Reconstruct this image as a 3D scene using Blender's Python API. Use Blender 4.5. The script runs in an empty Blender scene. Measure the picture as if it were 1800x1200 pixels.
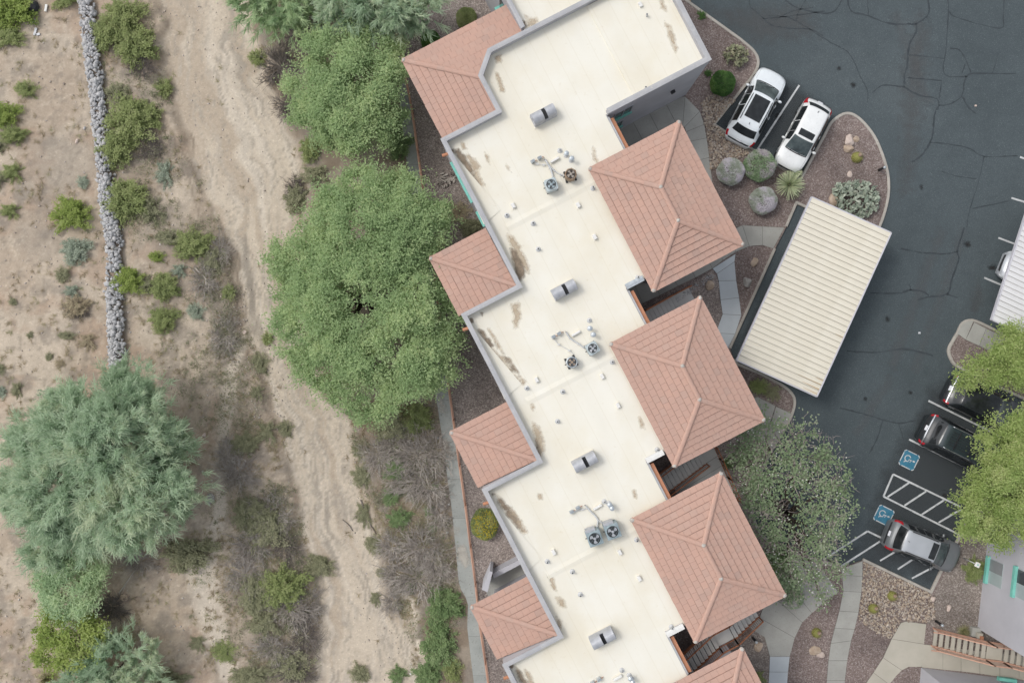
import bpy, bmesh, math, random
import numpy as np
from mathutils import Vector, Matrix
R = math.radians
scene = bpy.context.scene
C = scene.collection
# ------------------------------------------------------------------ camera
CAM_H, F = 50.0, 1500.0          # drone height (m), focal length in photo pixels (1800 wide)
cam_d = bpy.data.cameras.new('camera'); cam = bpy.data.objects.new('camera', cam_d); C.objects.link(cam)
cam.location = (0, 0, CAM_H); cam.rotation_euler = (0, 0, 0)
cam_d.sensor_width = 36.0; cam_d.lens = 36.0*F/1800.0; cam_d.clip_end = 2000.0; cam_d.clip_start = 0.5
scene.camera = cam
# ------------------------------------------------------------------ sky, sun, exposure
SUN_EL = 54.0
world = bpy.data.worlds.new('World'); scene.world = world; world.use_nodes = True
wn, wl = world.node_tree.nodes, world.node_tree.links
bg = wn['Background']
sky = wn.new('ShaderNodeTexSky'); sky.sky_type = 'NISHITA'; sky.sun_disc = False
sky.sun_elevation = R(SUN_EL); sky.sun_rotation = R(-63.4)
sky.air_density = 1.0; sky.dust_density = 3.0; sky.ozone_density = 1.0
hs = wn.new('ShaderNodeHueSaturation'); hs.inputs['Saturation'].default_value = 0.34
wl.new(sky.outputs[0], hs.inputs['Color']); wl.new(hs.outputs[0], bg.inputs[0])
bg.inputs[1].default_value = 0.15
sun_d = bpy.data.lights.new('sun', 'SUN'); sun = bpy.data.objects.new('sun', sun_d); C.objects.link(sun)
sun_d.energy = 0.62; sun_d.angle = R(13.0); sun_d.color = (1.0, 0.98, 0.95)
sd = Vector((1.0, -0.5, -math.tan(R(SUN_EL))*math.hypot(1, 0.5)))
sun.rotation_euler = sd.to_track_quat('-Z', 'Y').to_euler()
sun.location = (-30, 15, 60)
vs = scene.view_settings
vs.view_transform = 'Standard'; vs.look = 'None'; vs.exposure = 0.40; vs.gamma = 1.0; vs.use_curve_mapping = False
scene.render.resolution_x, scene.render.resolution_y = 1024, 682

# ------------------------------------------------------------------ placing helpers
def W(x, y, z=0.0):
    s = (CAM_H - z)/F
    return Vector(((x-900.0)*s, -(y-600.0)*s, z))
CT, ST = math.cos(R(27.5)), math.sin(R(27.5))
def UV(u, v, z=6.2, zref=None):
    p = W(u*CT+v*ST, -u*ST+v*CT, z if zref is None else zref)
    p.z = z
    return p
UX = Vector((CT, ST, 0)); VX = Vector((ST, -CT, 0))     # world directions of the building's u and v
rng = np.random.default_rng(7)
random.seed(5)

# ------------------------------------------------------------------ numpy value noise
_G = np.random.default_rng(11).random((256, 256)).astype(np.float32)
def vnoise(x, y):
    xi = np.floor(x).astype(int); yi = np.floor(y).astype(int)
    fx = x-xi; fy = y-yi
    fx = fx*fx*(3-2*fx); fy = fy*fy*(3-2*fy)
    a = _G[xi & 255, yi & 255]; b = _G[(xi+1) & 255, yi & 255]
    c = _G[xi & 255, (yi+1) & 255]; d = _G[(xi+1) & 255, (yi+1) & 255]
    return (a*(1-fx)+b*fx)*(1-fy)+(c*(1-fx)+d*fx)*fy
def fbm(x, y, o=4):
    t = 0; a = .5; s = 0
    for i in range(o):
        t = t+a*vnoise(x+i*37.3, y+i*17.7); s += a; a *= .5; x = x*2.03; y = y*2.03
    return t/s
def sstep(a, b, x):
    t = np.clip((x-a)/(b-a), 0, 1); return t*t*(3-2*t)

# ------------------------------------------------------------------ materials
MATS = {}
def nodes(name):
    m = bpy.data.materials.new(name); m.use_nodes = True
    nt = m.node_tree; b = nt.nodes['Principled BSDF']
    MATS[name] = m
    return m, nt.nodes, nt.links, b
def rgb(c): return (c[0], c[1], c[2], 1.0)
def ramp(n, l, src, stops):
    r = n.new('ShaderNodeValToRGB'); e = r.color_ramp.elements
    while len(e) < len(stops): e.new(0.5)
    for i, (p, c) in enumerate(stops): e[i].position = p; e[i].color = rgb(c)
    l.new(src, r.inputs[0]); return r
def tex(n, l, kind, scale, detail=4.0, coord='Object', rough=0.6):
    tc = n.new('ShaderNodeTexCoord'); t = n.new('ShaderNodeTex'+kind)
    t.inputs['Scale'].default_value = scale
    if kind == 'Noise': t.inputs['Detail'].default_value = detail; t.inputs['Roughness'].default_value = rough
    l.new(tc.outputs[coord], t.inputs['Vector']); return t
def mixc(n, l, fac, a, b, mode='MIX'):
    m = n.new('ShaderNodeMix'); m.data_type = 'RGBA'; m.blend_type = mode
    for i, v in ((0, fac), (6, a), (7, b)):
        if hasattr(v, 'node'): l.new(v, m.inputs[i])
        elif i == 0: m.inputs[i].default_value = v
        else: m.inputs[i].default_value = rgb(v)
    return m.outputs[2]
def bump(n, l, h, b, strength=0.3, dist=0.02):
    bp = n.new('ShaderNodeBump'); bp.inputs['Strength'].default_value = strength; bp.inputs['Distance'].default_value = dist
    l.new(h, bp.inputs['Height']); l.new(bp.outputs[0], b.inputs['Normal'])
def mottled(name, c1, c2, scale=1.5, rough=0.8, spot=None, bstr=0.2, bscale=30.0, metal=0.0, spec=0.3, rnd=0.0):
    """two colours blended by large noise, plus fine noise relief; rnd = random value shift from object to object"""
    m, n, l, b = nodes(name)
    t = tex(n, l, 'Noise', scale, 6.0)
    r = ramp(n, l, t.outputs[0], [(0.34, c1), (0.66, c2)])
    col = r.outputs[0]
    t2 = tex(n, l, 'Noise', bscale, 3.0)
    if spot:
        r2 = ramp(n, l, t2.outputs[0], [(0.60, (0, 0, 0)), (0.68, (1, 1, 1))])
        col = mixc(n, l, r2.outputs[0], col, spot)
    if rnd:
        oi = n.new('ShaderNodeObjectInfo'); mp = n.new('ShaderNodeMapRange')
        mp.inputs['To Min'].default_value = 1-rnd; mp.inputs['To Max'].default_value = 1+rnd
        l.new(oi.outputs['Random'], mp.inputs[0])
        hv = n.new('ShaderNodeHueSaturation'); l.new(mp.outputs[0], hv.inputs['Value']); l.new(col, hv.inputs['Color'])
        col = hv.outputs[0]
    l.new(col, b.inputs['Base Color'])
    b.inputs['Roughness'].default_value = rough; b.inputs['Metallic'].default_value = metal
    b.inputs['Specular IOR Level'].default_value = spec
    if bstr: bump(n, l, t2.outputs[0], b, bstr, 0.01)
    return m
def gravel(name, cols, scale=22.0, big=0.35, rough=0.95):
    m, n, l, b = nodes(name)
    v = tex(n, l, 'Voronoi', scale); v.inputs['Randomness'].default_value = 1.0
    sp = n.new('ShaderNodeSeparateColor'); l.new(v.outputs['Color'], sp.inputs[0])
    st = [(i/(len(cols)-1), c) for i, c in enumerate(cols)]
    r = ramp(n, l, sp.outputs[0], st); r.color_ramp.interpolation = 'LINEAR'
    t = tex(n, l, 'Noise', big, 6.0)
    r2 = ramp(n, l, t.outputs[0], [(0.30, (0.70, 0.69, 0.68)), (0.72, (1.18, 1.16, 1.13))])
    l.new(mixc(n, l, 1.0, r.outputs[0], r2.outputs[0], 'MULTIPLY'), b.inputs['Base Color'])
    b.inputs['Roughness'].default_value = rough; b.inputs['Specular IOR Level'].default_value = 0.15
    bump(n, l, v.outputs['Distance'], b, 0.5, 0.03)
    return m
def leafmat(name, stops, transl=0.25, rough=0.6):
    """leaf colour from the per-leaf 'tint' attribute"""
    m, n, l, b = nodes(name)
    a = n.new('ShaderNodeAttribute'); a.attribute_name = 'tint'
    k = len(stops)-1
    r = ramp(n, l, a.outputs['Fac'], [(i/k, c) for i, c in enumerate(stops)])
    l.new(r.outputs[0], b.inputs['Base Color']); b.inputs['Roughness'].default_value = rough
    b.inputs['Specular IOR Level'].default_value = 0.25
    tr = n.new('ShaderNodeBsdfTranslucent'); l.new(r.outputs[0], tr.inputs[0])
    mx = n.new('ShaderNodeMixShader'); mx.inputs[0].default_value = transl
    l.new(b.outputs[0], mx.inputs[1]); l.new(tr.outputs[0], mx.inputs[2])
    l.new(mx.outputs[0], n['Material Output'].inputs[0])
    return m

# flat roof coating: cream, faint roll seams and dusty streaks along the v direction
m, n, l, b = nodes('roof_coating')
tc = n.new('ShaderNodeTexCoord'); mp = n.new('ShaderNodeMapping'); mp.inputs['Rotation'].default_value = (0, 0, R(-27.5))
l.new(tc.outputs['Object'], mp.inputs[0])
mp2 = n.new('ShaderNodeMapping'); mp2.inputs['Scale'].default_value = (0.8, 0.3, 1); l.new(mp.outputs[0], mp2.inputs[0])
t = n.new('ShaderNodeTexNoise'); t.inputs['Scale'].default_value = 1.0; t.inputs['Detail'].default_value = 7; l.new(mp2.outputs[0], t.inputs[0])
r = ramp(n, l, t.outputs[0], [(0.25, (0.745, 0.715, 0.62)), (0.52, (0.775, 0.745, 0.65)), (0.78, (0.795, 0.77, 0.685))])
wv = n.new('ShaderNodeTexWave'); wv.bands_direction = 'X'; wv.inputs['Scale'].default_value = 0.345; wv.inputs['Distortion'].default_value = 0.15
l.new(mp.outputs[0], wv.inputs[0])
rs = ramp(n, l, wv.outputs[0], [(0.0, (0.955, 0.945, 0.92)), (0.010, (1, 1, 1))])
t2 = tex(n, l, 'Noise', 0.28, 5.0)
r3 = ramp(n, l, t2.outputs[0], [(0.35, (0.95, 0.92, 0.86)), (0.6, (1.0, 1.0, 1.0))])
t4 = tex(n, l, 'Noise', 5.0, 5.0)
r4 = ramp(n, l, t4.outputs[0], [(0.26, (0.93, 0.91, 0.87)), (0.38, (1.0, 1.0, 1.0))])
c1 = mixc(n, l, 1.0, r.outputs[0], rs.outputs[0], 'MULTIPLY'); c2 = mixc(n, l, 1.0, c1, r3.outputs[0], 'MULTIPLY')
l.new(mixc(n, l, 1.0, c2, r4.outputs[0], 'MULTIPLY'), b.inputs['Base Color'])
b.inputs['Roughness'].default_value = 0.75; b.inputs['Specular IOR Level'].default_value = 0.25
t3 = tex(n, l, 'Noise', 14.0, 4.0); bump(n, l, t3.outputs[0], b, 0.12, 0.01)

# roof dirt: sheets with a ragged, noise-broken edge (alpha from the 'mask' attribute and noise)
def stain_mat(name, c1, c2, scale=2.6, power=1.0):
    m, n, l, b = nodes(name)
    a = n.new('ShaderNodeAttribute'); a.attribute_name = 'mask'
    t = tex(n, l, 'Noise', scale, 7.0)
    t.inputs['Roughness'].default_value = 0.62
    s = n.new('ShaderNodeMath'); s.operation = 'ADD'; l.new(a.outputs['Fac'], s.inputs[0]); l.new(t.outputs[0], s.inputs[1])
    r = n.new('ShaderNodeMapRange'); r.inputs['From Min'].default_value = 0.84; r.inputs['From Max'].default_value = 1.28
    r.inputs['To Max'].default_value = power; l.new(s.outputs[0], r.inputs[0])
    t2 = tex(n, l, 'Noise', 6.0, 5.0); c = ramp(n, l, t2.outputs[0], [(0.35, c1), (0.65, c2)])
    l.new(c.outputs[0], b.inputs['Base Color']); l.new(r.outputs[0], b.inputs['Alpha']); b.inputs['Roughness'].default_value = 0.9
    return m
stain_mat('stain_tan', (0.46, 0.36, 0.25), (0.56, 0.47, 0.35), 2.6, 0.75)
stain_mat('stain_dark', (0.20, 0.155, 0.11), (0.32, 0.25, 0.18), 2.2, 0.92)
stain_mat('asphalt_stain', (0.10, 0.10, 0.10), (0.13, 0.125, 0.12), 2.0, 0.35)
stain_mat('sealed_asphalt', (0.048, 0.054, 0.058), (0.058, 0.065, 0.069), 0.8, 0.6)
stain_mat('oil_stain', (0.018, 0.018, 0.019), (0.03, 0.029, 0.028), 3.0, 0.7)
stain_mat('tyre_wear', (0.115, 0.125, 0.13), (0.14, 0.148, 0.15), 1.4, 0.35)
stain_mat('sand_stain', (0.50, 0.46, 0.40), (0.6, 0.56, 0.48), 3.0, 0.6)

# clay-coloured concrete roof tile, each tile its own tone
m, n, l, b = nodes('roof_tile')
oi = n.new('ShaderNodeObjectInfo'); ge = n.new('ShaderNodeNewGeometry')
s = n.new('ShaderNodeMath'); s.operation = 'ADD'; l.new(oi.outputs['Random'], s.inputs[0]); l.new(ge.outputs['Random Per Island'], s.inputs[1])
f = n.new('ShaderNodeMath'); f.operation = 'FRACT'; l.new(s.outputs[0], f.inputs[0])
r = ramp(n, l, f.outputs[0], [(0.0, (0.48, 0.318, 0.255)), (0.4, (0.492, 0.320, 0.255)), (0.75, (0.503, 0.323, 0.255)), (0.93, (0.485, 0.328, 0.265)), (1.0, (0.44, 0.30, 0.245))])
t = tex(n, l, 'Noise', 0.9, 5.0)
r2 = ramp(n, l, t.outputs[0], [(0.3, (0.93, 0.94, 0.95)), (0.7, (1.04, 1.025, 1.015))])
l.new(mixc(n, l, 1.0, r.outputs[0], r2.outputs[0], 'MULTIPLY'), b.inputs['Base Color']); b.inputs['Roughness'].default_value = 0.85
b.inputs['Specular IOR Level'].default_value = 0.2
t3 = tex(n, l, 'Noise', 18.0, 3.0); bump(n, l, t3.outputs[0], b, 0.25, 0.01)
mottled('tile_underlay', (0.27, 0.18, 0.145), (0.31, 0.205, 0.165))
mottled('mortar', (0.40, 0.37, 0.33), (0.50, 0.47, 0.42), 4)
mottled('stucco_grey', (0.40, 0.395, 0.41), (0.46, 0.455, 0.47), 0.6, 0.9, None, 0.35, 26)
mottled('stucco_pale', (0.45, 0.445, 0.47), (0.51, 0.505, 0.53), 0.5, 0.9, None, 0.35, 26)
mottled('stucco_warm', (0.36, 0.33, 0.31), (0.42, 0.39, 0.37), 0.6, 0.9, None, 0.3, 26)
mottled('coping', (0.37, 0.37, 0.378), (0.45, 0.448, 0.45), 1.2, 0.7, (0.50, 0.48, 0.45), 0.15, 12)
mottled('orange_stucco', (0.44, 0.20, 0.11), (0.52, 0.25, 0.15), 2.5, 0.85)
mottled('rust_paint', (0.30, 0.115, 0.055), (0.42, 0.175, 0.09), 5, 0.75)
mottled('salmon_paint', (0.46, 0.27, 0.195), (0.55, 0.33, 0.24), 4, 0.75)
mottled('teal_paint', (0.16, 0.46, 0.38), (0.22, 0.54, 0.46), 3, 0.55)
mottled('steel_grey', (0.36, 0.37, 0.39), (0.48, 0.49, 0.51), 3, 0.5, None, 0.08, 20, 0.25)
mottled('steel_white', (0.68, 0.67, 0.63), (0.78, 0.77, 0.73), 4, 0.55)
mottled('steel_galv', (0.42, 0.46, 0.48), (0.56, 0.60, 0.62), 6, 0.4, None, 0.05, 20, 0.5)
mottled('ac_blue', (0.26, 0.32, 0.34), (0.34, 0.41, 0.43), 5, 0.5, None, 0.05, 20, 0.2)
mottled('ac_pale', (0.40, 0.46, 0.47), (0.52, 0.57, 0.57), 5, 0.5, None, 0.05, 20, 0.2)
mottled('ac_rusty', (0.20, 0.12, 0.07), (0.42, 0.34, 0.25), 7, 0.8, (0.09, 0.05, 0.03), 0.2, 12)
mottled('black_plastic', (0.018, 0.019, 0.02), (0.03, 0.031, 0.033), 5, 0.5, None, 0, 20)
mottled('dark_metal', (0.03, 0.032, 0.035), (0.05, 0.05, 0.052), 5, 0.45, None, 0, 20, 0.4)
mottled('lead_pipe', (0.45, 0.46, 0.46), (0.6, 0.6, 0.58), 9, 0.5, None, 0, 20)
mottled('white_paint_line', (0.42, 0.43, 0.43), (0.60, 0.61, 0.60), 2.2, 0.7, (0.24, 0.25, 0.26), 0.1, 9)
mottled('blue_paint', (0.035, 0.155, 0.235), (0.055, 0.20, 0.29), 3, 0.65, (0.10, 0.19, 0.24), 0.1, 9)
mottled('crack_sealer', (0.034, 0.041, 0.046), (0.052, 0.062, 0.068), 1.4, 0.75, (0.062, 0.074, 0.08), 0.1, 9)
mottled('concrete', (0.32, 0.315, 0.285), (0.39, 0.385, 0.35), 0.9, 0.9, (0.29, 0.28, 0.255), 0.15, 14, rnd=0.06)
mottled('concrete_new', (0.45, 0.485, 0.50), (0.51, 0.545, 0.56), 0.9, 0.9, None, 0.15, 14, rnd=0.05)
mottled('concrete_warm', (0.40, 0.375, 0.31), (0.46, 0.43, 0.36), 0.9, 0.9, None, 0.15, 14, rnd=0.05)
mottled('concrete_light', (0.52, 0.515, 0.49), (0.60, 0.59, 0.56), 0.9, 0.9, None, 0.15, 14)
mottled('concrete_old', (0.27, 0.285, 0.265), (0.35, 0.36, 0.335), 0.7, 0.9, (0.24, 0.24, 0.22), 0.2, 10, rnd=0.05)
mottled('joint', (0.12, 0.115, 0.105), (0.16, 0.155, 0.14))
mottled('kerb_concrete', (0.36, 0.335, 0.295), (0.45, 0.42, 0.37), 1.2, 0.9, (0.28, 0.26, 0.23), 0.2, 10)
mottled('window_glass', (0.05, 0.06, 0.065), (0.09, 0.10, 0.105), 0.8, 0.08, None, 0, 20, 0.0, 0.6)
mottled('pane_pale', (0.34, 0.40, 0.40), (0.42, 0.48, 0.48), 0.8, 0.2, None, 0, 20, 0.0, 0.5)
mottled('pane_grey', (0.22, 0.23, 0.24), (0.27, 0.28, 0.29), 0.8, 0.25, None, 0, 20, 0.0, 0.5)
mottled('soil', (0.20, 0.16, 0.12), (0.28, 0.22, 0.17))
mottled('dead_wood', (0.30, 0.265, 0.23), (0.46, 0.42, 0.375), 3, 0.95)
mottled('dark_wood', (0.14, 0.12, 0.105), (0.24, 0.21, 0.185), 3, 0.95)
mottled('pale_wood', (0.42, 0.38, 0.33), (0.55, 0.5, 0.44), 3, 0.95)
mottled('bark', (0.07, 0.055, 0.042), (0.12, 0.095, 0.075), 6, 0.95)
mottled('twig_pink', (0.30, 0.25, 0.225), (0.41, 0.35, 0.32), 6, 0.95)
mottled('boulder_tan', (0.38, 0.29, 0.21), (0.52, 0.42, 0.33), 3, 0.95, (0.30, 0.22, 0.16), 0.5, 9)
mottled('boulder_pink', (0.50, 0.40, 0.34), (0.60, 0.51, 0.45), 3, 0.95, None, 0.5, 9)
mottled('boulder_grey', (0.30, 0.285, 0.26), (0.40, 0.38, 0.35), 3, 0.95, None, 0.5, 9)
gravel('gravel_mauve', [(0.145, 0.113, 0.103), (0.19, 0.15, 0.138), (0.215, 0.172, 0.158), (0.25, 0.205, 0.19), (0.37, 0.325, 0.305)], 20)
gravel('gravel_dark', [(0.165, 0.14, 0.128), (0.245, 0.208, 0.19), (0.28, 0.24, 0.22), (0.33, 0.287, 0.262), (0.47, 0.42, 0.385)], 20, 0.5)
gravel('gravel_brown', [(0.155, 0.132, 0.115), (0.205, 0.177, 0.157), (0.235, 0.203, 0.18), (0.28, 0.245, 0.22), (0.40, 0.365, 0.335)], 18)
# asphalt: blue-grey sealcoat, large worn patches and fine grain
m, n, l, b = nodes('asphalt')
t = tex(n, l, 'Noise', 0.10, 5.0); r = ramp(n, l, t.outputs[0], [(0.32, (0.064, 0.080, 0.086)), (0.55, (0.076, 0.094, 0.101)), (0.75, (0.092, 0.110, 0.116))])
t2 = tex(n, l, 'Noise', 1.1, 7.0); r2 = ramp(n, l, t2.outputs[0], [(0.30, (0.92, 0.92, 0.92)), (0.7, (1.06, 1.06, 1.05))])
v = tex(n, l, 'Voronoi', 45.0); sp = n.new('ShaderNodeSeparateColor'); l.new(v.outputs['Color'], sp.inputs[0])
r3 = ramp(n, l, sp.outputs[0], [(0.0, (0.78, 0.78, 0.78)), (0.8, (1.08, 1.08, 1.08)), (0.97, (1.2, 1.2, 1.18)), (1.0, (2.2, 2.1, 2.0))])
c1 = mixc(n, l, 1.0, r.outputs[0], r2.outputs[0], 'MULTIPLY'); l.new(mixc(n, l, 1.0, c1, r3.outputs[0], 'MULTIPLY'), b.inputs['Base Color'])
b.inputs['Roughness'].default_value = 0.8; b.inputs['Specular IOR Level'].default_value = 0.3
bump(n, l, v.outputs['Distance'], b, 0.25, 0.01)
# carport sheet metal: ivory, streaked across the slope
m, n, l, b = nodes('carport_metal')
t = tex(n, l, 'Noise', 0.7, 6.0); r = ramp(n, l, t.outputs[0], [(0.35, (0.66, 0.61, 0.49)), (0.65, (0.715, 0.67, 0.555))])
oi = n.new('ShaderNodeObjectInfo'); hv = n.new('ShaderNodeHueSaturation'); mr = n.new('ShaderNodeMapRange')
mr.inputs['To Min'].default_value = 0.985; mr.inputs['To Max'].default_value = 1.015; l.new(oi.outputs['Random'], mr.inputs[0]); l.new(mr.outputs[0], hv.inputs['Value'])
l.new(r.outputs[0], hv.inputs['Color']); l.new(hv.outputs[0], b.inputs['Base Color']); b.inputs['Roughness'].default_value = 0.5
mottled('carport_metal_pale', (0.60, 0.595, 0.58), (0.68, 0.67, 0.66), 0.8, 0.5, None, 0.05, 20, rnd=0.04)
mottled('carport_trim', (0.50, 0.49, 0.52), (0.58, 0.57, 0.60), 1, 0.5)
mottled('seam_dark', (0.42, 0.40, 0.35), (0.50, 0.475, 0.42), 1, 0.8)  # darker tone seen through the gaps between carport panels
mottled('rust_streak', (0.40, 0.25, 0.12), (0.52, 0.36, 0.2), 4, 0.8)
# stones: tone changes from stone to stone
def stonemat(name, stops):
    m, n, l, b = nodes(name)
    ge = n.new('ShaderNodeNewGeometry'); k = len(stops)-1
    r = ramp(n, l, ge.outputs['Random Per Island'], [(i/k, c) for i, c in enumerate(stops)])
    t = tex(n, l, 'Noise', 9.0, 4.0); r2 = ramp(n, l, t.outputs[0], [(0.3, (0.8, 0.8, 0.8)), (0.7, (1.15, 1.15, 1.15))])
    l.new(mixc(n, l, 1.0, r.outputs[0], r2.outputs[0], 'MULTIPLY'), b.inputs['Base Color']); b.inputs['Roughness'].default_value = 0.95
    b.inputs['Specular IOR Level'].default_value = 0.2
stonemat('stone_grey', [(0.34, 0.338, 0.34), (0.41, 0.408, 0.408), (0.46, 0.455, 0.452), (0.52, 0.512, 0.505), (0.38, 0.37, 0.35)])
stonemat('stone_river', [(0.26, 0.205, 0.165), (0.38, 0.30, 0.225), (0.46, 0.385, 0.30), (0.33, 0.29, 0.26), (0.52, 0.45, 0.37), (0.30, 0.23, 0.18)])
stonemat('pebble', [(0.30, 0.25, 0.21), (0.42, 0.37, 0.31), (0.55, 0.50, 0.45), (0.36, 0.30, 0.25)])
leafmat('leaf_mesquite', [(0.246, 0.349, 0.156), (0.340, 0.461, 0.223), (0.419, 0.540, 0.264), (0.502, 0.593, 0.300)], 0.46)
leafmat('leaf_feather', [(0.323, 0.439, 0.278), (0.430, 0.554, 0.376), (0.518, 0.634, 0.449), (0.586, 0.649, 0.449)], 0.48)
leafmat('leaf_feather_green', [(0.272, 0.392, 0.204), (0.374, 0.511, 0.289), (0.478, 0.605, 0.349), (0.545, 0.648, 0.374)], 0.45)
leafmat('leaf_yellowgreen', [(0.238, 0.326, 0.097), (0.340, 0.438, 0.142), (0.424, 0.512, 0.188), (0.498, 0.539, 0.244)], 0.42)
leafmat('leaf_creosote', [(0.20, 0.24, 0.095), (0.28, 0.335, 0.13), (0.355, 0.405, 0.165), (0.41, 0.43, 0.22)], 0.38)
leafmat('leaf_bright', [(0.19, 0.26, 0.065), (0.27, 0.355, 0.085), (0.34, 0.42, 0.11), (0.38, 0.44, 0.16)], 0.38)
leafmat('leaf_olive', [(0.210, 0.217, 0.120), (0.281, 0.287, 0.168), (0.344, 0.344, 0.210), (0.421, 0.400, 0.267)], 0.3)
leafmat('leaf_sage', [(0.200, 0.237, 0.165), (0.286, 0.336, 0.250), (0.386, 0.437, 0.336), (0.501, 0.537, 0.415)], 0.25)
leafmat('leaf_dry', [(0.276, 0.221, 0.138), (0.373, 0.304, 0.200), (0.442, 0.373, 0.248), (0.331, 0.317, 0.179)], 0.2)
leafmat('leaf_ash', [(0.179, 0.246, 0.132), (0.252, 0.336, 0.182), (0.325, 0.408, 0.237), (0.403, 0.450, 0.303)], 0.42)
leafmat('leaf_weed', [(0.138, 0.212, 0.085), (0.200, 0.295, 0.125), (0.276, 0.366, 0.164), (0.331, 0.414, 0.210)], 0.35)
leafmat('leaf_boxwood', [(0.056, 0.125, 0.031), (0.081, 0.175, 0.044), (0.112, 0.219, 0.056), (0.163, 0.269, 0.075)], 0.25)
leafmat('leaf_lavender', [(0.371, 0.409, 0.321), (0.506, 0.526, 0.468), (0.653, 0.604, 0.653), (0.700, 0.672, 0.700)], 0.25)
leafmat('leaf_sagegreen', [(0.189, 0.284, 0.142), (0.284, 0.379, 0.218), (0.408, 0.427, 0.360), (0.502, 0.445, 0.474)], 0.2)
leafmat('leaf_yucca', [(0.324, 0.381, 0.194), (0.437, 0.502, 0.308), (0.551, 0.599, 0.389), (0.680, 0.664, 0.454)], 0.15)
leafmat('leaf_cactus', [(0.224, 0.284, 0.218), (0.310, 0.363, 0.284), (0.396, 0.436, 0.350), (0.475, 0.495, 0.409)], 0.0)
leafmat('leaf_cactus_olive', [(0.184, 0.201, 0.115), (0.253, 0.265, 0.161), (0.322, 0.316, 0.207), (0.391, 0.356, 0.241)], 0.0)
leafmat('leaf_scrub', [(0.17, 0.19, 0.10), (0.25, 0.26, 0.15), (0.34, 0.315, 0.22), (0.42, 0.385, 0.29), (0.22, 0.27, 0.14)], 0.3)
leafmat('leaf_grass', [(0.170, 0.200, 0.075), (0.240, 0.260, 0.110), (0.340, 0.310, 0.160), (0.420, 0.360, 0.210)], 0.2)
leafmat('flower_yellow', [(0.55, 0.42, 0.02), (0.62, 0.48, 0.03)], 0.2)
leafmat('flower_white', [(0.6, 0.6, 0.52), (0.75, 0.74, 0.68)], 0.2)
leafmat('barrel_green', [(0.13, 0.15, 0.03), (0.20, 0.21, 0.045), (0.27, 0.26, 0.08), (0.36, 0.33, 0.14)], 0.0)

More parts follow.
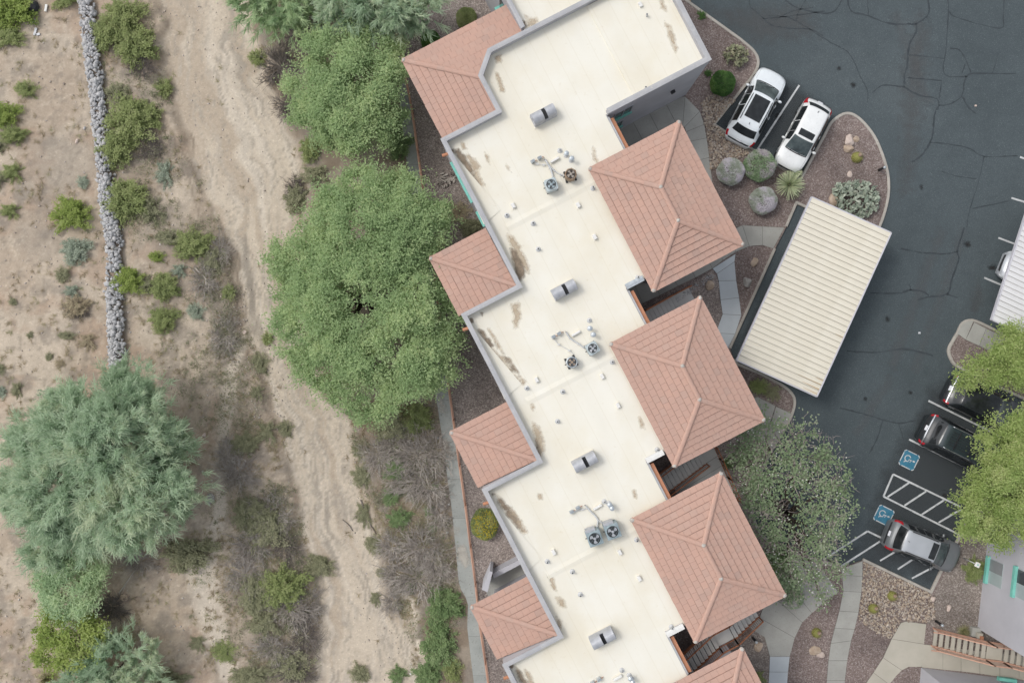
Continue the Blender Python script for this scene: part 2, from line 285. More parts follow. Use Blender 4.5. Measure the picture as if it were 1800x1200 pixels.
# ------------------------------------------------------------------ object helpers
def tag(o, label=None, cat=None, group=None, kind=None):
    if label: o['label'] = label
    if cat: o['category'] = cat
    if group: o['group'] = group
    if kind: o['kind'] = kind
    return o
def empty(name, loc=(0, 0, 0), rz=0.0):
    o = bpy.data.objects.new(name, None); C.objects.link(o); o.location = loc; o.rotation_euler = (0, 0, rz)
    o.empty_display_size = 0.3
    return o
def link(name, me, parent=None, mat=None):
    o = bpy.data.objects.new(name, me); C.objects.link(o)
    if mat and not me.materials: me.materials.append(MATS[mat])
    if parent is not None: o.parent = parent
    return o
class MB:
    """collects polygons, then builds ONE mesh object"""
    def __init__(s): s.v = []; s.f = []
    def poly(s, pts):
        k = len(s.v); s.v += [tuple(p) for p in pts]; s.f.append(tuple(range(k, k+len(pts)))); return s
    def prism(s, pts, z0, z1, bottom=True):
        """vertical prism over an outline given as 2-D points (either winding)"""
        a = sum(pts[i][0]*pts[(i+1) % len(pts)][1]-pts[(i+1) % len(pts)][0]*pts[i][1] for i in range(len(pts)))
        if a < 0: pts = pts[::-1]
        n = len(pts); k = len(s.v)
        s.v += [(p[0], p[1], z0) for p in pts]+[(p[0], p[1], z1) for p in pts]
        s.f.append(tuple(range(k+n, k+2*n)))
        if bottom: s.f.append(tuple(range(k+n-1, k-1, -1)))
        for i in range(n): j = (i+1) % n; s.f.append((k+i, k+j, k+n+j, k+n+i))
        return s
    def hexa(s, b, t):
        """box from 4 bottom and 4 top corners (same order, counter-clockwise from above)"""
        k = len(s.v); s.v += [tuple(p) for p in b]+[tuple(p) for p in t]
        for f in ((3, 2, 1, 0), (4, 5, 6, 7), (0, 1, 5, 4), (1, 2, 6, 5), (2, 3, 7, 6), (3, 0, 4, 7)): s.f.append(tuple(k+i for i in f))
        return s
    def box(s, c, ax, ay, hx, hy, z0, z1):
        c = Vector(c); ax = Vector(ax); ay = Vector(ay)
        p = [c-ax*hx-ay*hy, c+ax*hx-ay*hy, c+ax*hx+ay*hy, c-ax*hx+ay*hy]
        return s.prism([(q.x, q.y) for q in p], z0, z1)
    def beam(s, p0, p1, w, h):
        """rectangular bar between two points (w sideways, h upright)"""
        p0 = Vector(p0); p1 = Vector(p1); d = (p1-p0).normalized()
        up = Vector((0, 0, 1)) if abs(d.z) < .95 else Vector((1, 0, 0))
        sd_ = d.cross(up).normalized()*(w/2); u = sd_.cross(d).normalized()*(h/2)
        return s.hexa([p0-sd_-u, p0+sd_-u, p1+sd_-u, p1-sd_-u][::1], [p0-sd_+u, p0+sd_+u, p1+sd_+u, p1-sd_+u])
    def tube(s, pts, rad, n=6, cap=True):
        pts = [Vector(p) for p in pts]
        if not hasattr(rad, '__len__'): rad = [rad]*len(pts)
        k = len(s.v); m_ = len(pts)
        for i, p in enumerate(pts):
            d = (pts[min(i+1, m_-1)]-pts[max(i-1, 0)])
            d = d.normalized() if d.length > 1e-9 else Vector((0, 0, 1))
            a = d.cross(Vector((0, 0, 1)) if abs(d.z) < .9 else Vector((1, 0, 0))).normalized(); b_ = d.cross(a)
            for j in range(n):
                t_ = 2*math.pi*j/n; q = p+(a*math.cos(t_)+b_*math.sin(t_))*rad[i]; s.v.append(tuple(q))
        for i in range(m_-1):
            for j in range(n): j2 = (j+1) % n; s.f.append((k+i*n+j, k+i*n+j2, k+(i+1)*n+j2, k+(i+1)*n+j))
        if cap: s.f.append(tuple(k+j for j in range(n-1, -1, -1))); s.f.append(tuple(k+(m_-1)*n+j for j in range(n)))
        return s
    def lathe(s, c, prof, n=16):
        """prof = [(radius, z)], upright axis"""
        c = Vector(c); k = len(s.v)
        for r_, z in prof:
            for j in range(n): t_ = 2*math.pi*j/n; s.v.append((c.x+r_*math.cos(t_), c.y+r_*math.sin(t_), c.z+z))
        for i in range(len(prof)-1):
            for j in range(n): j2 = (j+1) % n; s.f.append((k+i*n+j, k+i*n+j2, k+(i+1)*n+j2, k+(i+1)*n+j))
        s.f.append(tuple(k+j for j in range(n-1, -1, -1))); s.f.append(tuple(k+(len(prof)-1)*n+j for j in range(n)))
        return s
    def mesh(s, name, smooth=False):
        me = bpy.data.meshes.new(name); me.from_pydata(s.v, [], s.f); me.update()
        if smooth: me.polygons.foreach_set('use_smooth', [True]*len(me.polygons))
        return me
    def build(s, name, mat, parent=None, smooth=False):
        o = link(name, s.mesh(name, smooth), parent, mat); return o
def arr_mesh(name, V, Fc, k, tint=None, smooth=False):
    """mesh from numpy arrays: V (n,3), Fc (m,k) of k-gons"""
    me = bpy.data.meshes.new(name)
    V = np.ascontiguousarray(V, np.float32); Fc = np.ascontiguousarray(Fc, np.int32)
    me.vertices.add(len(V)); me.vertices.foreach_set('co', V.ravel())
    me.loops.add(Fc.size); me.loops.foreach_set('vertex_index', Fc.ravel())
    me.polygons.add(len(Fc)); me.polygons.foreach_set('loop_start', np.arange(0, Fc.size, k, dtype=np.int32))
    if smooth: me.polygons.foreach_set('use_smooth', np.ones(len(Fc), bool))
    me.update(calc_edges=True)
    if tint is not None:
        a = me.attributes.new('tint', 'FLOAT', 'POINT'); a.data.foreach_set('value', np.ascontiguousarray(tint, np.float32))
    return me
def bevel(o, w=0.02, seg=2):
    md = o.modifiers.new('bevel', 'BEVEL'); md.width = w; md.segments = seg; md.limit_method = 'ANGLE'; return o
def P2(pts, z=0.0): return [(W(x, y, z).x, W(x, y, z).y) for x, y in pts]
def smooth_line(pts, k=6, closed=False):
    """Catmull-Rom through pixel points"""
    out = []; n_ = len(pts)
    rngi = range(n_ if closed else n_-1)
    for i in rngi:
        g = lambda j: np.array(pts[j % n_] if closed else pts[min(max(j, 0), n_-1)], float)
        p0, p1, p2, p3 = g(i-1), g(i), g(i+1), g(i+2)
        for t_ in np.linspace(0, 1, k, endpoint=False):
            out.append(tuple(.5*((2*p1)+(-p0+p2)*t_+(2*p0-5*p1+4*p2-p3)*t_**2+(-p0+3*p1-3*p2+p3)*t_**3)))
    if not closed: out.append(tuple(pts[-1]))
    return out
# ================================================================== GROUND
LB = [(285, -400), (285, 100), (300, 200), (340, 290), (378, 395), (405, 470), (424, 560), (442, 610), (474, 690), (496, 770), (516, 860), (534, 960), (550, 1010), (556, 1100), (548, 1250), (540, 1700)]
RB = [(425, -400), (440, 60), (465, 140), (490, 200), (525, 300), (530, 340), (525, 450), (520, 560), (550, 680), (600, 735), (625, 800), (630, 860), (650, 910), (675, 980), (695, 1060), (720, 1120), (745, 1250), (780, 1700)]
PATH_L = [(672, -60), (690, 63), (700, 140), (706, 217), (717, 300), (727, 360), (742, 500), (755, 620), (763, 680), (770, 720), (777, 767), (782, 800), (785, 833), (792, 877), (798, 933), (806, 1020), (812, 1042), (823, 1053), (821, 1100), (828, 1160), (833, 1200), (842, 1260)]
RAIL = [(690, -30), (697, 55), (707, 97), (715, 140), (725, 190), (732, 233), (738, 283), (748, 353), (762, 450), (774, 560), (788, 663), (793, 707), (800, 747), (807, 800), (815, 860), (823, 910), (833, 1000), (840, 1040), (845, 1103), (852, 1143), (860, 1200), (868, 1260)]
def xi(line, y): return np.interp(y, [p[1] for p in line], [p[0] for p in line])
GS = 50.5/1500.0
def gh(px, py):
    """height of the natural ground at photo pixel px, py (numpy)"""
    xl = xi(LB, py)+14*(fbm(py/40+3, px*0+2)-.5)*2; xr = xi(RB, py)+16*(fbm(py/35+9, px*0+7)-.5)*2; xp = xi(PATH_L, py)
    f = -0.92+0.05*(fbm(px/60, py/200)-.5)
    left = -0.66+0.30*sstep(0, 320, xl-px)+0.26*(fbm(px/90+5, py/90)-.5)+0.10*(fbm(px/16, py/16+4)-.5)
    right = -0.40+0.34*sstep(0, 1, (px-xr)/np.maximum(xp-xr, 1))+0.14*(fbm(px/30+8, py/30)-.5)
    h = np.where(px < xl, left, f)
    h = f+(left-f)*sstep(-4, 14+60*np.clip(fbm(px*0+py/55, py*0+6)-.35, 0, 1), xl-px)
    h = h+(right-h)*sstep(-4, 26, px-xr)
    # shallow runnels in the channel floor
    a = (px-xl)/np.maximum(xr-xl, 1)
    h = h-0.008*sstep(.42, .55, fbm(a*7+py/700, py/420))*sstep(.0, .2, a)*sstep(1., .8, a)
    h = np.where(px > xp-6, np.minimum(h, -0.06)*0-0.06, h)
    return h
def G(px, py, dz=0.0):
    z = float(gh(np.array([float(px)]), np.array([float(py)]))[0])
    return Vector(((px-900)*GS, -(py-600)*GS, z+dz))
xs = np.concatenate([np.array([-900, -500, -260, -140, -80, -55, -44]), np.arange(-38, -1.5, 0.125), np.array([0, 6, 14, 30, 60, 120, 260, 500, 900])])
ys = np.concatenate([np.array([-900, -500, -260, -140, -80, -50, -36]), np.arange(-27, 27.01, 0.125), np.array([36, 50, 80, 140, 260, 500, 900])])
gx, gy = np.meshgrid(xs, ys, indexing='ij')
px = gx/GS+900; py = -gy/GS+600
hz = gh(px, py)
nx, ny = gx.shape
V = np.stack([gx, gy, hz], -1).reshape(-1, 3)
idx = np.arange(nx*ny).reshape(nx, ny)
Fq = np.stack([idx[:-1, :-1], idx[1:, :-1], idx[1:, 1:], idx[:-1, 1:]], -1).reshape(-1, 4)
gme = arr_mesh('ground', V, Fq, 4, smooth=True)
# soil colours, vertex by vertex: wash sand, desert soil, reddish patches, grey litter, brown bank
xl = xi(LB, py)+14*(fbm(py/40+3, px*0+2)-.5)*2; xr = xi(RB, py)+16*(fbm(py/35+9, px*0+7)-.5)*2
a = (px-xl)/np.maximum(xr-xl, 1)
def col(c): return np.array(c)[None, None, :]
sand = col((0.545, 0.470, 0.372)); sandg = col((0.455, 0.402, 0.332)); sandb = col((0.475, 0.395, 0.305)); sandl = col((0.60, 0.53, 0.435))
soil = col((0.425, 0.348, 0.268)); soilr = col((0.40, 0.298, 0.22)); soilp = col((0.50, 0.425, 0.335)); litt = col((0.29, 0.25, 0.205)); bank = col((0.28, 0.225, 0.17))
def mx(c, d, t): return c*(1-t[..., None])+d*t[..., None]
wob = (fbm(px/70, py/90)-.5)*0.35
st1 = fbm(a*16+wob*10, py/150); st2 = fbm(a*30+wob*16+40, py/60+9); st3 = fbm(a*5+wob*6+11, py/260)
wash = mx(np.broadcast_to(sand, px.shape+(3,)), sandl, sstep(.50, .74, st1))
wash = mx(wash, sandb*.96, sstep(.50, .66, st3)*.95); wash = mx(wash, sandb*.86, sstep(.58, .68, fbm(a*4+wob*4+70, py/120+4))*sstep(380, 120, py)*.8)
wash = mx(wash, sandg, sstep(.55, .72, st2)*.65)
wash = mx(wash, sandg*.72, sstep(.62, .72, fbm(a*22+wob*20+7, py/75+31))*sstep(560, 900, py)*.8)
for f1, f2, o_, k_ in ((9, 190, 0, .8), (17, 120, 60, .7), (6, 320, 25, .8), (12, 260, 90, .7)):      # thin braided flow lines
    ln_ = np.abs(fbm(a*f1+wob*9+o_, py/f2+o_, 3)-.5); wash = mx(wash, sandg*.78, sstep(.026, .004, ln_)*sstep(.38, .58, fbm(px/50+o_, py/80))*k_)
des = mx(np.broadcast_to(soil, px.shape+(3,)), soilp, sstep(.42, .62, fbm(px/95+2, py/95)))
des = mx(des, soilr, sstep(.54, .70, fbm(px/48+20, py/48+3))*.65)
des = mx(des, litt, sstep(.56, .72, fbm(px/42+31, py/42+15))*.75)
des = mx(des, litt*.85, sstep(.60, .70, fbm(px/9+1, py/9+5))*.5)
des = mx(des, soilp*1.1, sstep(.62, .72, fbm(px/7+51, py/7+5))*.5)
for (x, y, rx, ry, s) in [(95, 165, 60, 60, .0), (100, 290, 70, 60, .55), (70, 420, 40, 40, .5), (300, 420, 70, 60, .55), (400, 560, 40, 90, .7), (380, 660, 30, 70, .5), (330, 720, 40, 60, .45), (440, 860, 60, 80, .35),
                         (450, 730, 40, 60, .35), (470, 920, 50, 50, .4), (480, 1030, 60, 45, .4), (485, 1150, 60, 45, .35), (240, 120, 40, 60, .5), (230, 260, 60, 60, .6), (150, 1010, 90, 80, .45), (470, 1050, 90, 90, .6), (400, 1000, 40, 60, .4), (430, 1170, 80, 40, .45)]:
    d2 = ((px-x)/rx)**2+((py-y)/ry)**2
    des = mx(des, litt, sstep(1.5, .2, d2+1.4*(fbm(px/14+x, py/14)-.5))*s*(.55 if x > 320 else .85))
# eastern bank: brown litter under trees and brush
eb = mx(np.broadcast_to(bank, px.shape+(3,)), litt, sstep(.4, .6, fbm(px/26+4, py/26)))
eb = mx(eb, soilp*.8, sstep(.60, .72, fbm(px/38+14, py/38+6))*.6); eb = eb*.86
ero = sstep(10, 3, np.abs(px-xl-2))*sstep(.46, .66, fbm(px/18, py/34+3))
for (x, y, rx, ry, s) in [(432, 470, 9, 60, .8), (440, 540, 7, 50, .7), (455, 590, 6, 40, .6), (395, 560, 26, 110, .6), (410, 700, 26, 50, .4), (640, 880, 30, 90, .5)]:
    d2 = ((px-x-(py-y)*.12)/rx)**2+((py-y)/ry)**2; des = mx(des, litt*.9, sstep(1.6, .2, d2+1.6*(fbm(px/9+x, py/16)-.5))*s); wash = mx(wash, sandg*.6, sstep(1.4, .2, d2+1.8*(fbm(px/7+x, py/26)-.5))*s*(rx < 12))
c_ = mx(des, wash, sstep(-6, 5, px-xl)); c_ = mx(c_, bank, ero*.55)
for off_, s_ in ((-9, .8), (7, .65), (-22, .5)):           # thin eroded ledges along the western bank
    c_ = mx(c_, bank*.72, sstep(3.6, .8, np.abs(px-xl-off_-10*(fbm(px*0+py/26+off_, py*0+2)-.5)))*sstep(.36, .56, fbm(px/40+off_, py/60))*sstep(120, 200, py)*sstep(820, 700, py)*s_)
c_ = mx(c_, eb, sstep(-6, 16, px-xr)); c_ = mx(c_, wash, sstep(.56, .66, fbm(px/30+3, py/50+13))*sstep(0, 20, px-xr)*sstep(90, 20, px-xr)*sstep(780, 860, py)*.9)
# side runnel of pale sand across the lower left
sx = np.interp(py, [560, 650, 760, 900, 1000, 1100, 1250], [440, 405, 392, 385, 352, 375, 430]); wsd = np.interp(py, [560, 700, 900, 1000, 1250], [8, 14, 12, 26, 20])
c_ = mx(c_, sandl*.97, sstep(1.4, .5, np.abs(px-sx)/wsd+.9*(fbm(px/10, py/30+2)-.5))*sstep(540, 620, py)*.85)
cc = np.concatenate([np.clip(c_, 0, 1), np.ones(px.shape+(1,))], -1).reshape(-1, 4).astype(np.float32)
at = gme.color_attributes.new('soil', 'FLOAT_COLOR', 'POINT'); at.data.foreach_set('color', cc.ravel())
m, n, l, b = nodes('desert_ground')
av = n.new('ShaderNodeAttribute'); av.attribute_name = 'soil'
t = tex(n, l, 'Noise', 2.6, 10.0, rough=0.72); r = ramp(n, l, t.outputs[0], [(0.30, (0.87, 0.86, 0.85)), (0.5, (1, 1, 1)), (0.72, (1.09, 1.09, 1.08))])
v = tex(n, l, 'Voronoi', 13.0); sp = n.new('ShaderNodeSeparateColor'); l.new(v.outputs['Color'], sp.inputs[0])
r3 = ramp(n, l, sp.outputs[0], [(0.0, (0.93, 0.92, 0.91)), (0.93, (1.02, 1.02, 1.02)), (1.0, (1.14, 1.14, 1.13))])
k1 = mixc(n, l, 1.0, av.outputs['Color'], r.outputs[0], 'MULTIPLY'); l.new(mixc(n, l, 1.0, k1, r3.outputs[0], 'MULTIPLY'), b.inputs['Base Color'])
b.inputs['Roughness'].default_value = 1.0; b.inputs['Specular IOR Level'].default_value = 0.1
bump(n, l, t.outputs[0], b, 0.18, 0.05)
gme.materials.append(m)
tag(link('ground', gme), kind='structure')

# ================================================================== PARKING LOT
lot = MB().prism(P2([(1180, -500), (3200, -500), (3200, 1100), (1700, 1060), (1450, 1020), (1290, 930), (1250, 500)]), -0.3, 0.0).build('parking_lot', 'asphalt')
tag(lot, kind='structure')
def ribbon(mb, pts, w, z, wv=0.0):
    P = [W(x, y, z) for x, y in pts]
    L_, R_ = [], []
    for i, p in enumerate(P):
        d = (P[min(i+1, len(P)-1)]-P[max(i-1, 0)]).normalized(); nrm = Vector((-d.y, d.x, 0))
        ww = w/2*(1+wv*random.uniform(-1, 1))
        L_.append(p+nrm*ww); R_.append(p-nrm*ww)
    k = len(mb.v); mb.v += [tuple(p) for p in L_]+[tuple(p) for p in R_]; nn = len(P)
    for i in range(nn-1): mb.f.append((k+i, k+nn+i, k+nn+i+1, k+i+1))
def zc(o, pts): return [(o[0]+x/3, o[1]+y/3) for x, y in pts]
Z5, Z2, Z4 = (1350, 0), (1350, 400), (1000, 0)
CRACKS = [(Z5, [(420, 0), (440, 60), (530, 85), (640, 125), (740, 128), (780, 125), (830, 95), (850, 60), (845, 0)], 2), (Z5, [(780, 125), (780, 170), (745, 240), (735, 340), (720, 400), (718, 460)], 2.2),
 (Z5, [(718, 460), (610, 450), (550, 490)], 1.5), (Z5, [(718, 460), (790, 500), (890, 522), (905, 555), (960, 548), (1020, 510), (1035, 440), (1045, 400)], 2), (Z5, [(950, 100), (940, 250), (930, 390), (1040, 405), (1085, 388), (1310, 390)], 1.8),
 (Z5, [(955, 60), (1000, 95), (1220, 150), (1240, 90), (1245, 0)], 1.6), (Z5, [(950, 0), (950, 100)], 1.6), (Z5, [(960, 255), (1010, 265), (1045, 320), (1070, 385)], 1.8), (Z5, [(1020, 390), (1040, 340)], 1.5), (Z5, [(1025, 510), (1060, 570), (1100, 600)], 2.2),
 (Z5, [(905, 555), (880, 600), (870, 700), (855, 750), (810, 820), (760, 855)], 2.4), (Z5, [(855, 750), (1040, 775), (1140, 825), (1320, 822)], 1.5), (Z5, [(915, 905), (1000, 930), (1100, 945)], 1.3), (Z5, [(1140, 825), (1110, 960), (1060, 1120), (1050, 1200)], 1.0),
 (Z5, [(1080, 1100), (1270, 1060)], 1.6), (Z5, [(745, 290), (930, 310)], 1.4), (Z5, [(735, 410), (915, 425)], 1.6), (Z5, [(915, 425), (905, 520)], 1.2), (Z5, [(390, 0), (350, 60), (280, 70), (150, 40), (90, 0)], 1.6), (Z5, [(0, 85), (110, 95), (220, 155), (330, 225), (420, 275), (460, 340), (490, 410), (525, 480), (525, 540)], 1.1),
 (Z5, [(530, 80), (525, 0)], 1.0), (Z5, [(1215, 280), (1185, 385)], 1.0), (Z2, [(1035, 0), (1000, 120), (1005, 170), (970, 270), (945, 350), (850, 365), (790, 380)], 2.2), (Z2, [(1000, 125), (930, 138), (800, 130), (700, 110)], 1.8), (Z2, [(850, 360), (810, 335), (750, 330), (690, 345), (540, 345)], 2), (Z2, [(755, 330), (745, 300)], 2),
 (Z2, [(415, 650), (560, 658), (700, 640), (800, 655), (870, 675)], 2), (Z2, [(380, 950), (500, 980), (600, 1010), (690, 1030), (780, 1015)], 2), (Z2, [(605, 1015), (580, 1100), (535, 1190)], 1.8), (Z2, [(690, 1035), (710, 1100), (725, 1150)], 1.3), (Z2, [(945, 350), (1000, 370)], 1.5),
 (Z4, [(950, 0), (960, 40), (1020, 90), (1060, 130), (1150, 150), (1270, 155), (1340, 190)], 1.3), (Z4, [(1020, 100), (1130, 90), (1350, 60)], 1.3), (Z4, [(1080, 110), (1180, 60), (1290, 40)], .9), (Z4, [(1250, 0), (1210, 70), (1200, 110)], .9)]
for o_, pts, w in CRACKS:
    pp = smooth_line(zc(o_, pts), 7); pp = [(x+random.uniform(-.5, .5), y+random.uniform(-.5, .5)) for x, y in pp]
    mb = MB(); ribbon(mb, pp, w*0.040, 0.004, 0.55); mb.build('crack', 'crack_sealer', lot)
# painted bay lines, hatching and access symbols
LINES = [((1405, 150), (1332, 262)), ((1793, 276), (1830, 290)), ((1778, 348), (1830, 364)), ((1755, 418), (1830, 446)), ((1730, 488), (1830, 530)), ((1632, 704), (1790, 782)), ((1598, 772), (1720, 832)),
         ((1570, 833), (1553, 872)), ((1553, 872), (1690, 941)), ((1570, 833), (1690, 891)), ((1598, 848), (1560, 873)), ((1628, 863), (1590, 888)), ((1660, 878), (1620, 904)), ((1690, 894), (1650, 918)),
         ((1525, 933), (1447, 983)), ((1525, 933), (1575, 957)), ((1553, 947), (1478, 995)), ((1577, 967), (1547, 985)), ((1610, 979), (1578, 1000)), ((1650, 991), (1603, 1016)), ((1640, 988), (1654, 996)), ((1340, 565), (1354, 572)), ((1302, 498), (1330, 510))]
for i, (p, q) in enumerate(LINES):
    nseg = max(2, int(math.dist(p, q)/6)); pts = [(p[0]+(q[0]-p[0])*t_/nseg, p[1]+(q[1]-p[1])*t_/nseg) for t_ in range(nseg+1)]
    mb = MB(); ribbon(mb, pts, 0.105, 0.006+0.0012*(i % 3), 0.10); mb.build('painted_line', 'white_paint_line', lot)
def access_symbol(cx, cy):
    c = W(cx, cy, 0); up = Vector((0.897, -0.442, 0)); rt = Vector((-0.442, -0.897, 0))
    Q = lambda x, y, z: c+rt*x+up*y+Vector((0, 0, z))
    S, rr = 0.50, 0.14
    corners = [(S-rr, S-rr, 0), (-(S-rr), S-rr, 90), (-(S-rr), -(S-rr), 180), (S-rr, -(S-rr), 270)]
    out = [(x+rr*math.cos(R(a0+k*18)), y+rr*math.sin(R(a0+k*18))) for x, y, a0 in corners for k in range(6)]
    sy = MB().poly([Q(x, y, .010) for x, y in out]).build('access_symbol', 'blue_paint', lot)
    def strip(mb, pts, w):
        L_, R_ = [], []
        for i, p in enumerate(pts):
            a_, b_ = pts[max(i-1, 0)], pts[min(i+1, len(pts)-1)]; dx, dy = b_[0]-a_[0], b_[1]-a_[1]; h = math.hypot(dx, dy) or 1
            L_.append(Q(p[0]-dy/h*w/2, p[1]+dx/h*w/2, .015)); R_.append(Q(p[0]+dy/h*w/2, p[1]-dx/h*w/2, .015))
        k = len(mb.v); mb.v += [tuple(p) for p in L_+R_]; nn = len(pts)
        for i in range(nn-1): mb.f.append((k+i, k+nn+i, k+nn+i+1, k+i+1))
    mb = MB(); w = .055; e = S-.03
    for x, y, a0 in corners: strip(mb, [(x+(rr-.03)*math.cos(R(a0+k*15)), y+(rr-.03)*math.sin(R(a0+k*15))) for k in range(7)], w)
    for s1 in (-1, 1):
        strip(mb, [(s1*e, -.28), (s1*e, .28)], w); strip(mb, [(-.28, s1*e), (.28, s1*e)], w)
    mb.build('border', 'white_paint_line', sy)
    mb = MB(); w = .052
    strip(mb, [(-.06+.17*math.cos(R(a1)), -.12+.17*math.sin(R(a1))) for a1 in range(120, 375, 15)], w)      # wheel
    strip(mb, [(-.03, .17), (-.03, -.02), (.10, -.03), (.17, -.24), (.24, -.22)], w)                         # back, seat, leg
    strip(mb, [(-.03, .09), (.11, .09)], w*.8)
    mb.poly([Q(-.04+.055*math.cos(R(a1)), .28+.075*math.sin(R(a1)), .015) for a1 in range(0, 360, 30)])      # head
    mb.build('wheelchair_figure', 'white_paint_line', sy)
access_symbol(1598, 808.2); access_symbol(1553.5, 905)
# ragged stains on the asphalt
def patch(name, mat, poly, z, parent, soft=14.0, step=0.12, h=None):
    """sheet over a pixel polygon with a 0..1 'mask' that fades towards its outline"""
    P = np.array([(W(x, y, z).x, W(x, y, z).y) for x, y in poly])
    x0, y0 = P.min(0)-.3; x1, y1 = P.max(0)+.3
    X, Y = np.meshgrid(np.arange(x0, x1, step), np.arange(y0, y1, step), indexing='ij')
    ins = np.zeros(X.shape, bool); dist = np.full(X.shape, 1e9); nP = len(P)
    for i in range(nP):
        a_, b_ = P[i], P[(i+1) % nP]
        cond = ((a_[1] > Y) != (b_[1] > Y)); xint = (b_[0]-a_[0])*(Y-a_[1])/(b_[1]-a_[1]+1e-12)+a_[0]
        ins ^= cond & (X < xint)
        ab = b_-a_; t_ = np.clip(((X-a_[0])*ab[0]+(Y-a_[1])*ab[1])/(ab @ ab+1e-12), 0, 1)
        dist = np.minimum(dist, np.hypot(X-a_[0]-t_*ab[0], Y-a_[1]-t_*ab[1]))
    sgn = np.where(ins, dist, -dist); mask = np.clip(.5+sgn/(2*soft*.033), 0, 1)
    keep = mask > 0.02
    idx = -np.ones(X.shape, int); ii = np.argwhere(np.ones_like(keep))
    idx = np.arange(X.size).reshape(X.shape)
    fk = keep[:-1, :-1] | keep[1:, :-1] | keep[1:, 1:] | keep[:-1, 1:]
    Fq = np.stack([idx[:-1, :-1], idx[1:, :-1], idx[1:, 1:], idx[:-1, 1:]], -1)[fk]
    me = arr_mesh(name, np.stack([X.ravel(), Y.ravel(), np.full(X.size, z)], -1), Fq, 4)
    at = me.attributes.new('mask', 'FLOAT', 'POINT'); at.data.foreach_set('value', mask.ravel().astype(np.float32))
    return link(name, me, parent, mat)
patch('worn_patch', 'asphalt_stain', [(1720, 490), (1728, 520), (1715, 555), (1705, 540)], 0.003, lot, 16)
patch('worn_patch', 'asphalt_stain', [(1240, 20), (1420, 10), (1440, 60), (1330, 75)], 0.003, lot, 40)
patch('worn_patch', 'asphalt_stain', [(1590, 120), (1620, 20), (1632, 60), (1600, 330), (1585, 340)], 0.003, lot, 40)

for pts, sf in (([(1262, 222), (1330, 120), (1402, 150), (1455, 190), (1412, 300), (1330, 255)], 24), ([(1560, 820), (1640, 690), (1680, 650), (1800, 720), (1700, 930), (1640, 1030), (1500, 975), (1470, 985), (1530, 930)], 40), ([(1300, 600), (1420, 370), (1440, 380), (1320, 640)], 14)):
    patch('sealed_surface', 'sealed_asphalt', pts, 0.0022, lot, sf, 0.3)
for x, y, r_ in ((1368, 205, 6), (1385, 270, 5), (1310, 235, 5), (1650, 745, 6), (1590, 930, 5), (1600, 690, 4), (1500, 150, 5), (1560, 560, 4), (1700, 430, 6), (1745, 470, 7), (1660, 870, 5), (1520, 700, 4), (1620, 330, 4), (1475, 120, 4)):
    patch('oil_spot', 'oil_stain', [(x+r_*random.uniform(.6, 1.3)*math.cos(k*.9), y+r_*random.uniform(.6, 1.3)*math.sin(k*.9)) for k in range(7)], 0.0032, lot, 5, 0.06)
for pts in ([(1560, 640), (1650, 400), (1665, 405), (1575, 650)], [(1600, 650), (1690, 400), (1700, 410), (1612, 655)], [(1580, 20), (1640, 180), (1628, 190), (1566, 30)], [(1500, 760), (1560, 660), (1572, 668), (1512, 765)]):
    patch('tyre_track', 'tyre_wear', pts, 0.0027, lot, 16, 0.14)
# ================================================================== PLANTED BEDS, KERBS, WALKS
K_A = ([(1188, -40), (1205, 0), (1265, 43)]+smooth_line([(1300, 68), (1325, 90), (1333, 110), (1325, 131), (1305, 156)], 5)+[(1255, 219), (1323, 263), (1362, 288), (1407, 316)]
       + smooth_line([(1450, 237), (1463, 214), (1487, 199.5), (1510, 208), (1537, 240), (1555, 283), (1562, 317), (1560, 353), (1547, 396), (1532, 416)], 5)
       + [(1500, 402), (1418, 364), (1400, 356), (1382, 398)])
K_B = [(1362, 437), (1283, 612)]
K_C = [(1290, 632), (1297, 640), (1340, 658)]+smooth_line([(1372, 675), (1388, 687), (1397, 703), (1393, 726), (1380, 752), (1352, 800), (1330, 850), (1322, 897), (1342, 943), (1392, 970), (1440, 985)], 5)+[(1478, 997)]
K_D = [(1517, 983), (1637, 1040), (1658, 997), (1692, 935), (1740, 835), (1790, 745), (1812, 706)]
K_E = [(1812, 706), (1750, 677), (1715, 659)]+smooth_line([(1700, 651), (1678, 640), (1668, 617), (1676, 598), (1684, 585)], 5)
K_F = smooth_line([(1684, 585), (1693, 568), (1710, 563), (1735, 573)], 4)+[(1800, 606), (1860, 636)]
bedA = K_A+K_B+K_C+K_D+[(1900, 720), (1900, 1320), (1000, 1320), (1130, 600), (1000, -60)]
tag(MB().prism(P2(bedA), -0.2, 0.10).build('gravel_bed', 'gravel_mauve'), kind='structure')
isl = K_E+K_F+[(1860, 730)]
tag(MB().prism(P2(isl), -0.2, 0.10).build('gravel_island', 'gravel_mauve'), kind='structure')
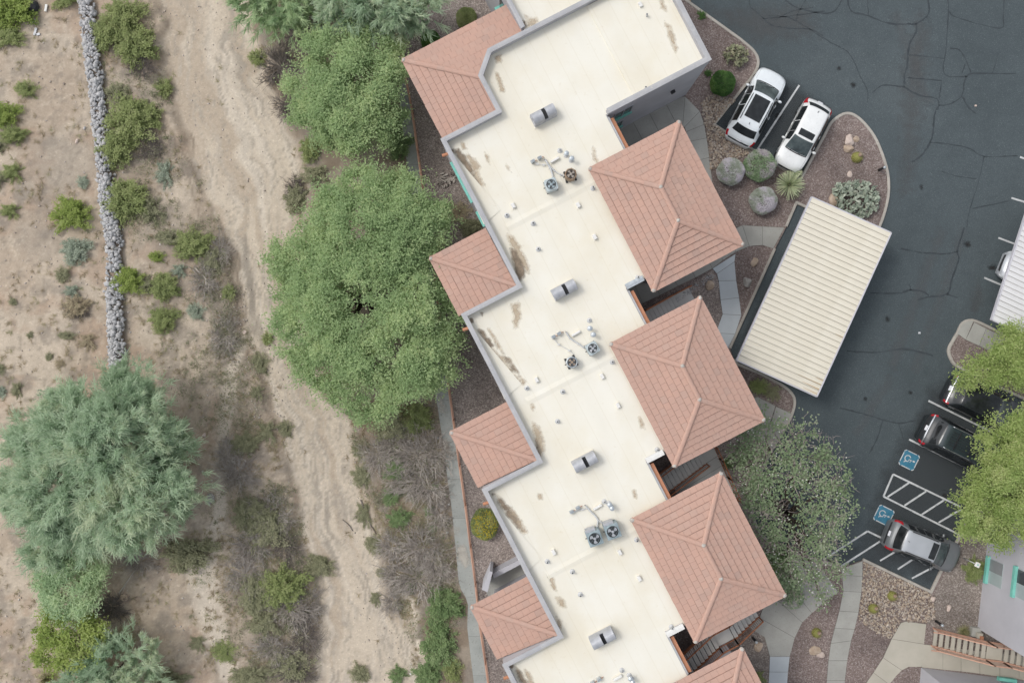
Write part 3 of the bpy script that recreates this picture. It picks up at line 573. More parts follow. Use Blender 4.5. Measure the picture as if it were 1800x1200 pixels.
def kerb(pts, w=0.17, z=0.135):
    P = [Vector((*p, 0)) for p in P2(pts, .1)]; mb = MB(); k = 0; prof = []
    for i, p in enumerate(P):
        d1 = (P[i]-P[i-1]).normalized() if i else (P[1]-P[0]).normalized(); d2 = (P[i+1]-P[i]).normalized() if i < len(P)-1 else d1
        d = (d1+d2).normalized(); sc = 1/max(.45, d.dot(d1)); nr = Vector((-d.y, d.x, 0))*(w/2*sc)
        prof.append([p-nr+Vector((0, 0, -.1)), p-nr*.98+Vector((0, 0, z-.03)), p-nr*.7+Vector((0, 0, z)), p+nr*.7+Vector((0, 0, z)), p+nr*.98+Vector((0, 0, z-.03)), p+nr+Vector((0, 0, -.1))])
    for pr in prof: mb.v += [tuple(q) for q in pr]
    for i in range(len(P)-1):
        for j in range(5): mb.f.append((6*i+j, 6*i+j+1, 6*i+6+j+1, 6*i+6+j))
    mb.f += [(0, 1, 2, 3, 4, 5), tuple(6*(len(P)-1)+j for j in (5, 4, 3, 2, 1, 0))]
    return tag(mb.build('kerb', 'kerb_concrete'), kind='structure')
for K in (K_A, K_B, K_C, K_D, K_E, K_F): kerb(K)
def inset(poly, d):
    P = [Vector((x, y)) for x, y in poly]
    a = sum(P[i].x*P[(i+1) % len(P)].y-P[(i+1) % len(P)].x*P[i].y for i in range(len(P)))
    if a < 0: P = P[::-1]
    out = []
    for i in range(len(P)):
        e1 = (P[i]-P[i-1]); e2 = (P[(i+1) % len(P)]-P[i])
        if e1.length < 1e-6 or e2.length < 1e-6: out.append(tuple(P[i])); continue
        e1.normalize(); e2.normalize(); n1 = Vector((-e1.y, e1.x)); n2 = Vector((-e2.y, e2.x)); bb = n1+n2
        if bb.length < .2: out.append(tuple(P[i]+n1*d)); continue
        out.append(tuple(P[i]+bb*(d/max(.35, bb.dot(n1)/1))))
    return out
def walk(name, pairs, mats, z=0.13, polys=None):
    st = empty(name); tag(st, kind='structure')
    if pairs: polys = [[pairs[i][0], pairs[i][1], pairs[i+1][1], pairs[i+1][0]] for i in range(len(pairs)-1)]
    base = MB()
    for i, p in enumerate(polys):
        q = P2(p, .1); base.prism(q, -0.15, z-0.012-0.0006*i)
        mt = mats if isinstance(mats, str) else mats[i % len(mats)]
        dz = random.uniform(-.003, .004)
        MB().prism(inset(q, .010), z-.1, z+dz).build('slab', mt, st)
    o = base.build('joint_bed', 'joint', st)
    return st
walk('sidewalk_north', [((1030, 246), (1062, 300)), ((1080, 220), (1110, 275)), ((1108, 206), (1138, 262)), ((1137, 191), (1165, 245)), ((1167, 176), (1195, 230)), ((1204, 170), (1200, 222)), ((1230, 196), (1203, 224)), ((1238, 219), (1206, 232)), ((1242, 243), (1208, 250)), ((1247, 277), (1215, 285)), ((1252, 320), (1225, 328)), ((1262, 350), (1240, 360)), ((1285, 392), (1262, 410))], 'concrete')
walk('sidewalk_entry', [((1379, 400), (1359, 437)), ((1340, 398), (1340, 431)), ((1305, 396), (1317, 433)), ((1285, 405), (1293, 443)), ((1262, 425), (1270, 458)), ((1235, 435), (1252, 472)), ((1205, 450), (1222, 488)), ((1175, 470), (1191, 503)), ((1145, 487), (1160, 519)), ((1115, 500), (1130, 533)), ((1080, 520), (1095, 552))], 'concrete', 0.126)
walk('sidewalk_link', [((1252, 472), (1293, 446)), ((1260, 481), (1291, 460)), ((1263, 494), (1294, 493)), ((1266, 527), (1299, 523)), ((1270, 552), (1303, 554)), ((1258, 585), (1292, 587)), ((1245, 615), (1281, 609)), ((1235, 645), (1275, 640))], 'concrete_new', 0.131)
walk('sidewalk_ramp', None, ['concrete', 'concrete'], 0.125, [[(1325, 700), (1331, 697), (1363, 713), (1353, 745), (1322, 730)], [(1364, 714), (1392, 727), (1380, 754), (1354, 745)], [(1321, 731), (1379, 756), (1360, 790), (1310, 760)]])
walk('sidewalk_court', [((1436, 989), (1474, 1040)), ((1400, 978), (1453, 1053)), ((1365, 1000), (1427, 1077)), ((1350, 1040), (1410, 1093)), ((1335, 1085), (1397, 1120)), ((1353, 1153), (1388, 1153)), ((1352, 1180), (1385, 1180)), ((1350, 1210), (1383, 1210)), ((1349, 1240), (1381, 1240))], ['concrete', 'concrete', 'concrete', 'concrete', 'concrete', 'concrete_new', 'concrete_new', 'concrete_new'], 0.125)
walk('stair_apron', None, 'concrete', 0.122, [[(1280, 1075), (1334, 1083), (1352, 1124), (1318, 1103), (1290, 1098)]])
walk('sidewalk_south', [((1478, 999), (1516, 985)), ((1480, 1010), (1516, 1012)), ((1482, 1038), (1514, 1040)), ((1475, 1073), (1509, 1075)), ((1467, 1103), (1502, 1105)), ((1460, 1130), (1496, 1125)), ((1456, 1160), (1489, 1160)), ((1453, 1195), (1485, 1195)), ((1451, 1230), (1484, 1230))], 'concrete', 0.128)
xj = [1620, 1657, 1689, 1722, 1757, 1791, 1826, 1860]; yb = [1172, 1176, 1179, 1183, 1188, 1193, 1198, 1203]
walk('sidewalk_stairs', None, 'concrete_warm', 0.13, [[(1583, 1094), (1592, 1091), (1628, 1096), (1624, 1131), (1567, 1122)], [(1567, 1122), (1624, 1131), (1620, 1171), (1597, 1171), (1585, 1177), (1552, 1155)], [(1552, 1155), (1585, 1177), (1575, 1187), (1563, 1202), (1535, 1181)], [(1535, 1181), (1563, 1202), (1550, 1230), (1508, 1220)]]
     + [[(xj[i], 1131+(xj[i]-1620)*.12), (xj[i+1], 1131+(xj[i+1]-1620)*.12), (xj[i+1], yb[i+1]), (xj[i], yb[i])] for i in range(7)])
walk('sidewalk_island', None, 'concrete', 0.137, [smooth_line([(1682, 586), (1690, 571), (1700, 565), (1711, 564)], 3)+[(1697, 597)], [(1712, 566), (1733, 577), (1721, 608), (1697, 597)], [(1733, 577), (1757, 588), (1742, 618), (1721, 608)], [(1757, 588), (1790, 605), (1775, 634), (1742, 618)], [(1790, 605), (1830, 625), (1815, 654), (1775, 634)]])
def bed(name, mat, pts, z):
    return tag(MB().prism(P2(pts), z-.05, z).build(name, mat), kind='structure')
bed('gravel_bed_lower', 'gravel_brown', [(1641, 1042), (1661, 1000), (1695, 940), (1760, 940), (1800, 1180), (1628, 1094), (1640, 1060)], 0.105)
bed('gravel_bed_court', 'gravel_brown', [(1316, 1100), (1352, 1122), (1350, 1240), (1240, 1240), (1240, 1100)], 0.104)
bed('gravel_strip', 'gravel_dark', [(1090, 585), (1253, 474), (1262, 495), (1270, 552), (1258, 590), (1200, 640)], 0.103)
bed('gravel_bed_under_tree', 'gravel_dark', [(1240, 780), (1300, 745), (1352, 780), (1328, 850), (1318, 900), (1338, 947), (1365, 965), (1330, 1000)], 0.1035)
# west side
west = RAIL+[(1000, 1300), (980, 900), (900, 500), (1000, -80)]
tag(MB().prism(P2(west), -0.3, 0.02).build('gravel_bed_west', 'gravel_dark'), kind='structure')
pl = smooth_line(PATH_L, 3); pr_ = [(xi(RAIL, y), y) for _, y in pl]
yy = list(np.linspace(-55, 1255, 20)); st = empty('drainage_path'); tag(st, kind='structure')
for i in range(19):
    seg = [y for y in np.linspace(yy[i], yy[i+1], 6)]
    poly = [(float(xi(PATH_L, y)), y) for y in seg]+[(float(xi(RAIL, y))-1, y) for y in seg[::-1]]
    MB().prism(inset(P2(poly), .006), -0.5, 0.05+random.uniform(-.004, .004)).build('slab', 'concrete_old', st)
    patch_p = poly
MB().prism(P2([(x+2, y) for x, y in pl]+[(float(xi(RAIL, y))-2, y) for _, y in pl[::-1]]), -0.55, 0.035).build('joint_bed', 'joint', st)
for pts in ([(800, 960), (815, 955), (828, 985), (818, 998), (806, 985)], [(796, 930), (806, 928), (806, 940), (799, 940)], [(768, 690), (780, 700), (784, 730), (772, 720)], [(778, 770), (790, 780), (792, 800), (782, 795)]):
    patch('dried_mud', 'sand_stain', pts, 0.058, st, 10, 0.08)
# ================================================================== MAIN BUILDING
UC, VC = 900*CT-600*ST, 900*ST+600*CT
def LUV(u, v, z): s = (CAM_H-z)/F; return (u-UC)*s, (v-VC)*s          # photo u,v at height z -> metres along u and v
def PT(U, Vv, z): return UX*U+VX*Vv+Vector((0, 0, z))
def pt2(U, Vv): p = UX*U+VX*Vv; return (p.x, p.y)
ZD, ZP = 5.95, 6.45                                                   # roof deck, parapet top
bld = empty('apartment_building', PT(*LUV(700, 900, 6.2), 0.0))
tag(bld, 'long stepped stucco apartment block with cream flat roof and clay tile hips', 'building')
org = bld.location.copy()
def part(mb, name, mat, parent=None, smooth=False):
    """child of the building: world-space vertices shifted to the building's origin"""
    mb.v = [(x-org.x, y-org.y, z-org.z) for x, y, z in mb.v]
    o = mb.build(name, mat, bld if parent is None else parent, smooth); return o
ek = lambda k: 854.6-109.8*k          # right edge of the deck beside notch k
nk = lambda k: 671.0+287.8*k          # north edge of notch k
uk = lambda k: 574.8-109.3*k          # left edge of unit k
bk = lambda k: 577.5+288.0*k
out = [(1057, 300), (1057, nk(0))]
for k in range(5): out += [(ek(k), nk(k)), (ek(k), nk(k+1) if k < 4 else 1900)]
out += [(uk(4), 1900)]
for k in range(4, 0, -1): out += [(uk(k), bk(k)), (uk(k-1), bk(k))]
out += [(uk(0), bk(0)), (684.5, bk(0)), (684.5, 509), (720, 476), (789, 474), (789, 300)]
o2 = [pt2(*LUV(u, v, 6.2)) for u, v in out]
part(MB().prism(o2, -0.2, ZD-0.02), 'wall', 'stucco_grey')
part(MB().prism(inset(o2, .05), ZD-0.02, ZD), 'roof_deck', 'roof_coating')
part(MB().prism([pt2(*LUV(u, v, 6.2)) for u, v in [(912, 484), (1052, 484), (1052, 667), (912, 667)]], ZD-.01, ZD+0.06), 'raised_roof_section', 'roof_coating')
def sweep(mb, P, prof):
    """profile of (offset to the left of travel, z) along a 2-D line"""
    P = [Vector((p[0], p[1], 0)) for p in P]; k0 = len(mb.v); npf = len(prof)
    for i, p in enumerate(P):
        d1 = (P[i]-P[i-1]).normalized() if i else (P[1]-P[0]).normalized(); d2 = (P[i+1]-P[i]).normalized() if i < len(P)-1 else d1
        d = (d1+d2).normalized(); nr = Vector((-d.y, d.x, 0))/max(.4, d.dot(d1))
        for o_, z in prof: q = p+nr*o_; mb.v.append((q.x, q.y, z))
    for i in range(len(P)-1):
        for j in range(npf):
            j2 = (j+1) % npf; mb.f.append((k0+i*npf+j, k0+i*npf+j2, k0+(i+1)*npf+j2, k0+(i+1)*npf+j))
    mb.f += [tuple(k0+j for j in range(npf-1, -1, -1)), tuple(k0+(len(P)-1)*npf+j for j in range(npf))]
    return mb
def parapet(uvs, zt=ZP, w=0.17, cap='coping'):
    P = [pt2(*LUV(u, v, 6.2)) for u, v in uvs]
    b_ = part(sweep(MB(), P, [(-0.012, ZD-.3), (-0.012, zt-.03), (w, zt-.03), (w, ZD-.01)]), 'parapet', 'stucco_grey')
    c_ = sweep(MB(), P, [(-0.045, zt-.05), (-0.045, zt), (w*.5, zt+.012), (w+.03, zt), (w+.03, zt-.05)]); part(c_, 'coping', cap, b_)
left = [(1056, 478), (720, 476), (684.5, 509), (684.5, bk(0)), (uk(0), bk(0))]
for k in range(1, 5): left += [(uk(k-1), bk(k)), (uk(k), bk(k))]
left += [(uk(4), 1890)]
parapet(left); parapet([(789, 305), (789, 470)]); parapet([(ek(0)+1, nk(0)), (1057, nk(0)), (1057, 305)], ZP, 0.2)
for k in range(1, 5):
    parapet([(ek(k)-1, nk(k)), (ek(k)+33, nk(k))], ZD+.22, 0.22, 'steel_white' if k > 1 else 'steel_galv')
for k in range(0, 5):   # edge flashing and the orange beam below it at each notch
    U, V0 = LUV(ek(k), nk(k)+4, 6.2); _, V1 = LUV(0, nk(k)+78, 6.2)
    part(MB().prism([pt2(U-.02, V0), pt2(U+.06, V0), pt2(U+.06, V1), pt2(U-.02, V1)], ZD-.25, ZD+.03), 'edge_flashing', 'coping')
    part(MB().prism([pt2(U+.062, V0+.1), pt2(U+.27, V0+.1), pt2(U+.27, V1), pt2(U+.062, V1)], 5.1, ZD-.10), 'beam', 'orange_stucco')
    # low welt across the deck between units
    Ua, Va = LUV(uk(k)+30, 766+287.6*k, ZD); Ub, _ = LUV(ek(k)-66, 0, ZD)
    mb = MB(); mb.v = [tuple(PT(u_, v_, z_)) for u_ in (Ua, Ub) for v_, z_ in ((Va-.22, ZD+.002), (Va, ZD+.035), (Va+.22, ZD+.002))]; mb.f = [(0, 1, 4, 3), (1, 2, 5, 4)]
    part(mb, 'roof_welt', 'roof_coating')
    # tapered cricket behind the western parapet and the scupper pipe through it
    x0, y0 = uk(k)*CT+bk(k)*ST, -uk(k)*ST+bk(k)*CT
    tri = [(x0+7, y0+7), (x0+104, y0+122), (x0+74, y0+148)]
    mb = MB(); mb.poly([(*pt, ZD+zz) for pt, zz in zip(P2(tri, ZD), (.07, .012, .07))][::-1]); part(mb, 'cricket', 'roof_coating')
    a_, b_ = W(x0+16, y0+22, 5.75), W(x0+1, y0+27, 5.7)
    part(MB().tube([a_, b_], 0.085, 10), 'scupper_pipe', 'orange_stucco')
# dirt on the flat roof
STAINS = [('stain_dark', [(797, 268), (806, 262), (824, 284), (846, 330), (838, 322)], 6), ('stain_tan', [(818, 272), (830, 276), (846, 292), (838, 300), (852, 326), (842, 328)], 8), ('stain_dark', [(790, 263), (797, 262), (799, 270), (792, 271)], 4), ('stain_tan', [(810, 250), (817, 252), (820, 262), (813, 262)], 6), ('stain_tan', [(852, 268), (858, 275), (862, 290), (855, 285)], 6), ('stain_tan', [(890, 290), (896, 296), (900, 304), (893, 300)], 6),
 ('stain_tan', [(892, 412), (903, 418), (918, 440), (932, 468), (930, 484), (918, 470), (900, 440)], 8), ('stain_dark', [(897, 436), (906, 440), (926, 478), (913, 498), (905, 480)], 6), ('stain_dark', [(826, 559), (832, 559), (832, 567), (827, 567)], 4), ('stain_dark', [(844, 549), (849, 549), (848, 556)], 4),
 ('stain_dark', [(836, 576), (850, 582), (868, 608), (860, 611)], 7), ('stain_tan', [(858, 577), (870, 592), (886, 622), (874, 612)], 7), ('stain_tan', [(860, 608), (884, 628), (920, 676), (908, 668)], 9), ('stain_dark', [(884, 625), (895, 630), (912, 655), (900, 650)], 6), ('stain_tan', [(896, 632), (925, 672), (920, 678)], 6),
 ('stain_tan', [(936, 742), (948, 752), (958, 790), (948, 802), (940, 775)], 9), ('stain_dark', [(940, 770), (947, 776), (950, 800), (944, 796)], 6), ('stain_dark', [(870, 868), (888, 880), (912, 912), (918, 932), (900, 918), (880, 890)], 8), ('stain_tan', [(892, 888), (908, 900), (926, 935), (914, 936)], 8), ('stain_dark', [(861, 866), (867, 866), (867, 873)], 4), ('stain_tan', [(945, 866), (953, 868), (953, 877), (947, 876)], 6), ('stain_tan', [(1110, 862), (1118, 861), (1119, 876), (1113, 874)], 6),
 ('stain_tan', [(963, 1008), (972, 1014), (978, 1037), (970, 1034)], 7), ('stain_tan', [(976, 1049), (990, 1052), (995, 1066), (982, 1066)], 7), ('stain_tan', [(977, 1084), (988, 1092), (986, 1106), (979, 1100)], 7), ('stain_dark', [(904, 1170), (918, 1182), (932, 1210), (915, 1198)], 7), ('stain_tan', [(922, 1174), (936, 1188), (940, 1210), (928, 1200)], 7), ('stain_dark', [(895, 1165), (902, 1166), (902, 1174), (896, 1173)], 4),
 ('stain_tan', [(870, 126), (878, 132), (887, 160), (880, 162)], 7), ('stain_tan', [(868, 100), (882, 96), (880, 108), (872, 110)], 6), ('stain_tan', [(924, 28), (944, 36), (942, 52), (926, 46)], 9), ('stain_dark', [(917, 34), (924, 38), (924, 48), (918, 46)], 5), ('stain_tan', [(1168, 38), (1177, 46), (1192, 84), (1188, 96), (1174, 62)], 8), ('stain_tan', [(1158, -4), (1166, 0), (1172, 20), (1163, 14)], 7),
 ('stain_tan', [(1030, 3), (1052, -4), (1055, 14), (1038, 14)], 8), ('stain_tan', [(898, 535), (912, 532), (916, 560), (905, 575)], 9), ('stain_tan', [(1040, 256), (1046, 262), (1052, 290), (1044, 280)], 7), ('stain_tan', [(1120, 730), (1128, 736), (1135, 755), (1126, 748)], 7), ('stain_tan', [(930, 700), (940, 715), (936, 722)], 7)]
for i, (mt, poly, soft) in enumerate(STAINS):
    o = patch('roof_stain', mt, poly, ZD+.005+.0008*(i % 4)+(0.06 if poly[0][0] > 1150 else 0), bld, soft, 0.07)
    o.location = -org

# ------------------------------------------------------------------ tiled hips
TW, TE = 0.375, 0.345
def clip(poly, xa, xb, ya, yb):
    def cut(P, f, inter):
        o_ = []
        for i in range(len(P)):
            a_, b_ = P[i-1], P[i]; fa, fb = f(a_), f(b_)
            if (fa >= 0) != (fb >= 0): t_ = fa/(fa-fb); o_.append((a_[0]+(b_[0]-a_[0])*t_, a_[1]+(b_[1]-a_[1])*t_))
            if fb >= 0: o_.append(b_)
        return o_
    for f in (lambda p: p[0]-xa, lambda p: xb-p[0], lambda p: p[1]-ya, lambda p: yb-p[1]):
        poly = cut(poly, f, None)
        if len(poly) < 3: return []
    return poly
def tile_solid(pl, y0):
    """wedge-shaped tile over a clipped 2-D cell; thick at its lower edge"""
    n_ = len(pl); h = lambda y: .066-.050*(y-y0)/TE
    v_ = [(x, y, -.01) for x, y in pl]+[(x, y, h(y)) for x, y in pl]
    f_ = [tuple(range(n_, 2*n_))]+[(i, (i+1) % n_, n_+(i+1) % n_, n_+i) for i in range(n_)]
    return v_, f_
FULL = None
TILES_LEFT = 300
def tile_plane(poly, e0, e1, roof, single, fieldmb):
    global FULL, TILES_LEFT
    x = (e1-e0).normalized(); cen = sum(poly, Vector())/len(poly)
    nrm = x.cross(cen-e0).normalized()
    if nrm.z < 0: nrm = -nrm
    y = nrm.cross(x)
    if y.dot(cen-e0) < 0: x = -x; e0 = e1; y = nrm.cross(x)
    P = [((p-e0).dot(x), (p-e0).dot(y)) for p in poly]
    a_ = sum(P[i][0]*P[(i+1) % len(P)][1]-P[(i+1) % len(P)][0]*P[i][1] for i in range(len(P)))
    if a_ < 0: P = P[::-1]
    xm, xM = min(p[0] for p in P), max(p[0] for p in P); yM = max(p[1] for p in P)
    r_ = 0; yy_ = -0.04
    M = Matrix((x, y, nrm)).transposed().to_4x4()
    while yy_ < yM:
        c0 = xm-(TW/2 if r_ % 2 else 0)
        while c0 < xM:
            xa, xb, ya, yb = c0+.0035, c0+TW-.0035, yy_+.004, yy_+TE-.028
            jy = random.uniform(-.006, .006)
            pl = clip(P if yy_ > -.03 else [(p[0], p[1]-.04 if p[1] < .01 else p[1]) for p in P], xa, xb, ya, yb)
            if len(pl) >= 3:
                ar = .5*abs(sum(pl[i][0]*pl[(i+1) % len(pl)][1]-pl[(i+1) % len(pl)][0]*pl[i][1] for i in range(len(pl))))
                if ar > .004:
                    base = (c0, yy_)
                    q = [(p[0]-c0, p[1]-yy_) for p in pl]; v_, f_ = tile_solid(q, 0)
                    if single and TILES_LEFT > 0:
                        TILES_LEFT -= 1
                        full = ar > .97*(xb-xa)*(yb-ya)
                        if full and FULL is not None: me = FULL
                        else:
                            me = bpy.data.meshes.new('tile'); me.from_pydata(v_, [], f_); me.update(); me.materials.append(MATS['roof_tile'])
                            if full: FULL = me
                        o = link('tile', me, roof); M2 = M.copy(); M2.translation = e0+x*c0+y*(yy_+jy)-org; o.matrix_local = M2
                    else:
                        k = len(fieldmb.v); fieldmb.v += [tuple(e0+x*(c0+a1)+y*(yy_+jy+b1)+nrm*c1) for a1, b1, c1 in v_]; fieldmb.f += [tuple(k+i for i in f) for f in f_]
            c0 += TW
        yy_ += TE; r_ += 1
CAP = None
def cap_line(roof, a_, b_, lift=.03, rad=.135):
    """half-round ridge tiles laid from the low end a to the high end b"""
    global CAP
    L_ = (b_-a_).length; n_ = max(1, round(L_/.40)); st_ = L_/n_
    if CAP is None:
        mb = MB(); ns = 8
        for xx, rr, zz in ((0, 1.0, .02), (1.0, .9, 0)):
            for j in range(ns+1): t_ = math.pi*j/ns; mb.v.append((xx, rr*math.cos(t_), rr*math.sin(t_)*.72+zz))
        for j in range(ns): mb.f.append((j, j+1, ns+1+j+1, ns+1+j))
        mb.f.append(tuple(range(ns, -1, -1))); mb.f.append(tuple(range(ns+1, 2*ns+2)))
        CAP = mb.mesh('ridge_tile'); CAP.materials.append(MATS['roof_tile'])
    d = (b_-a_).normalized(); s_ = d.cross(Vector((0, 0, 1))).normalized()*-1; u_ = d.cross(s_)
    for i in range(n_):
        o = link('ridge_tile', CAP, roof); M = Matrix((d*(st_*1.04), s_*rad, u_*rad)).transposed().to_4x4()
        M.translation = a_+d*(st_*i)+Vector((0, 0, lift))-org; o.matrix_local = M
def mortar(roof, p, r_=.115):
    mb = MB(); n_ = 9
    ring = lambda rr, z: [(p.x+rr*(1+.25*random.uniform(-1, 1))*math.cos(2*math.pi*i/n_), p.y+rr*(1+.25*random.uniform(-1, 1))*math.sin(2*math.pi*i/n_), p.z+z) for i in range(n_)]
    mb.v = ring(r_*1.1, .02)+ring(r_*.8, .13)+ring(r_*.35, .17)
    for j in range(2):
        for i in range(n_): mb.f.append((j*n_+i, j*n_+(i+1) % n_, (j+1)*n_+(i+1) % n_, (j+1)*n_+i))
    mb.f.append(tuple(range(2*n_, 3*n_))); part(mb, 'mortar', 'mortar', roof, True)
def hip_roof(planes, caps, fascia, ze, single, mort=()):
    base = MB()
    for pl, e0, e1 in planes: base.poly(pl)
    roof = part(base, 'hip_roof', 'tile_underlay')
    fm = MB()
    for pl, e0, e1 in planes: tile_plane(pl, e0, e1, roof, single, fm)
    if fm.v: tag(part(fm, 'tile_field', 'roof_tile', roof), kind='stuff')
    for a_, b_ in caps: cap_line(roof, a_, b_)
    for p in mort: mortar(roof, p)
    fb = MB().prism(fascia, ze-.20, ze-.012); part(fb, 'soffit', 'salmon_paint', roof)
    return roof
def big_hip(k, single):
    ze, zr = 6.19, 7.07
    U0, V0 = LUV(672.4-109.4*(k-1), 1031.5+290.2*(k-1), ze); s = (CAM_H-ze)/F; Wd, Ln = 178*s, 243*s; h = Wd/2
    A, B, Cc, D = PT(U0, V0, ze), PT(U0+Wd, V0, ze), PT(U0+Wd, V0+Ln, ze), PT(U0, V0+Ln, ze)
    r1, r2 = PT(U0+h, V0+h, zr), PT(U0+h, V0+Ln-h, zr)
    hip_roof([([A, B, r1], A, B), ([B, Cc, r2, r1], B, Cc), ([Cc, D, r2], Cc, D), ([D, A, r1, r2], D, A)],
             [(A, r1), (B, r1), (Cc, r2), (D, r2), (r1, r2)], [pt2(U0+.05, V0+.05), pt2(U0+Wd-.05, V0+.05), pt2(U0+Wd-.05, V0+Ln-.05), pt2(U0+.05, V0+Ln-.05)], ze, single, (r1, r2, A.lerp(r1, .015), B.lerp(r1, .015), Cc.lerp(r2, .015), D.lerp(r2, .015)))
    # pavilion walls under the roof, set well back on the stair side
    part(MB().prism([pt2(U0+.9, V0+(1.5 if k else .45)), pt2(U0+Wd-.38, V0+(1.5 if k else .45)), pt2(U0+Wd-.38, V0+Ln-.45), pt2(U0+.9, V0+Ln-.45)], -.1, ze-.22), 'pavilion_wall', 'stucco_pale')
big_hip(1, True)
for k in (0, 2, 3): big_hip(k, False)
def corner_hip(k):
    ze, zt = 5.35, 6.28
    UE, VE = LUV(uk(k)-5, bk(k)-114.5, ze); UD, VD = LUV(uk(k-1), bk(k), 6.2); UD -= .05; VD -= .05
    Bp, A, D, Cc = PT(UE, VE, ze), PT(UD, VE, ze), PT(UD, VD, zt), PT(UE, VD, ze)
    hip_roof([([Bp, A, D], Bp, A), ([Cc, Bp, D], Cc, Bp)], [(Bp, D)], [pt2(UE+.05, VE+.05), pt2(UD, VE+.05), pt2(UD, VD), pt2(UE+.05, VD)], ze, False, (Bp.lerp(D, .02),))
    if k != 3: part(MB().prism([pt2(UE+.4, VE+.45), pt2(UD+.1, VE+.45), pt2(UD+.1, VD+.1), pt2(UE+.4, VD+.1)], -.1, ze-.22), 'bay_wall', 'stucco_grey')
    else:      # open patio: low stucco wall with a broad coping, orange lintel above
        part(MB().prism([pt2(UE+.7, VE+1.1), pt2(UD+.1, VE+1.1), pt2(UD+.1, VD+.1), pt2(UE+.7, VD+.1)], -.1, ze-.22), 'bay_wall', 'stucco_grey')
        part(MB().prism([pt2(UE+.12, VE+.12), pt2(UD, VE+.12), pt2(UD, VE+.34), pt2(UE+.12, VE+.34)], ze-.45, ze-.21), 'lintel', 'orange_stucco')
        for poly, z1 in (([(847, 1036), (861, 1003), (866, 1005), (857, 1040)], 2.2), ([(866, 1008), (915, 982), (918, 990), (868, 1016)], 1.2)):
            p_ = P2(poly, z1); part(MB().prism(p_, 0, z1), 'patio_wall', 'stucco_pale')
        part(MB().prism(P2([(850, 1030), (866, 1012), (920, 986), (930, 1010), (860, 1050)], 0.0), 0.0, 0.06), 'patio_floor', 'concrete')
for k in (1, 2, 3, 4): corner_hip(k)
# the larger hip at the north end, cut by a chamfered parapet
ze, zt = 5.5, 6.33
UE, VE = LUV(578.5, 420.5, ze); UD, VD = LUV(687, 510.5, zt); U1, V1 = LUV(791, 474.5, 6.1); U2, V2 = LUV(724, 479, 6.1); U3, V3 = LUV(687, bk(0)-1, 6.1)
kN, kW = (zt-ze)/(VD-VE), (zt-ze)/(UD-UE)
Bp, A, D = PT(UE, VE, ze), PT(U1, VE, ze), PT(UD, VD, zt)
N1, N2 = PT(U1, V1, ze+kN*(V1-VE)), PT(U2, V2, ze+kN*(V2-VE)); W1, W2 = PT(U3, V3, ze+kW*(U3-UE)), PT(UE, V3, ze); UDW = PT(U3, VD+.05, ze+kW*(U3-UE))
hip_roof([([Bp, A, N1, N2, D], Bp, A), ([W2, Bp, D, UDW, W1], W2, Bp)], [(Bp, D)], [pt2(UE+.05, VE+.05), pt2(U1, VE+.05), pt2(U1, V1), pt2(U3, V3), pt2(UE+.05, V3)], ze, False, (Bp.lerp(D, .02),))
part(MB().prism([pt2(UE+.4, VE+.45), pt2(U1+.1, VE+.45), pt2(U1+.1, V3+.1), pt2(UE+.4, V3+.1)], -.1, ze-.22), 'bay_wall', 'stucco_grey')
# ------------------------------------------------------------------ windows of the tower wall, teal trims
def wall_window(u0, u1, z0, z1, sill='teal_paint'):
    U0, Vw = LUV(u0, nk(0), 6.2); U1, _ = LUV(u1, nk(0), 6.2)
    w_ = part(MB().prism([pt2(U0, Vw-.02), pt2(U1, Vw-.02), pt2(U1, Vw+.015), pt2(U0, Vw+.015)], z0, z1), 'window', 'window_glass')
    mb = MB()
    for (a_, b_, c_, d_) in ((U0-.07, U0, z0, z1), (U1, U1+.07, z0, z1), (U0-.07, U1+.07, z1, z1+.07), ((U0+U1)/2-.02, (U0+U1)/2+.02, z0, z1)): mb.prism([pt2(a_, Vw-.01), pt2(b_, Vw-.01), pt2(b_, Vw+.04), pt2(a_, Vw+.04)], c_, d_)
    part(mb, 'window_frame', 'steel_grey', w_)
    part(MB().prism([pt2(U0-.12, Vw-.01), pt2(U1+.12, Vw-.01), pt2(U1+.12, Vw+.12), pt2(U0-.12, Vw+.12)], z0-.16, z0-.005), 'sill', sill, w_)
wall_window(876, 910, 3.9, 5.2); wall_window(878, 904, 1.3, 2.5)
U0, Vw = LUV(1003, nk(0), 6.2)
part(MB().box(PT(U0, Vw+.07, 0), UX, VX, .1, .09, 3.35, 3.6), 'wall_lamp', 'dark_metal')
for v0, v1 in ((612, 694), (712, 742)):     # teal shade over the western windows
    Ua, Va = LUV(uk(0), v0, 6.2); _, Vb = LUV(0, v1, 6.2)
    part(MB().prism([pt2(Ua-.14, Va), pt2(Ua-.013, Va), pt2(Ua-.013, Vb), pt2(Ua-.14, Vb)], 5.2, 5.32), 'window_shade', 'teal_paint')
Ua, Va = LUV(789, 385, 6.2); _, Vb = LUV(0, 408, 6.2)
w_ = part(MB().prism([pt2(Ua-.03, Va), pt2(Ua+.01, Va), pt2(Ua+.01, Vb), pt2(Ua-.03, Vb)], 3.6, 5.0), 'window', 'window_glass')
part(MB().prism([pt2(Ua-.3, Va-.1), pt2(Ua-.012, Va-.1), pt2(Ua-.012, Vb+.1), pt2(Ua-.3, Vb+.1)], 3.42, 3.59), 'sill', 'teal_paint', w_)

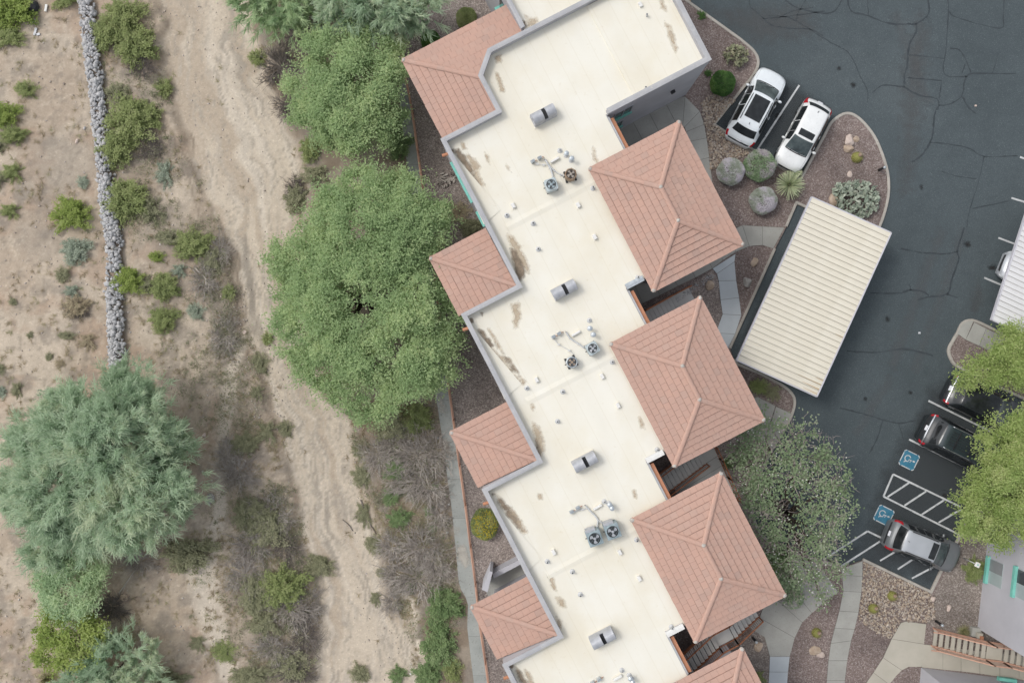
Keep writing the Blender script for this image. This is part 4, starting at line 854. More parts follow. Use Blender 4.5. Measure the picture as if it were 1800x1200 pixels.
# ================================================================== ROOFTOP EQUIPMENT (separate things)
def rooftop(name, x, y, label, cat, group, rz=27.5, z=ZD):
    o = empty(name, W(x, y, z), R(rz)); tag(o, label, cat, group); return o
cooler_parts = None
ORD = ['northernmost', 'second', 'third', 'southernmost']
for i, (x, y) in enumerate([(955, 205), (991, 510), (1027, 810), (1058, 1117)]):
    root = rooftop('roof_ventilator', x, y, f'grey twin hood roof ventilator on cream roof, {["northernmost of four", "second from the north", "third from the north", "southernmost of four"][i]}', 'ventilator', 'roof ventilators')
    if cooler_parts is None:
        cooler_parts = []
        mb = MB().prism([(-.64, -.31), (.64, -.31), (.64, .31), (-.64, .31)], 0, .42); cooler_parts.append(bevel(mb.build('curb', 'steel_grey', root), .015))
        for xa, xb in ((-.635, -.06), (.13, .635)):
            mb = MB(); ns = 12
            for xx in (xa, xb):
                for j in range(ns+1): t_ = math.pi*j/ns; mb.v.append((xx, .305*math.cos(t_), .42+.34*math.sin(t_)))
                for j in range(ns+1): t_ = math.pi*(ns-j)/ns; mb.v.append((xx, .285*math.cos(t_), .42+.32*math.sin(t_)))
            q = 2*ns+2
            for j in range(q): mb.f.append((j, (j+1) % q, q+(j+1) % q, q+j))
            mb.f += [(j, j+1, q-2-j, q-1-j) for j in range(ns)]+[(q+j+1, q+j, q+q-1-j, q+q-2-j) for j in range(ns)]
            cooler_parts.append(mb.build('hood', 'steel_grey', root))
        mb = MB().prism([(-.60, -.27), (.60, -.27), (.60, .27), (-.60, .27)], .42, .50); cooler_parts.append(mb.build('louvre', 'dark_metal', root))
        mb = MB().prism([(-.70, -.37), (.70, -.37), (.70, .37), (-.70, .37)], 0, .03); cooler_parts.append(mb.build('flashing', 'roof_coating', root))
    else:
        for p_ in cooler_parts:
            c_ = p_.copy(); C.objects.link(c_); c_.parent = root
def rsq(h, r_, n_=5): return [(sx*(h-r_)+r_*math.cos(R(a0+k*90/n_)), sy*(h-r_)+r_*math.sin(R(a0+k*90/n_))) for sx, sy, a0 in ((1, 1, 0), (-1, 1, 90), (-1, -1, 180), (1, -1, 270)) for k in range(n_+1)]
def condenser(x, y, rz, label, body, fanc, half=.32, H=.62, corner=.09, blades=4, box=False, octo=False):
    root = rooftop('condenser', x, y, label, 'air conditioner', 'rooftop condensers', rz)
    outl = [(half*math.cos(R(22.5+45*i))*1.06, half*math.sin(R(22.5+45*i))*1.06) for i in range(8)] if octo else rsq(half, corner)
    bevel(MB().prism(outl, .06, H).build('cabinet', body, root), .015)
    fr = half*.80
    MB().lathe((0, 0, 0), [(fr, H+.001), (fr, H+.004)], 28).build('fan_well', 'black_plastic', root)
    mb = MB(); nr = 28
    mb.v = [(rr*math.cos(2*math.pi*i/nr), rr*math.sin(2*math.pi*i/nr), zz) for rr, zz in ((fr, H+.002), (fr+.005, H+.045), (fr+.035, H+.045), (fr+.045, H+.002)) for i in range(nr)]
    mb.f = [(j*nr+i, j*nr+(i+1) % nr, (j+1)*nr+(i+1) % nr, (j+1)*nr+i) for j in range(3) for i in range(nr)]; mb.build('fan_ring', body, root, True)
    mb = MB()
    for i in range(blades):
        a0 = 2*math.pi*i/blades+.3; w_ = .5 if blades == 4 else .52
        mb.poly([(.05*math.cos(a0), .05*math.sin(a0), H+.022)]+[(fr*.86*math.cos(a0+w_*t_), fr*.86*math.sin(a0+w_*t_), H+.012+.02*t_) for t_ in (-.8, -.4, 0, .4, .8, 1.0)])
    mb.build('fan', fanc, root)
    MB().lathe((0, 0, 0), [(.07, H+.01), (.07, H+.05), (.045, H+.06)], 14).build('motor', fanc, root, True)
    mb = MB()
    for i in range(7):
        t_ = fr*(-.75+.25*i); q = math.sqrt(max(0, fr*fr-t_*t_)); mb.beam((t_, -q, H+.055), (t_, q, H+.055), .006, .006)
    mb.build('guard', body, root)
    mb = MB()
    for sx in (-1, 1): mb.prism([(sx*half*.8-.05, -half), (sx*half*.8+.05, -half), (sx*half*.8+.05, half), (sx*half*.8-.05, half)], 0, .06)
    mb.build('foot_rail', 'dark_metal', root)
    if box: bevel(MB().prism([(-half*.9, half), (half*.5, half), (half*.5, half+.13), (-half*.9, half+.13)], .1, H-.06).build('service_box', 'steel_grey', root), .01)
    MB().tube([(-half-.08, 0, .18), (-half+.02, 0, .18)], .025, 8).build('valve', 'dark_metal', root)
condenser(968, 328, 20, 'pale blue round cornered condenser southwest of its rusty neighbour, northern roof unit', 'ac_pale', 'ac_blue', .31, .62, .10)
condenser(1002, 310, 15, 'rusty eight sided condenser beside pale blue one, northern roof unit', 'ac_rusty', 'dead_wood', .30, .62, .1, 4, False, True)
condenser(1040, 612, 30, 'pale condenser with dark fan, nearest to the middle hip roof', 'ac_pale', 'steel_grey', .30, .60, .09)
condenser(1004, 636, 25, 'rusty dull condenser standing alone southwest of pale one, middle of roof', 'steel_galv', 'ac_rusty', .29, .58, .1, 4, False, True)
condenser(1043, 940, 20, 'square blue grey condenser with side box, left of the southern pair', 'ac_blue', 'steel_grey', .37, .78, .03, 3, True)
condenser(1074, 928, 20, 'square blue grey condenser, right of the southern pair near hip roof', 'ac_blue', 'steel_grey', .37, .78, .03, 3, True)
def pipe_run(pts, label, z=ZD+.12, r_=.035, mat='lead_pipe'):
    P = [W(x, y, z) for x, y in smooth_line(pts, 5)]; P[0].z = ZD; P[-1].z = z+.05
    root = empty('refrigerant_pipe', (P[0].x, P[0].y, ZD)); tag(root, label, 'pipe', 'rooftop pipe runs')
    o3 = root.location
    MB().tube([p-o3 for p in P], r_, 7).build('pipe', mat, root, True)
    for t_ in (.35, .7): q = P[int(len(P)*t_)]-o3; MB().box((q.x, q.y, 0), (1, 0, 0), (0, 1, 0), .07, .05, 0, q.z-r_).build('support_block', 'steel_white', root)
pipe_run([(958, 280), (964, 290), (970, 303), (972, 316), (970, 322)], 'thick pale pipe bending down to the pale blue northern condenser', r_=.05)
pipe_run([(963, 287), (972, 298), (984, 306), (993, 309)], 'thin pipe running to the rusty eight sided northern condenser')
pipe_run([(938, 286), (950, 289), (962, 290)], 'thin pipe behind the two northern pipe hoods', r_=.015)
pipe_run([(995, 583), (1002, 594), (1014, 602), (1027, 611)], 'thick pipe running to the pale condenser by middle hip', r_=.045)
pipe_run([(972, 592), (982, 605), (998, 614), (1008, 622)], 'thin looping pipe to the rusty middle condenser', r_=.015)
pipe_run([(1029, 888), (1038, 898), (1048, 908), (1051, 916), (1049, 926)], 'thick pale pipe down to the left of two southern condensers', r_=.045)
pipe_run([(1048, 908), (1054, 916), (1064, 922), (1068, 921)], 'pale pipe curving to the right of two southern condensers', r_=.035)
pipe_run([(1004, 898), (1016, 897), (1032, 893)], 'grey pipe between southern pipe hoods and the crossing', r_=.022)
def box_vent(x, y, label, l_=.26, w_=.17, rz=-62, mat='steel_white'):
    root = rooftop('box_vent', x, y, label, 'vent', 'small roof vents', rz)
    bevel(MB().prism([(-l_/2, -w_/2), (l_/2, -w_/2), (l_/2, w_/2), (-l_/2, w_/2)], 0, .2).build('body', mat, root), .02)
    MB().prism([(-l_/2-.06, -w_/2-.06), (l_/2+.06, -w_/2-.06), (l_/2+.06, w_/2+.06), (-l_/2-.06, w_/2+.06)], 0, .02).build('flashing', 'roof_coating', root)
def pipe_vent(x, y, label, r_=.06, h=.32, mat='lead_pipe', cap=False):
    root = rooftop('pipe_vent', x, y, label, 'vent', 'small roof vents')
    MB().lathe((0, 0, 0), [(.14, 0), (.13, .03), (r_, .06), (r_, h), (r_*.7, h), (r_*.7, h-.04)], 12).build('pipe', mat, root)
    if cap: MB().lathe((0, 0, 0), [(r_*1.1, h+.01), (r_*1.9, h+.03), (r_*1.9, h+.10), (r_*.5, h+.15)], 12).build('rain_cap', 'steel_galv', root)
    else: MB().lathe((0, 0, 0), [(r_*.68, h-.03), (r_*.68, h-.025)], 10).build('opening', 'black_plastic', root)
def pipe_hood(x, y, label, mat='steel_galv'):
    root = rooftop('pipe_hood', x, y, label, 'pipe hood', 'goose neck pipe hoods', 30)
    MB().prism([(-.09, -.07), (.09, -.07), (.09, .07), (-.09, .07)], 0, .26).build('box', mat, root)
    MB().hexa([(-.10, -.08, .24), (.12, -.08, .20), (.12, .08, .20), (-.10, .08, .24)], [(-.06, -.05, .36), (.12, -.06, .27), (.12, .06, .27), (-.06, .05, .36)]).build('lid', mat, root)
    MB().tube([(.05, 0, .12), (.2, -.04, .12), (.24, -.06, .0)], .018, 6).build('stub_pipe', 'orange_stucco', root)
UN = ['northern', 'middle', 'southern', 'last southern']
for i, (x, y) in enumerate([(936, 285), (972, 592), (1004, 898), (1041, 1198)]): pipe_hood(x, y, f'western of the two galvanised pipe hoods, {UN[i]} condenser group')
for i, (x, y) in enumerate([(948, 279), (982, 586), (1015, 891), (1052, 1191)]): pipe_hood(x, y, f'eastern of the two galvanised pipe hoods, {UN[i]} condenser group')
for i, (x, y, a_) in enumerate([(975, 282, 30), (1012, 586, 30), (1050, 890, 30), (1085, 1189, 30)]): box_vent(x, y, f'long white duct box lying by the pipes, {UN[i]} condenser group', .5, .11, a_)
for i, (x, y) in enumerate([(984, 265), (1036, 563), (1062, 881), (1093, 1177)]): pipe_vent(x, y, f'short grey vent pipe northeast of the pipes, {UN[i]} condenser group', .045, .25)
for i, (x, y) in enumerate([(995, 273), (1036, 577), (1070, 884), (1106, 1186)]): pipe_vent(x, y, f'first capped flue beside the duct box, {UN[i]} condenser group', .065, .42, 'lead_pipe', True)
for i, (x, y) in enumerate([(1004, 282), (1042, 588), (1074, 890), (1110, 1192)]): pipe_vent(x, y, f'second capped flue further from the duct box, {UN[i]} condenser group', .065, .42, 'lead_pipe', True)
for x, y, lb in [(902, 362, 'white box vent just north of the first roof welt, western side'), (1016, 361, 'white box vent just south of the rusty northern condenser'), (943, 667, 'white box vent west of the middle condensers, just above the roof welt'), (1058, 661, 'white box vent south of the pale middle condenser'), (1086, 712, 'lower white box vent between middle condensers and middle hip roof'), (973, 969, 'white box vent southwest of the southern condensers'), (1089, 969, 'white box vent south of the right southern condenser'), (1123, 1015, 'lower white box vent beside the southern hip roof'), (1045, 417, 'white box vent southeast of first welt beside the northern hip roof'), (1125, 10, 'white box vent near top edge on raised roof section')]:
    box_vent(x, y, lb)
for x, y, lb in [(891, 379, 'short vent pipe with tan stain near first roof welt'), (1042, 331, 'short vent pipe at edge of the northern hip roof'), (946, 438, 'rusty short vent pipe north of second ventilator'), (926, 682, 'short vent pipe at end of stained valley, middle unit'), (989, 688, 'tiny vent pipe below the middle roof welt'), (980, 740, 'tan short vent pipe north of third ventilator'), (1076, 636, 'small vent pipe at edge of the middle hip roof'), (962, 986, 'vent pipe west of the southern roof welt'), (1006, 1004, 'tiny white vent pipe below southern roof welt'), (1020, 1044, 'dark short vent pipe north of southernmost ventilator'), (1119, 948, 'small vent pipe at edge of the southern hip roof'), (1136, 29, 'dark vent pipe on the raised roof section'), (1134, 156, 'small vent pipe near south edge of the raised section'), (937, 393, 'tiny vent pipe south of first roof welt'), (1121, 488, 'vent pipe beside the corner of northern hip roof'), (1155, 790, 'vent pipe beside the corner of middle hip roof'), (1180, 1101, 'vent pipe beside the corner of southern hip roof')]:
    pipe_vent(x, y, lb, .055, .30, 'lead_pipe')

# ================================================================== STAIRS BETWEEN THE PAVILIONS
def railing(root, a_, b_, h=1.0, mat='rust_paint', step=.13, mid=False):
    a_ = Vector(a_); b_ = Vector(b_); up = Vector((0, 0, h))
    MB().beam(a_+up, b_+up, .06, .05).build('handrail', mat, root); MB().beam(a_+Vector((0, 0, .1)), b_+Vector((0, 0, .1)), .04, .04).build('bottom_rail', mat, root)
    n_ = max(2, int((b_-a_).length/step)); mb = MB()
    for i in range(n_+1): p = a_.lerp(b_, i/n_); mb.beam(p+Vector((0, 0, .1)), p+up, .018, .018)
    tag(mb.build('picket', mat, root), kind='stuff')
    for p in (a_, b_): MB().beam(p-Vector((0, 0, .1)), p+up+Vector((0, 0, .04)), .06, .06).build('post', mat, root)
def flight(root, org3, d, w_, n_, run, rise, z0, tread='concrete', stringer='rust_paint', gap=.03, open_=False):
    """n steps rising along d from org3 (left edge of travel on w side)"""
    s_ = Vector((-d.y, d.x, 0))
    for i in range(n_):
        p = org3+d*(run*i); zt = z0+rise*(i+1)
        q = [p, p+d*(run-gap if open_ else run+.02), p+d*(run-gap if open_ else run+.02)+s_*w_, p+s_*w_]
        MB().prism([(v_.x, v_.y) for v_ in q], zt-.05 if open_ else z0-.05, zt-.0005*i).build('tread', tread, root)
    e = org3+d*(run*n_)
    for k in (0, 1):
        o_ = s_*(w_*k+(.03 if k else -.03)); a_ = org3+o_; b_ = e+o_
        MB().beam(Vector((a_.x, a_.y, z0+.05)), Vector((b_.x, b_.y, z0+rise*n_+.05)), .05, .26).build('stringer', stringer, root)
    return e
def stair_between(k, Ub, Vn, segs, label, zg=.13, w_=1.08, pale=False):
    base = PT(Ub, Vn, 0); root = empty('staircase', base); tag(root, label, 'staircase', 'outdoor staircases')
    d = -UX; s_ = Vector((-d.y, d.x, 0))          # s_ points south (+v)
    cur = Vector((0, 0, 0)); z = zg
    for kind, val in segs:
        if kind == 'f':
            e = flight(root, cur, d, w_, val, .275, .178, z, 'concrete_light', open_=True, gap=.045); zn = z+.178*val
        else:
            e = cur+d*val; zn = z; q = [cur, e, e+s_*w_, cur+s_*w_]; MB().prism([(v_.x, v_.y) for v_ in q], z-.16, z-.001).build('landing', 'concrete_light', root)
        for sd_ in (0, 1):
            o_ = s_*(w_*sd_+(.03 if sd_ else -.03)); railing(root, Vector((cur.x+o_.x, cur.y+o_.y, z)), Vector((e.x+o_.x, e.y+o_.y, zn)))
        cur = e; z = zn
    return root
stair_between(1, 10.6, 1.95, [('l', 1.0), ('f', 8), ('l', 1.4)], 'rust railed concrete stair between the northern and middle hip roofs')
stair_between(2, 6.75, 10.45, [('f', 11), ('l', 1.0)], 'rust railed concrete stair between the middle and southern hip roofs')
stair_between(3, 5.35, 19.75, [('f', 7), ('l', 1.0), ('f', 8), ('l', .8)], 'long rust railed stair between the southern hip and the lowest hip roof')
walk('alcove_paving', [((1175, 840), (1255, 782)), ((1182, 852), (1263, 800)), ((1189, 866), (1272, 816)), ((1196, 880), (1281, 835)), ((1203, 893), (1290, 852)), ((1210, 908), (1298, 872))], 'concrete_light', 0.124)
fr = empty('rust_fence', W(1256, 788, .1)); tag(fr, 'rust brown picket fence beside the middle stair, running under the flowering tree', 'fence')
fp = [W(1254, 784, .1), W(1264, 806, .1), W(1278, 838, .1), W(1296, 878, .1)]
for i in range(3): railing(fr, fp[i]-fr.location, fp[i+1]-fr.location, 1.05, 'rust_paint', .1)

# ================================================================== FENCE ALONG THE DRAINAGE PATH
fc = empty('pipe_fence', W(*RAIL[0], .05)); tag(fc, 'long rust brown two rail pipe fence along the concrete path', 'fence')
pts = []
rl = smooth_line(RAIL, 4); acc = 0; last = W(*rl[0], 0.03); pts.append(last)
for x, y in rl[1:]:
    p = W(x, y, 0.03)
    if (p-last).length > 2.2: pts.append(p); last = p
for i, p in enumerate(pts):
    MB().tube([p-fc.location-Vector((0, 0, .2)), p-fc.location+Vector((0, 0, 1.08))], .035, 7).build('post', 'rust_paint', fc, True)
    if i < len(pts)-1:
        for zz, r_ in ((1.05, .038), (.55, .03), (.12, .03)): MB().tube([p-fc.location+Vector((0, 0, zz)), pts[i+1]-fc.location+Vector((0, 0, zz))], r_, 7).build('rail', 'salmon_paint', fc, True)

# ================================================================== NEIGHBOURING BUILDINGS AND THEIR STAIR
nb = empty('neighbour_building', W(1718, 1103, .1)); tag(nb, 'pale lilac stucco building with teal window sills at the right edge', 'building')
def npart(mb, name, mat, parent=None, root=None):
    o3 = (root or nb).location; mb.v = [(x-o3.x, y-o3.y, z-o3.z) for x, y, z in mb.v]; return mb.build(name, mat, parent or root or nb)
Bq = [W(1741, 905, .1), W(1718, 1103, .1)]; dW = (Bq[1]-Bq[0]).normalized(); dE = Vector((-dW.y, dW.x, 0))
q = [Bq[0], Bq[1], Bq[1]+dE*9, Bq[0]+dE*9]
npart(MB().prism([(p.x, p.y) for p in q], -.1, 6.1), 'wall', 'stucco_pale'); npart(MB().prism(inset([(p.x, p.y) for p in q], .05), 6.1, 6.14), 'roof_deck', 'roof_coating')
def west_window(y0, y1, z0, z1, pane, half=True):
    t0, t1 = [(W(1730, y, 0)-Bq[0]).dot(dW) for y in (y0, y1)]
    P_ = lambda t_, e_: ((Bq[0]+dW*t_+dE*e_).x, (Bq[0]+dW*t_+dE*e_).y)
    w_ = npart(MB().prism([P_(t0, -.02), P_(t1, -.02), P_(t1, .02), P_(t0, .02)], z0, z1), 'window', 'pane_pale')
    npart(MB().prism([P_(t0+.03, -.028), P_((t0+t1)/2, -.028), P_((t0+t1)/2, .01), P_(t0+.03, .01)], z0+.03, z1-.03), 'pane', pane, w_)
    npart(MB().prism([P_(t0-.1, -.17), P_(t1+.1, -.17), P_(t1+.1, .01), P_(t0-.1, .01)], z0-.22, z0-.005), 'sill', 'teal_paint', w_)
west_window(976, 1018, .62, 1.95, 'pane_grey'); west_window(972, 1018, 3.3, 4.6, 'window_glass')
nc = empty('corner_building', W(1619, 1172, .1)); tag(nc, 'pale stucco building corner with teal sill at the bottom right edge', 'building')
qc = [W(1619, 1172.5, .1), W(1870, 1205, .1), W(1850, 1500, .1), W(1590, 1500, .1)]
npart(MB().prism([(p.x, p.y) for p in qc], -.1, 6.0), 'wall', 'stucco_pale', None, nc); npart(MB().prism(inset([(p.x, p.y) for p in qc], .05), 6.0, 6.04), 'roof_deck', 'roof_coating', None, nc)
a_, b_ = W(1745, 1188.5, .1), W(1776, 1192.5, .1); nn_ = (qc[1]-qc[0]).normalized(); nn_ = Vector((-nn_.y, nn_.x, 0))
w_ = npart(MB().prism([(p.x, p.y) for p in (a_-nn_*.02, b_-nn_*.02, b_+nn_*.02, a_+nn_*.02)], .75, 2.0), 'window', 'pane_grey', None, nc)
npart(MB().prism([(p.x, p.y) for p in (a_-nn_*.02, b_-nn_*.02, b_+nn_*.2, a_+nn_*.2)], .5, .74), 'sill', 'teal_paint', w_, nc)
sr = empty('metal_staircase', W(1637, 1132, .13)); tag(sr, 'salmon railed stair of pale treads climbing to the right edge building', 'staircase', 'outdoor staircases')
d = Vector((.993, -.118, 0)).normalized(); s_ = Vector((-d.y, d.x, 0)); w_ = .92; cur = Vector((0, 0, 0)); z = 0.0
for kind, val in (('f', 9), ('l', .95), ('f', 8)):
    if kind == 'f': e = flight(sr, cur, d, w_, val, .262, .165, z, 'concrete_warm', 'salmon_paint', .045, True); zn = z+.165*val
    else:
        e = cur+d*val; zn = z; q = [cur+d*.02, e-d*.03, e-d*.03+s_*w_, cur+d*.02+s_*w_]; MB().prism([(v_.x, v_.y) for v_ in q], z-.03, z+.0).build('landing', 'concrete_warm', sr)
        for o_ in (s_*-.03, s_*(w_+.03)): MB().beam(Vector((cur.x+o_.x, cur.y+o_.y, z+.02)), Vector((e.x+o_.x, e.y+o_.y, z+.02)), .05, .22).build('stringer', 'salmon_paint', sr)
    for sd_ in (0, 1):
        o_ = s_*(w_*sd_+(.06 if sd_ else -.06)); railing(sr, Vector((cur.x+o_.x, cur.y+o_.y, z)), Vector((e.x+o_.x, e.y+o_.y, zn)), .95, 'salmon_paint', .10)
    cur = e; z = zn
for o_ in (s_*-.06, s_*(w_+.06)):
    MB().beam(Vector((o_.x, o_.y, .95)), Vector((o_.x, o_.y, .95))-d*.45, .06, .05).build('rail_end', 'salmon_paint', sr)

# ================================================================== CARPORTS
def carport(name, c4, z, label, sheet, trim, pitch, postpx, streaks=()):
    """c4: photo corners, the ribs run along edge 0-1; panels are laid from edge 0-1 towards edge 3-2"""
    P = [W(x, y, z) for x, y in c4]; cen = sum(P, Vector())/4
    root = empty(name, (cen.x, cen.y, 0)); tag(root, label, 'carport', 'carports')
    o3 = root.location; P = [p-o3 for p in P]
    a_ = (P[1]-P[0]); L_ = a_.length; a_ = a_.normalized(); b_ = (P[3]-P[0]); Wd = b_.length; b_ = b_.normalized()
    n_ = int(round(Wd/pitch)); st_ = Wd/n_
    mb = MB(); prof = [(.0, -.06), (.004, .0), (.05, .004), (.085, -.012), (st_-.037, -.012), (st_-.033, -.055), (st_-.031, -.06)]
    for t_ in (0, L_):
        for y_, zz in prof: q = a_*t_+b_*y_; mb.v.append((q.x, q.y, zz))
    k = len(prof); mb.f = [(i, i+1, k+i+1, k+i) for i in range(k-1)]
    me = mb.mesh('roof_panel'); me.materials.append(MATS[sheet])
    for i in range(n_):
        o = link('roof_panel', me, root); o.location = P[0]+b_*(st_*i)+Vector((0, 0, random.uniform(-.004, .004)))
    for p, q in ((P[0], P[3]), (P[1], P[2])): MB().beam(p+Vector((0, 0, -.09)), q+Vector((0, 0, -.09)), .07, .2).build('fascia', trim, root)
    for p, q in ((P[0], P[1]), (P[3], P[2])): MB().beam(p+Vector((0, 0, -.07)), q+Vector((0, 0, -.07)), .06, .16).build('edge_trim', trim, root)
    MB().hexa([p+Vector((0, 0, -.10)) for p in (P[0], P[3], P[2], P[1])], [p+Vector((0, 0, -.066)) for p in (P[0], P[3], P[2], P[1])]).build('deck_sheet', 'seam_dark', root)
    for f_ in (.3, .7): MB().beam(P[0].lerp(P[1], f_)+Vector((0, 0, -.2)), P[3].lerp(P[2], f_)+Vector((0, 0, -.2)), .12, .2).build('purlin', 'steel_grey', root)
    for f1 in (.15, .5, .85):
        for f2 in (.3, .7):
            p = P[0].lerp(P[1], f2).lerp(P[3].lerp(P[2], f2), f1); MB().beam(Vector((p.x, p.y, 0)), Vector((p.x, p.y, z-.3)), .15, .15).build('post', 'steel_grey', root)
    for t0, t1, w0, w1, j in streaks:
        mb = MB(); y_ = j*Wd; q = [a_*(L_*t0)+b_*y_, a_*(L_*t1)+b_*y_, a_*(L_*t1)+b_*(y_+w1), a_*(L_*t0)+b_*(y_+w0)]
        mb.poly([(P[0]+v_)+Vector((0, 0, .008)) for v_ in q]); mb.build('rust_stain', 'rust_streak', root)
    return root
carport('carport', [(1427, 346), (1567, 409), (1436, 697), (1295, 633)], 2.75, 'ribbed ivory metal carport roof standing beside the clay hip roofs', 'carport_metal', 'carport_trim', .318, None,
        [(.78, .995, .01, .05, .957), (.82, .995, .01, .04, .985), (.7, .995, .008, .03, .93), (.9, .995, .01, .04, .905), (.9, .995, .01, .03, .64)])
carport('carport', [(1818, 335), (2010, 425), (1936, 655), (1744, 562)], 2.75, 'pale ribbed carport roof cut off by the right edge of the picture', 'carport_metal_pale', 'carport_trim', .29, None)
# ================================================================== VEHICLES
def paint(name, c, rough=0.25, metal=0.0, flake=0.0):
    m, n, l, b = nodes(name)
    t = tex(n, l, 'Noise', 1.3, 5.0); r = ramp(n, l, t.outputs[0], [(0.3, tuple(x*.93 for x in c)), (0.7, tuple(min(1, x*1.03) for x in c))])
    l.new(r.outputs[0], b.inputs['Base Color']); b.inputs['Roughness'].default_value = rough; b.inputs['Metallic'].default_value = metal
    b.inputs['Coat Weight'].default_value = 0.6; b.inputs['Coat Roughness'].default_value = 0.12
    t2 = tex(n, l, 'Noise', 6.0, 4.0); mr = n.new('ShaderNodeMapRange'); mr.inputs['To Min'].default_value = rough*.8; mr.inputs['To Max'].default_value = rough*1.5
    l.new(t2.outputs[0], mr.inputs[0]); l.new(mr.outputs[0], b.inputs['Roughness'])
paint('paint_white', (0.78, 0.82, 0.83)); paint('paint_pearl', (0.81, 0.82, 0.80)); paint('paint_black', (0.020, 0.024, 0.026), .3); paint('paint_darkteal', (0.035, 0.05, 0.055), .3, .2)
paint('paint_grey', (0.17, 0.18, 0.185), .35, .3); paint('paint_silver', (0.46, 0.48, 0.50), .3, .4); paint('roof_pale', (0.42, 0.44, 0.46), .35, .2)
m, n, l, b = nodes('car_glass'); t = tex(n, l, 'Noise', 1.5, 3.0); r = ramp(n, l, t.outputs[0], [(0.35, (0.035, 0.05, 0.052)), (0.65, (0.10, 0.125, 0.125))])
l.new(r.outputs[0], b.inputs['Base Color']); b.inputs['Roughness'].default_value = 0.06; b.inputs['Specular IOR Level'].default_value = 0.5
m, n, l, b = nodes('car_glass_dark'); t = tex(n, l, 'Noise', 1.5, 3.0); r = ramp(n, l, t.outputs[0], [(0.35, (0.012, 0.014, 0.015)), (0.65, (0.03, 0.034, 0.036))])
l.new(r.outputs[0], b.inputs['Base Color']); b.inputs['Roughness'].default_value = 0.06
mottled('tail_red', (0.30, 0.012, 0.018), (0.42, 0.02, 0.03), 8, .2, None, 0, 20); mottled('lamp_clear', (0.45, 0.47, 0.48), (0.62, 0.64, 0.65), 9, .15, None, 0, 20)
mottled('chrome', (0.55, 0.56, 0.57), (0.65, 0.66, 0.67), 4, .2, None, 0, 20, 0.9); mottled('tyre', (0.014, 0.014, 0.015), (0.024, 0.024, 0.025), 8, .8); mottled('plate_white', (0.62, 0.63, 0.66), (0.7, 0.7, 0.72), 9, .5, None, 0, 20)
SUV = dict(s=[0, .012, .035, .06, .085, .165, .22, .42, .56, .605, .77, .80, .92, .965, .988, 1.0],
           w=[.74, .86, .925, .955, .97, .985, .99, 1.0, 1.0, 1.0, .99, .985, .95, .88, .80, .70],
           zb=[.62, .74, .84, .93, .95, .96, .96, .95, .93, .92, .91, .90, .82, .72, .62, .52],
           zr=[.64, .79, .92, 1.06, 1.10, 1.56, 1.63, 1.68, 1.65, 1.60, 1.08, 1.03, .94, .83, .70, .56],
           wr=[.62, .72, .80, .84, .82, .70, .70, .71, .70, .69, .80, .85, .82, .76, .68, .58])
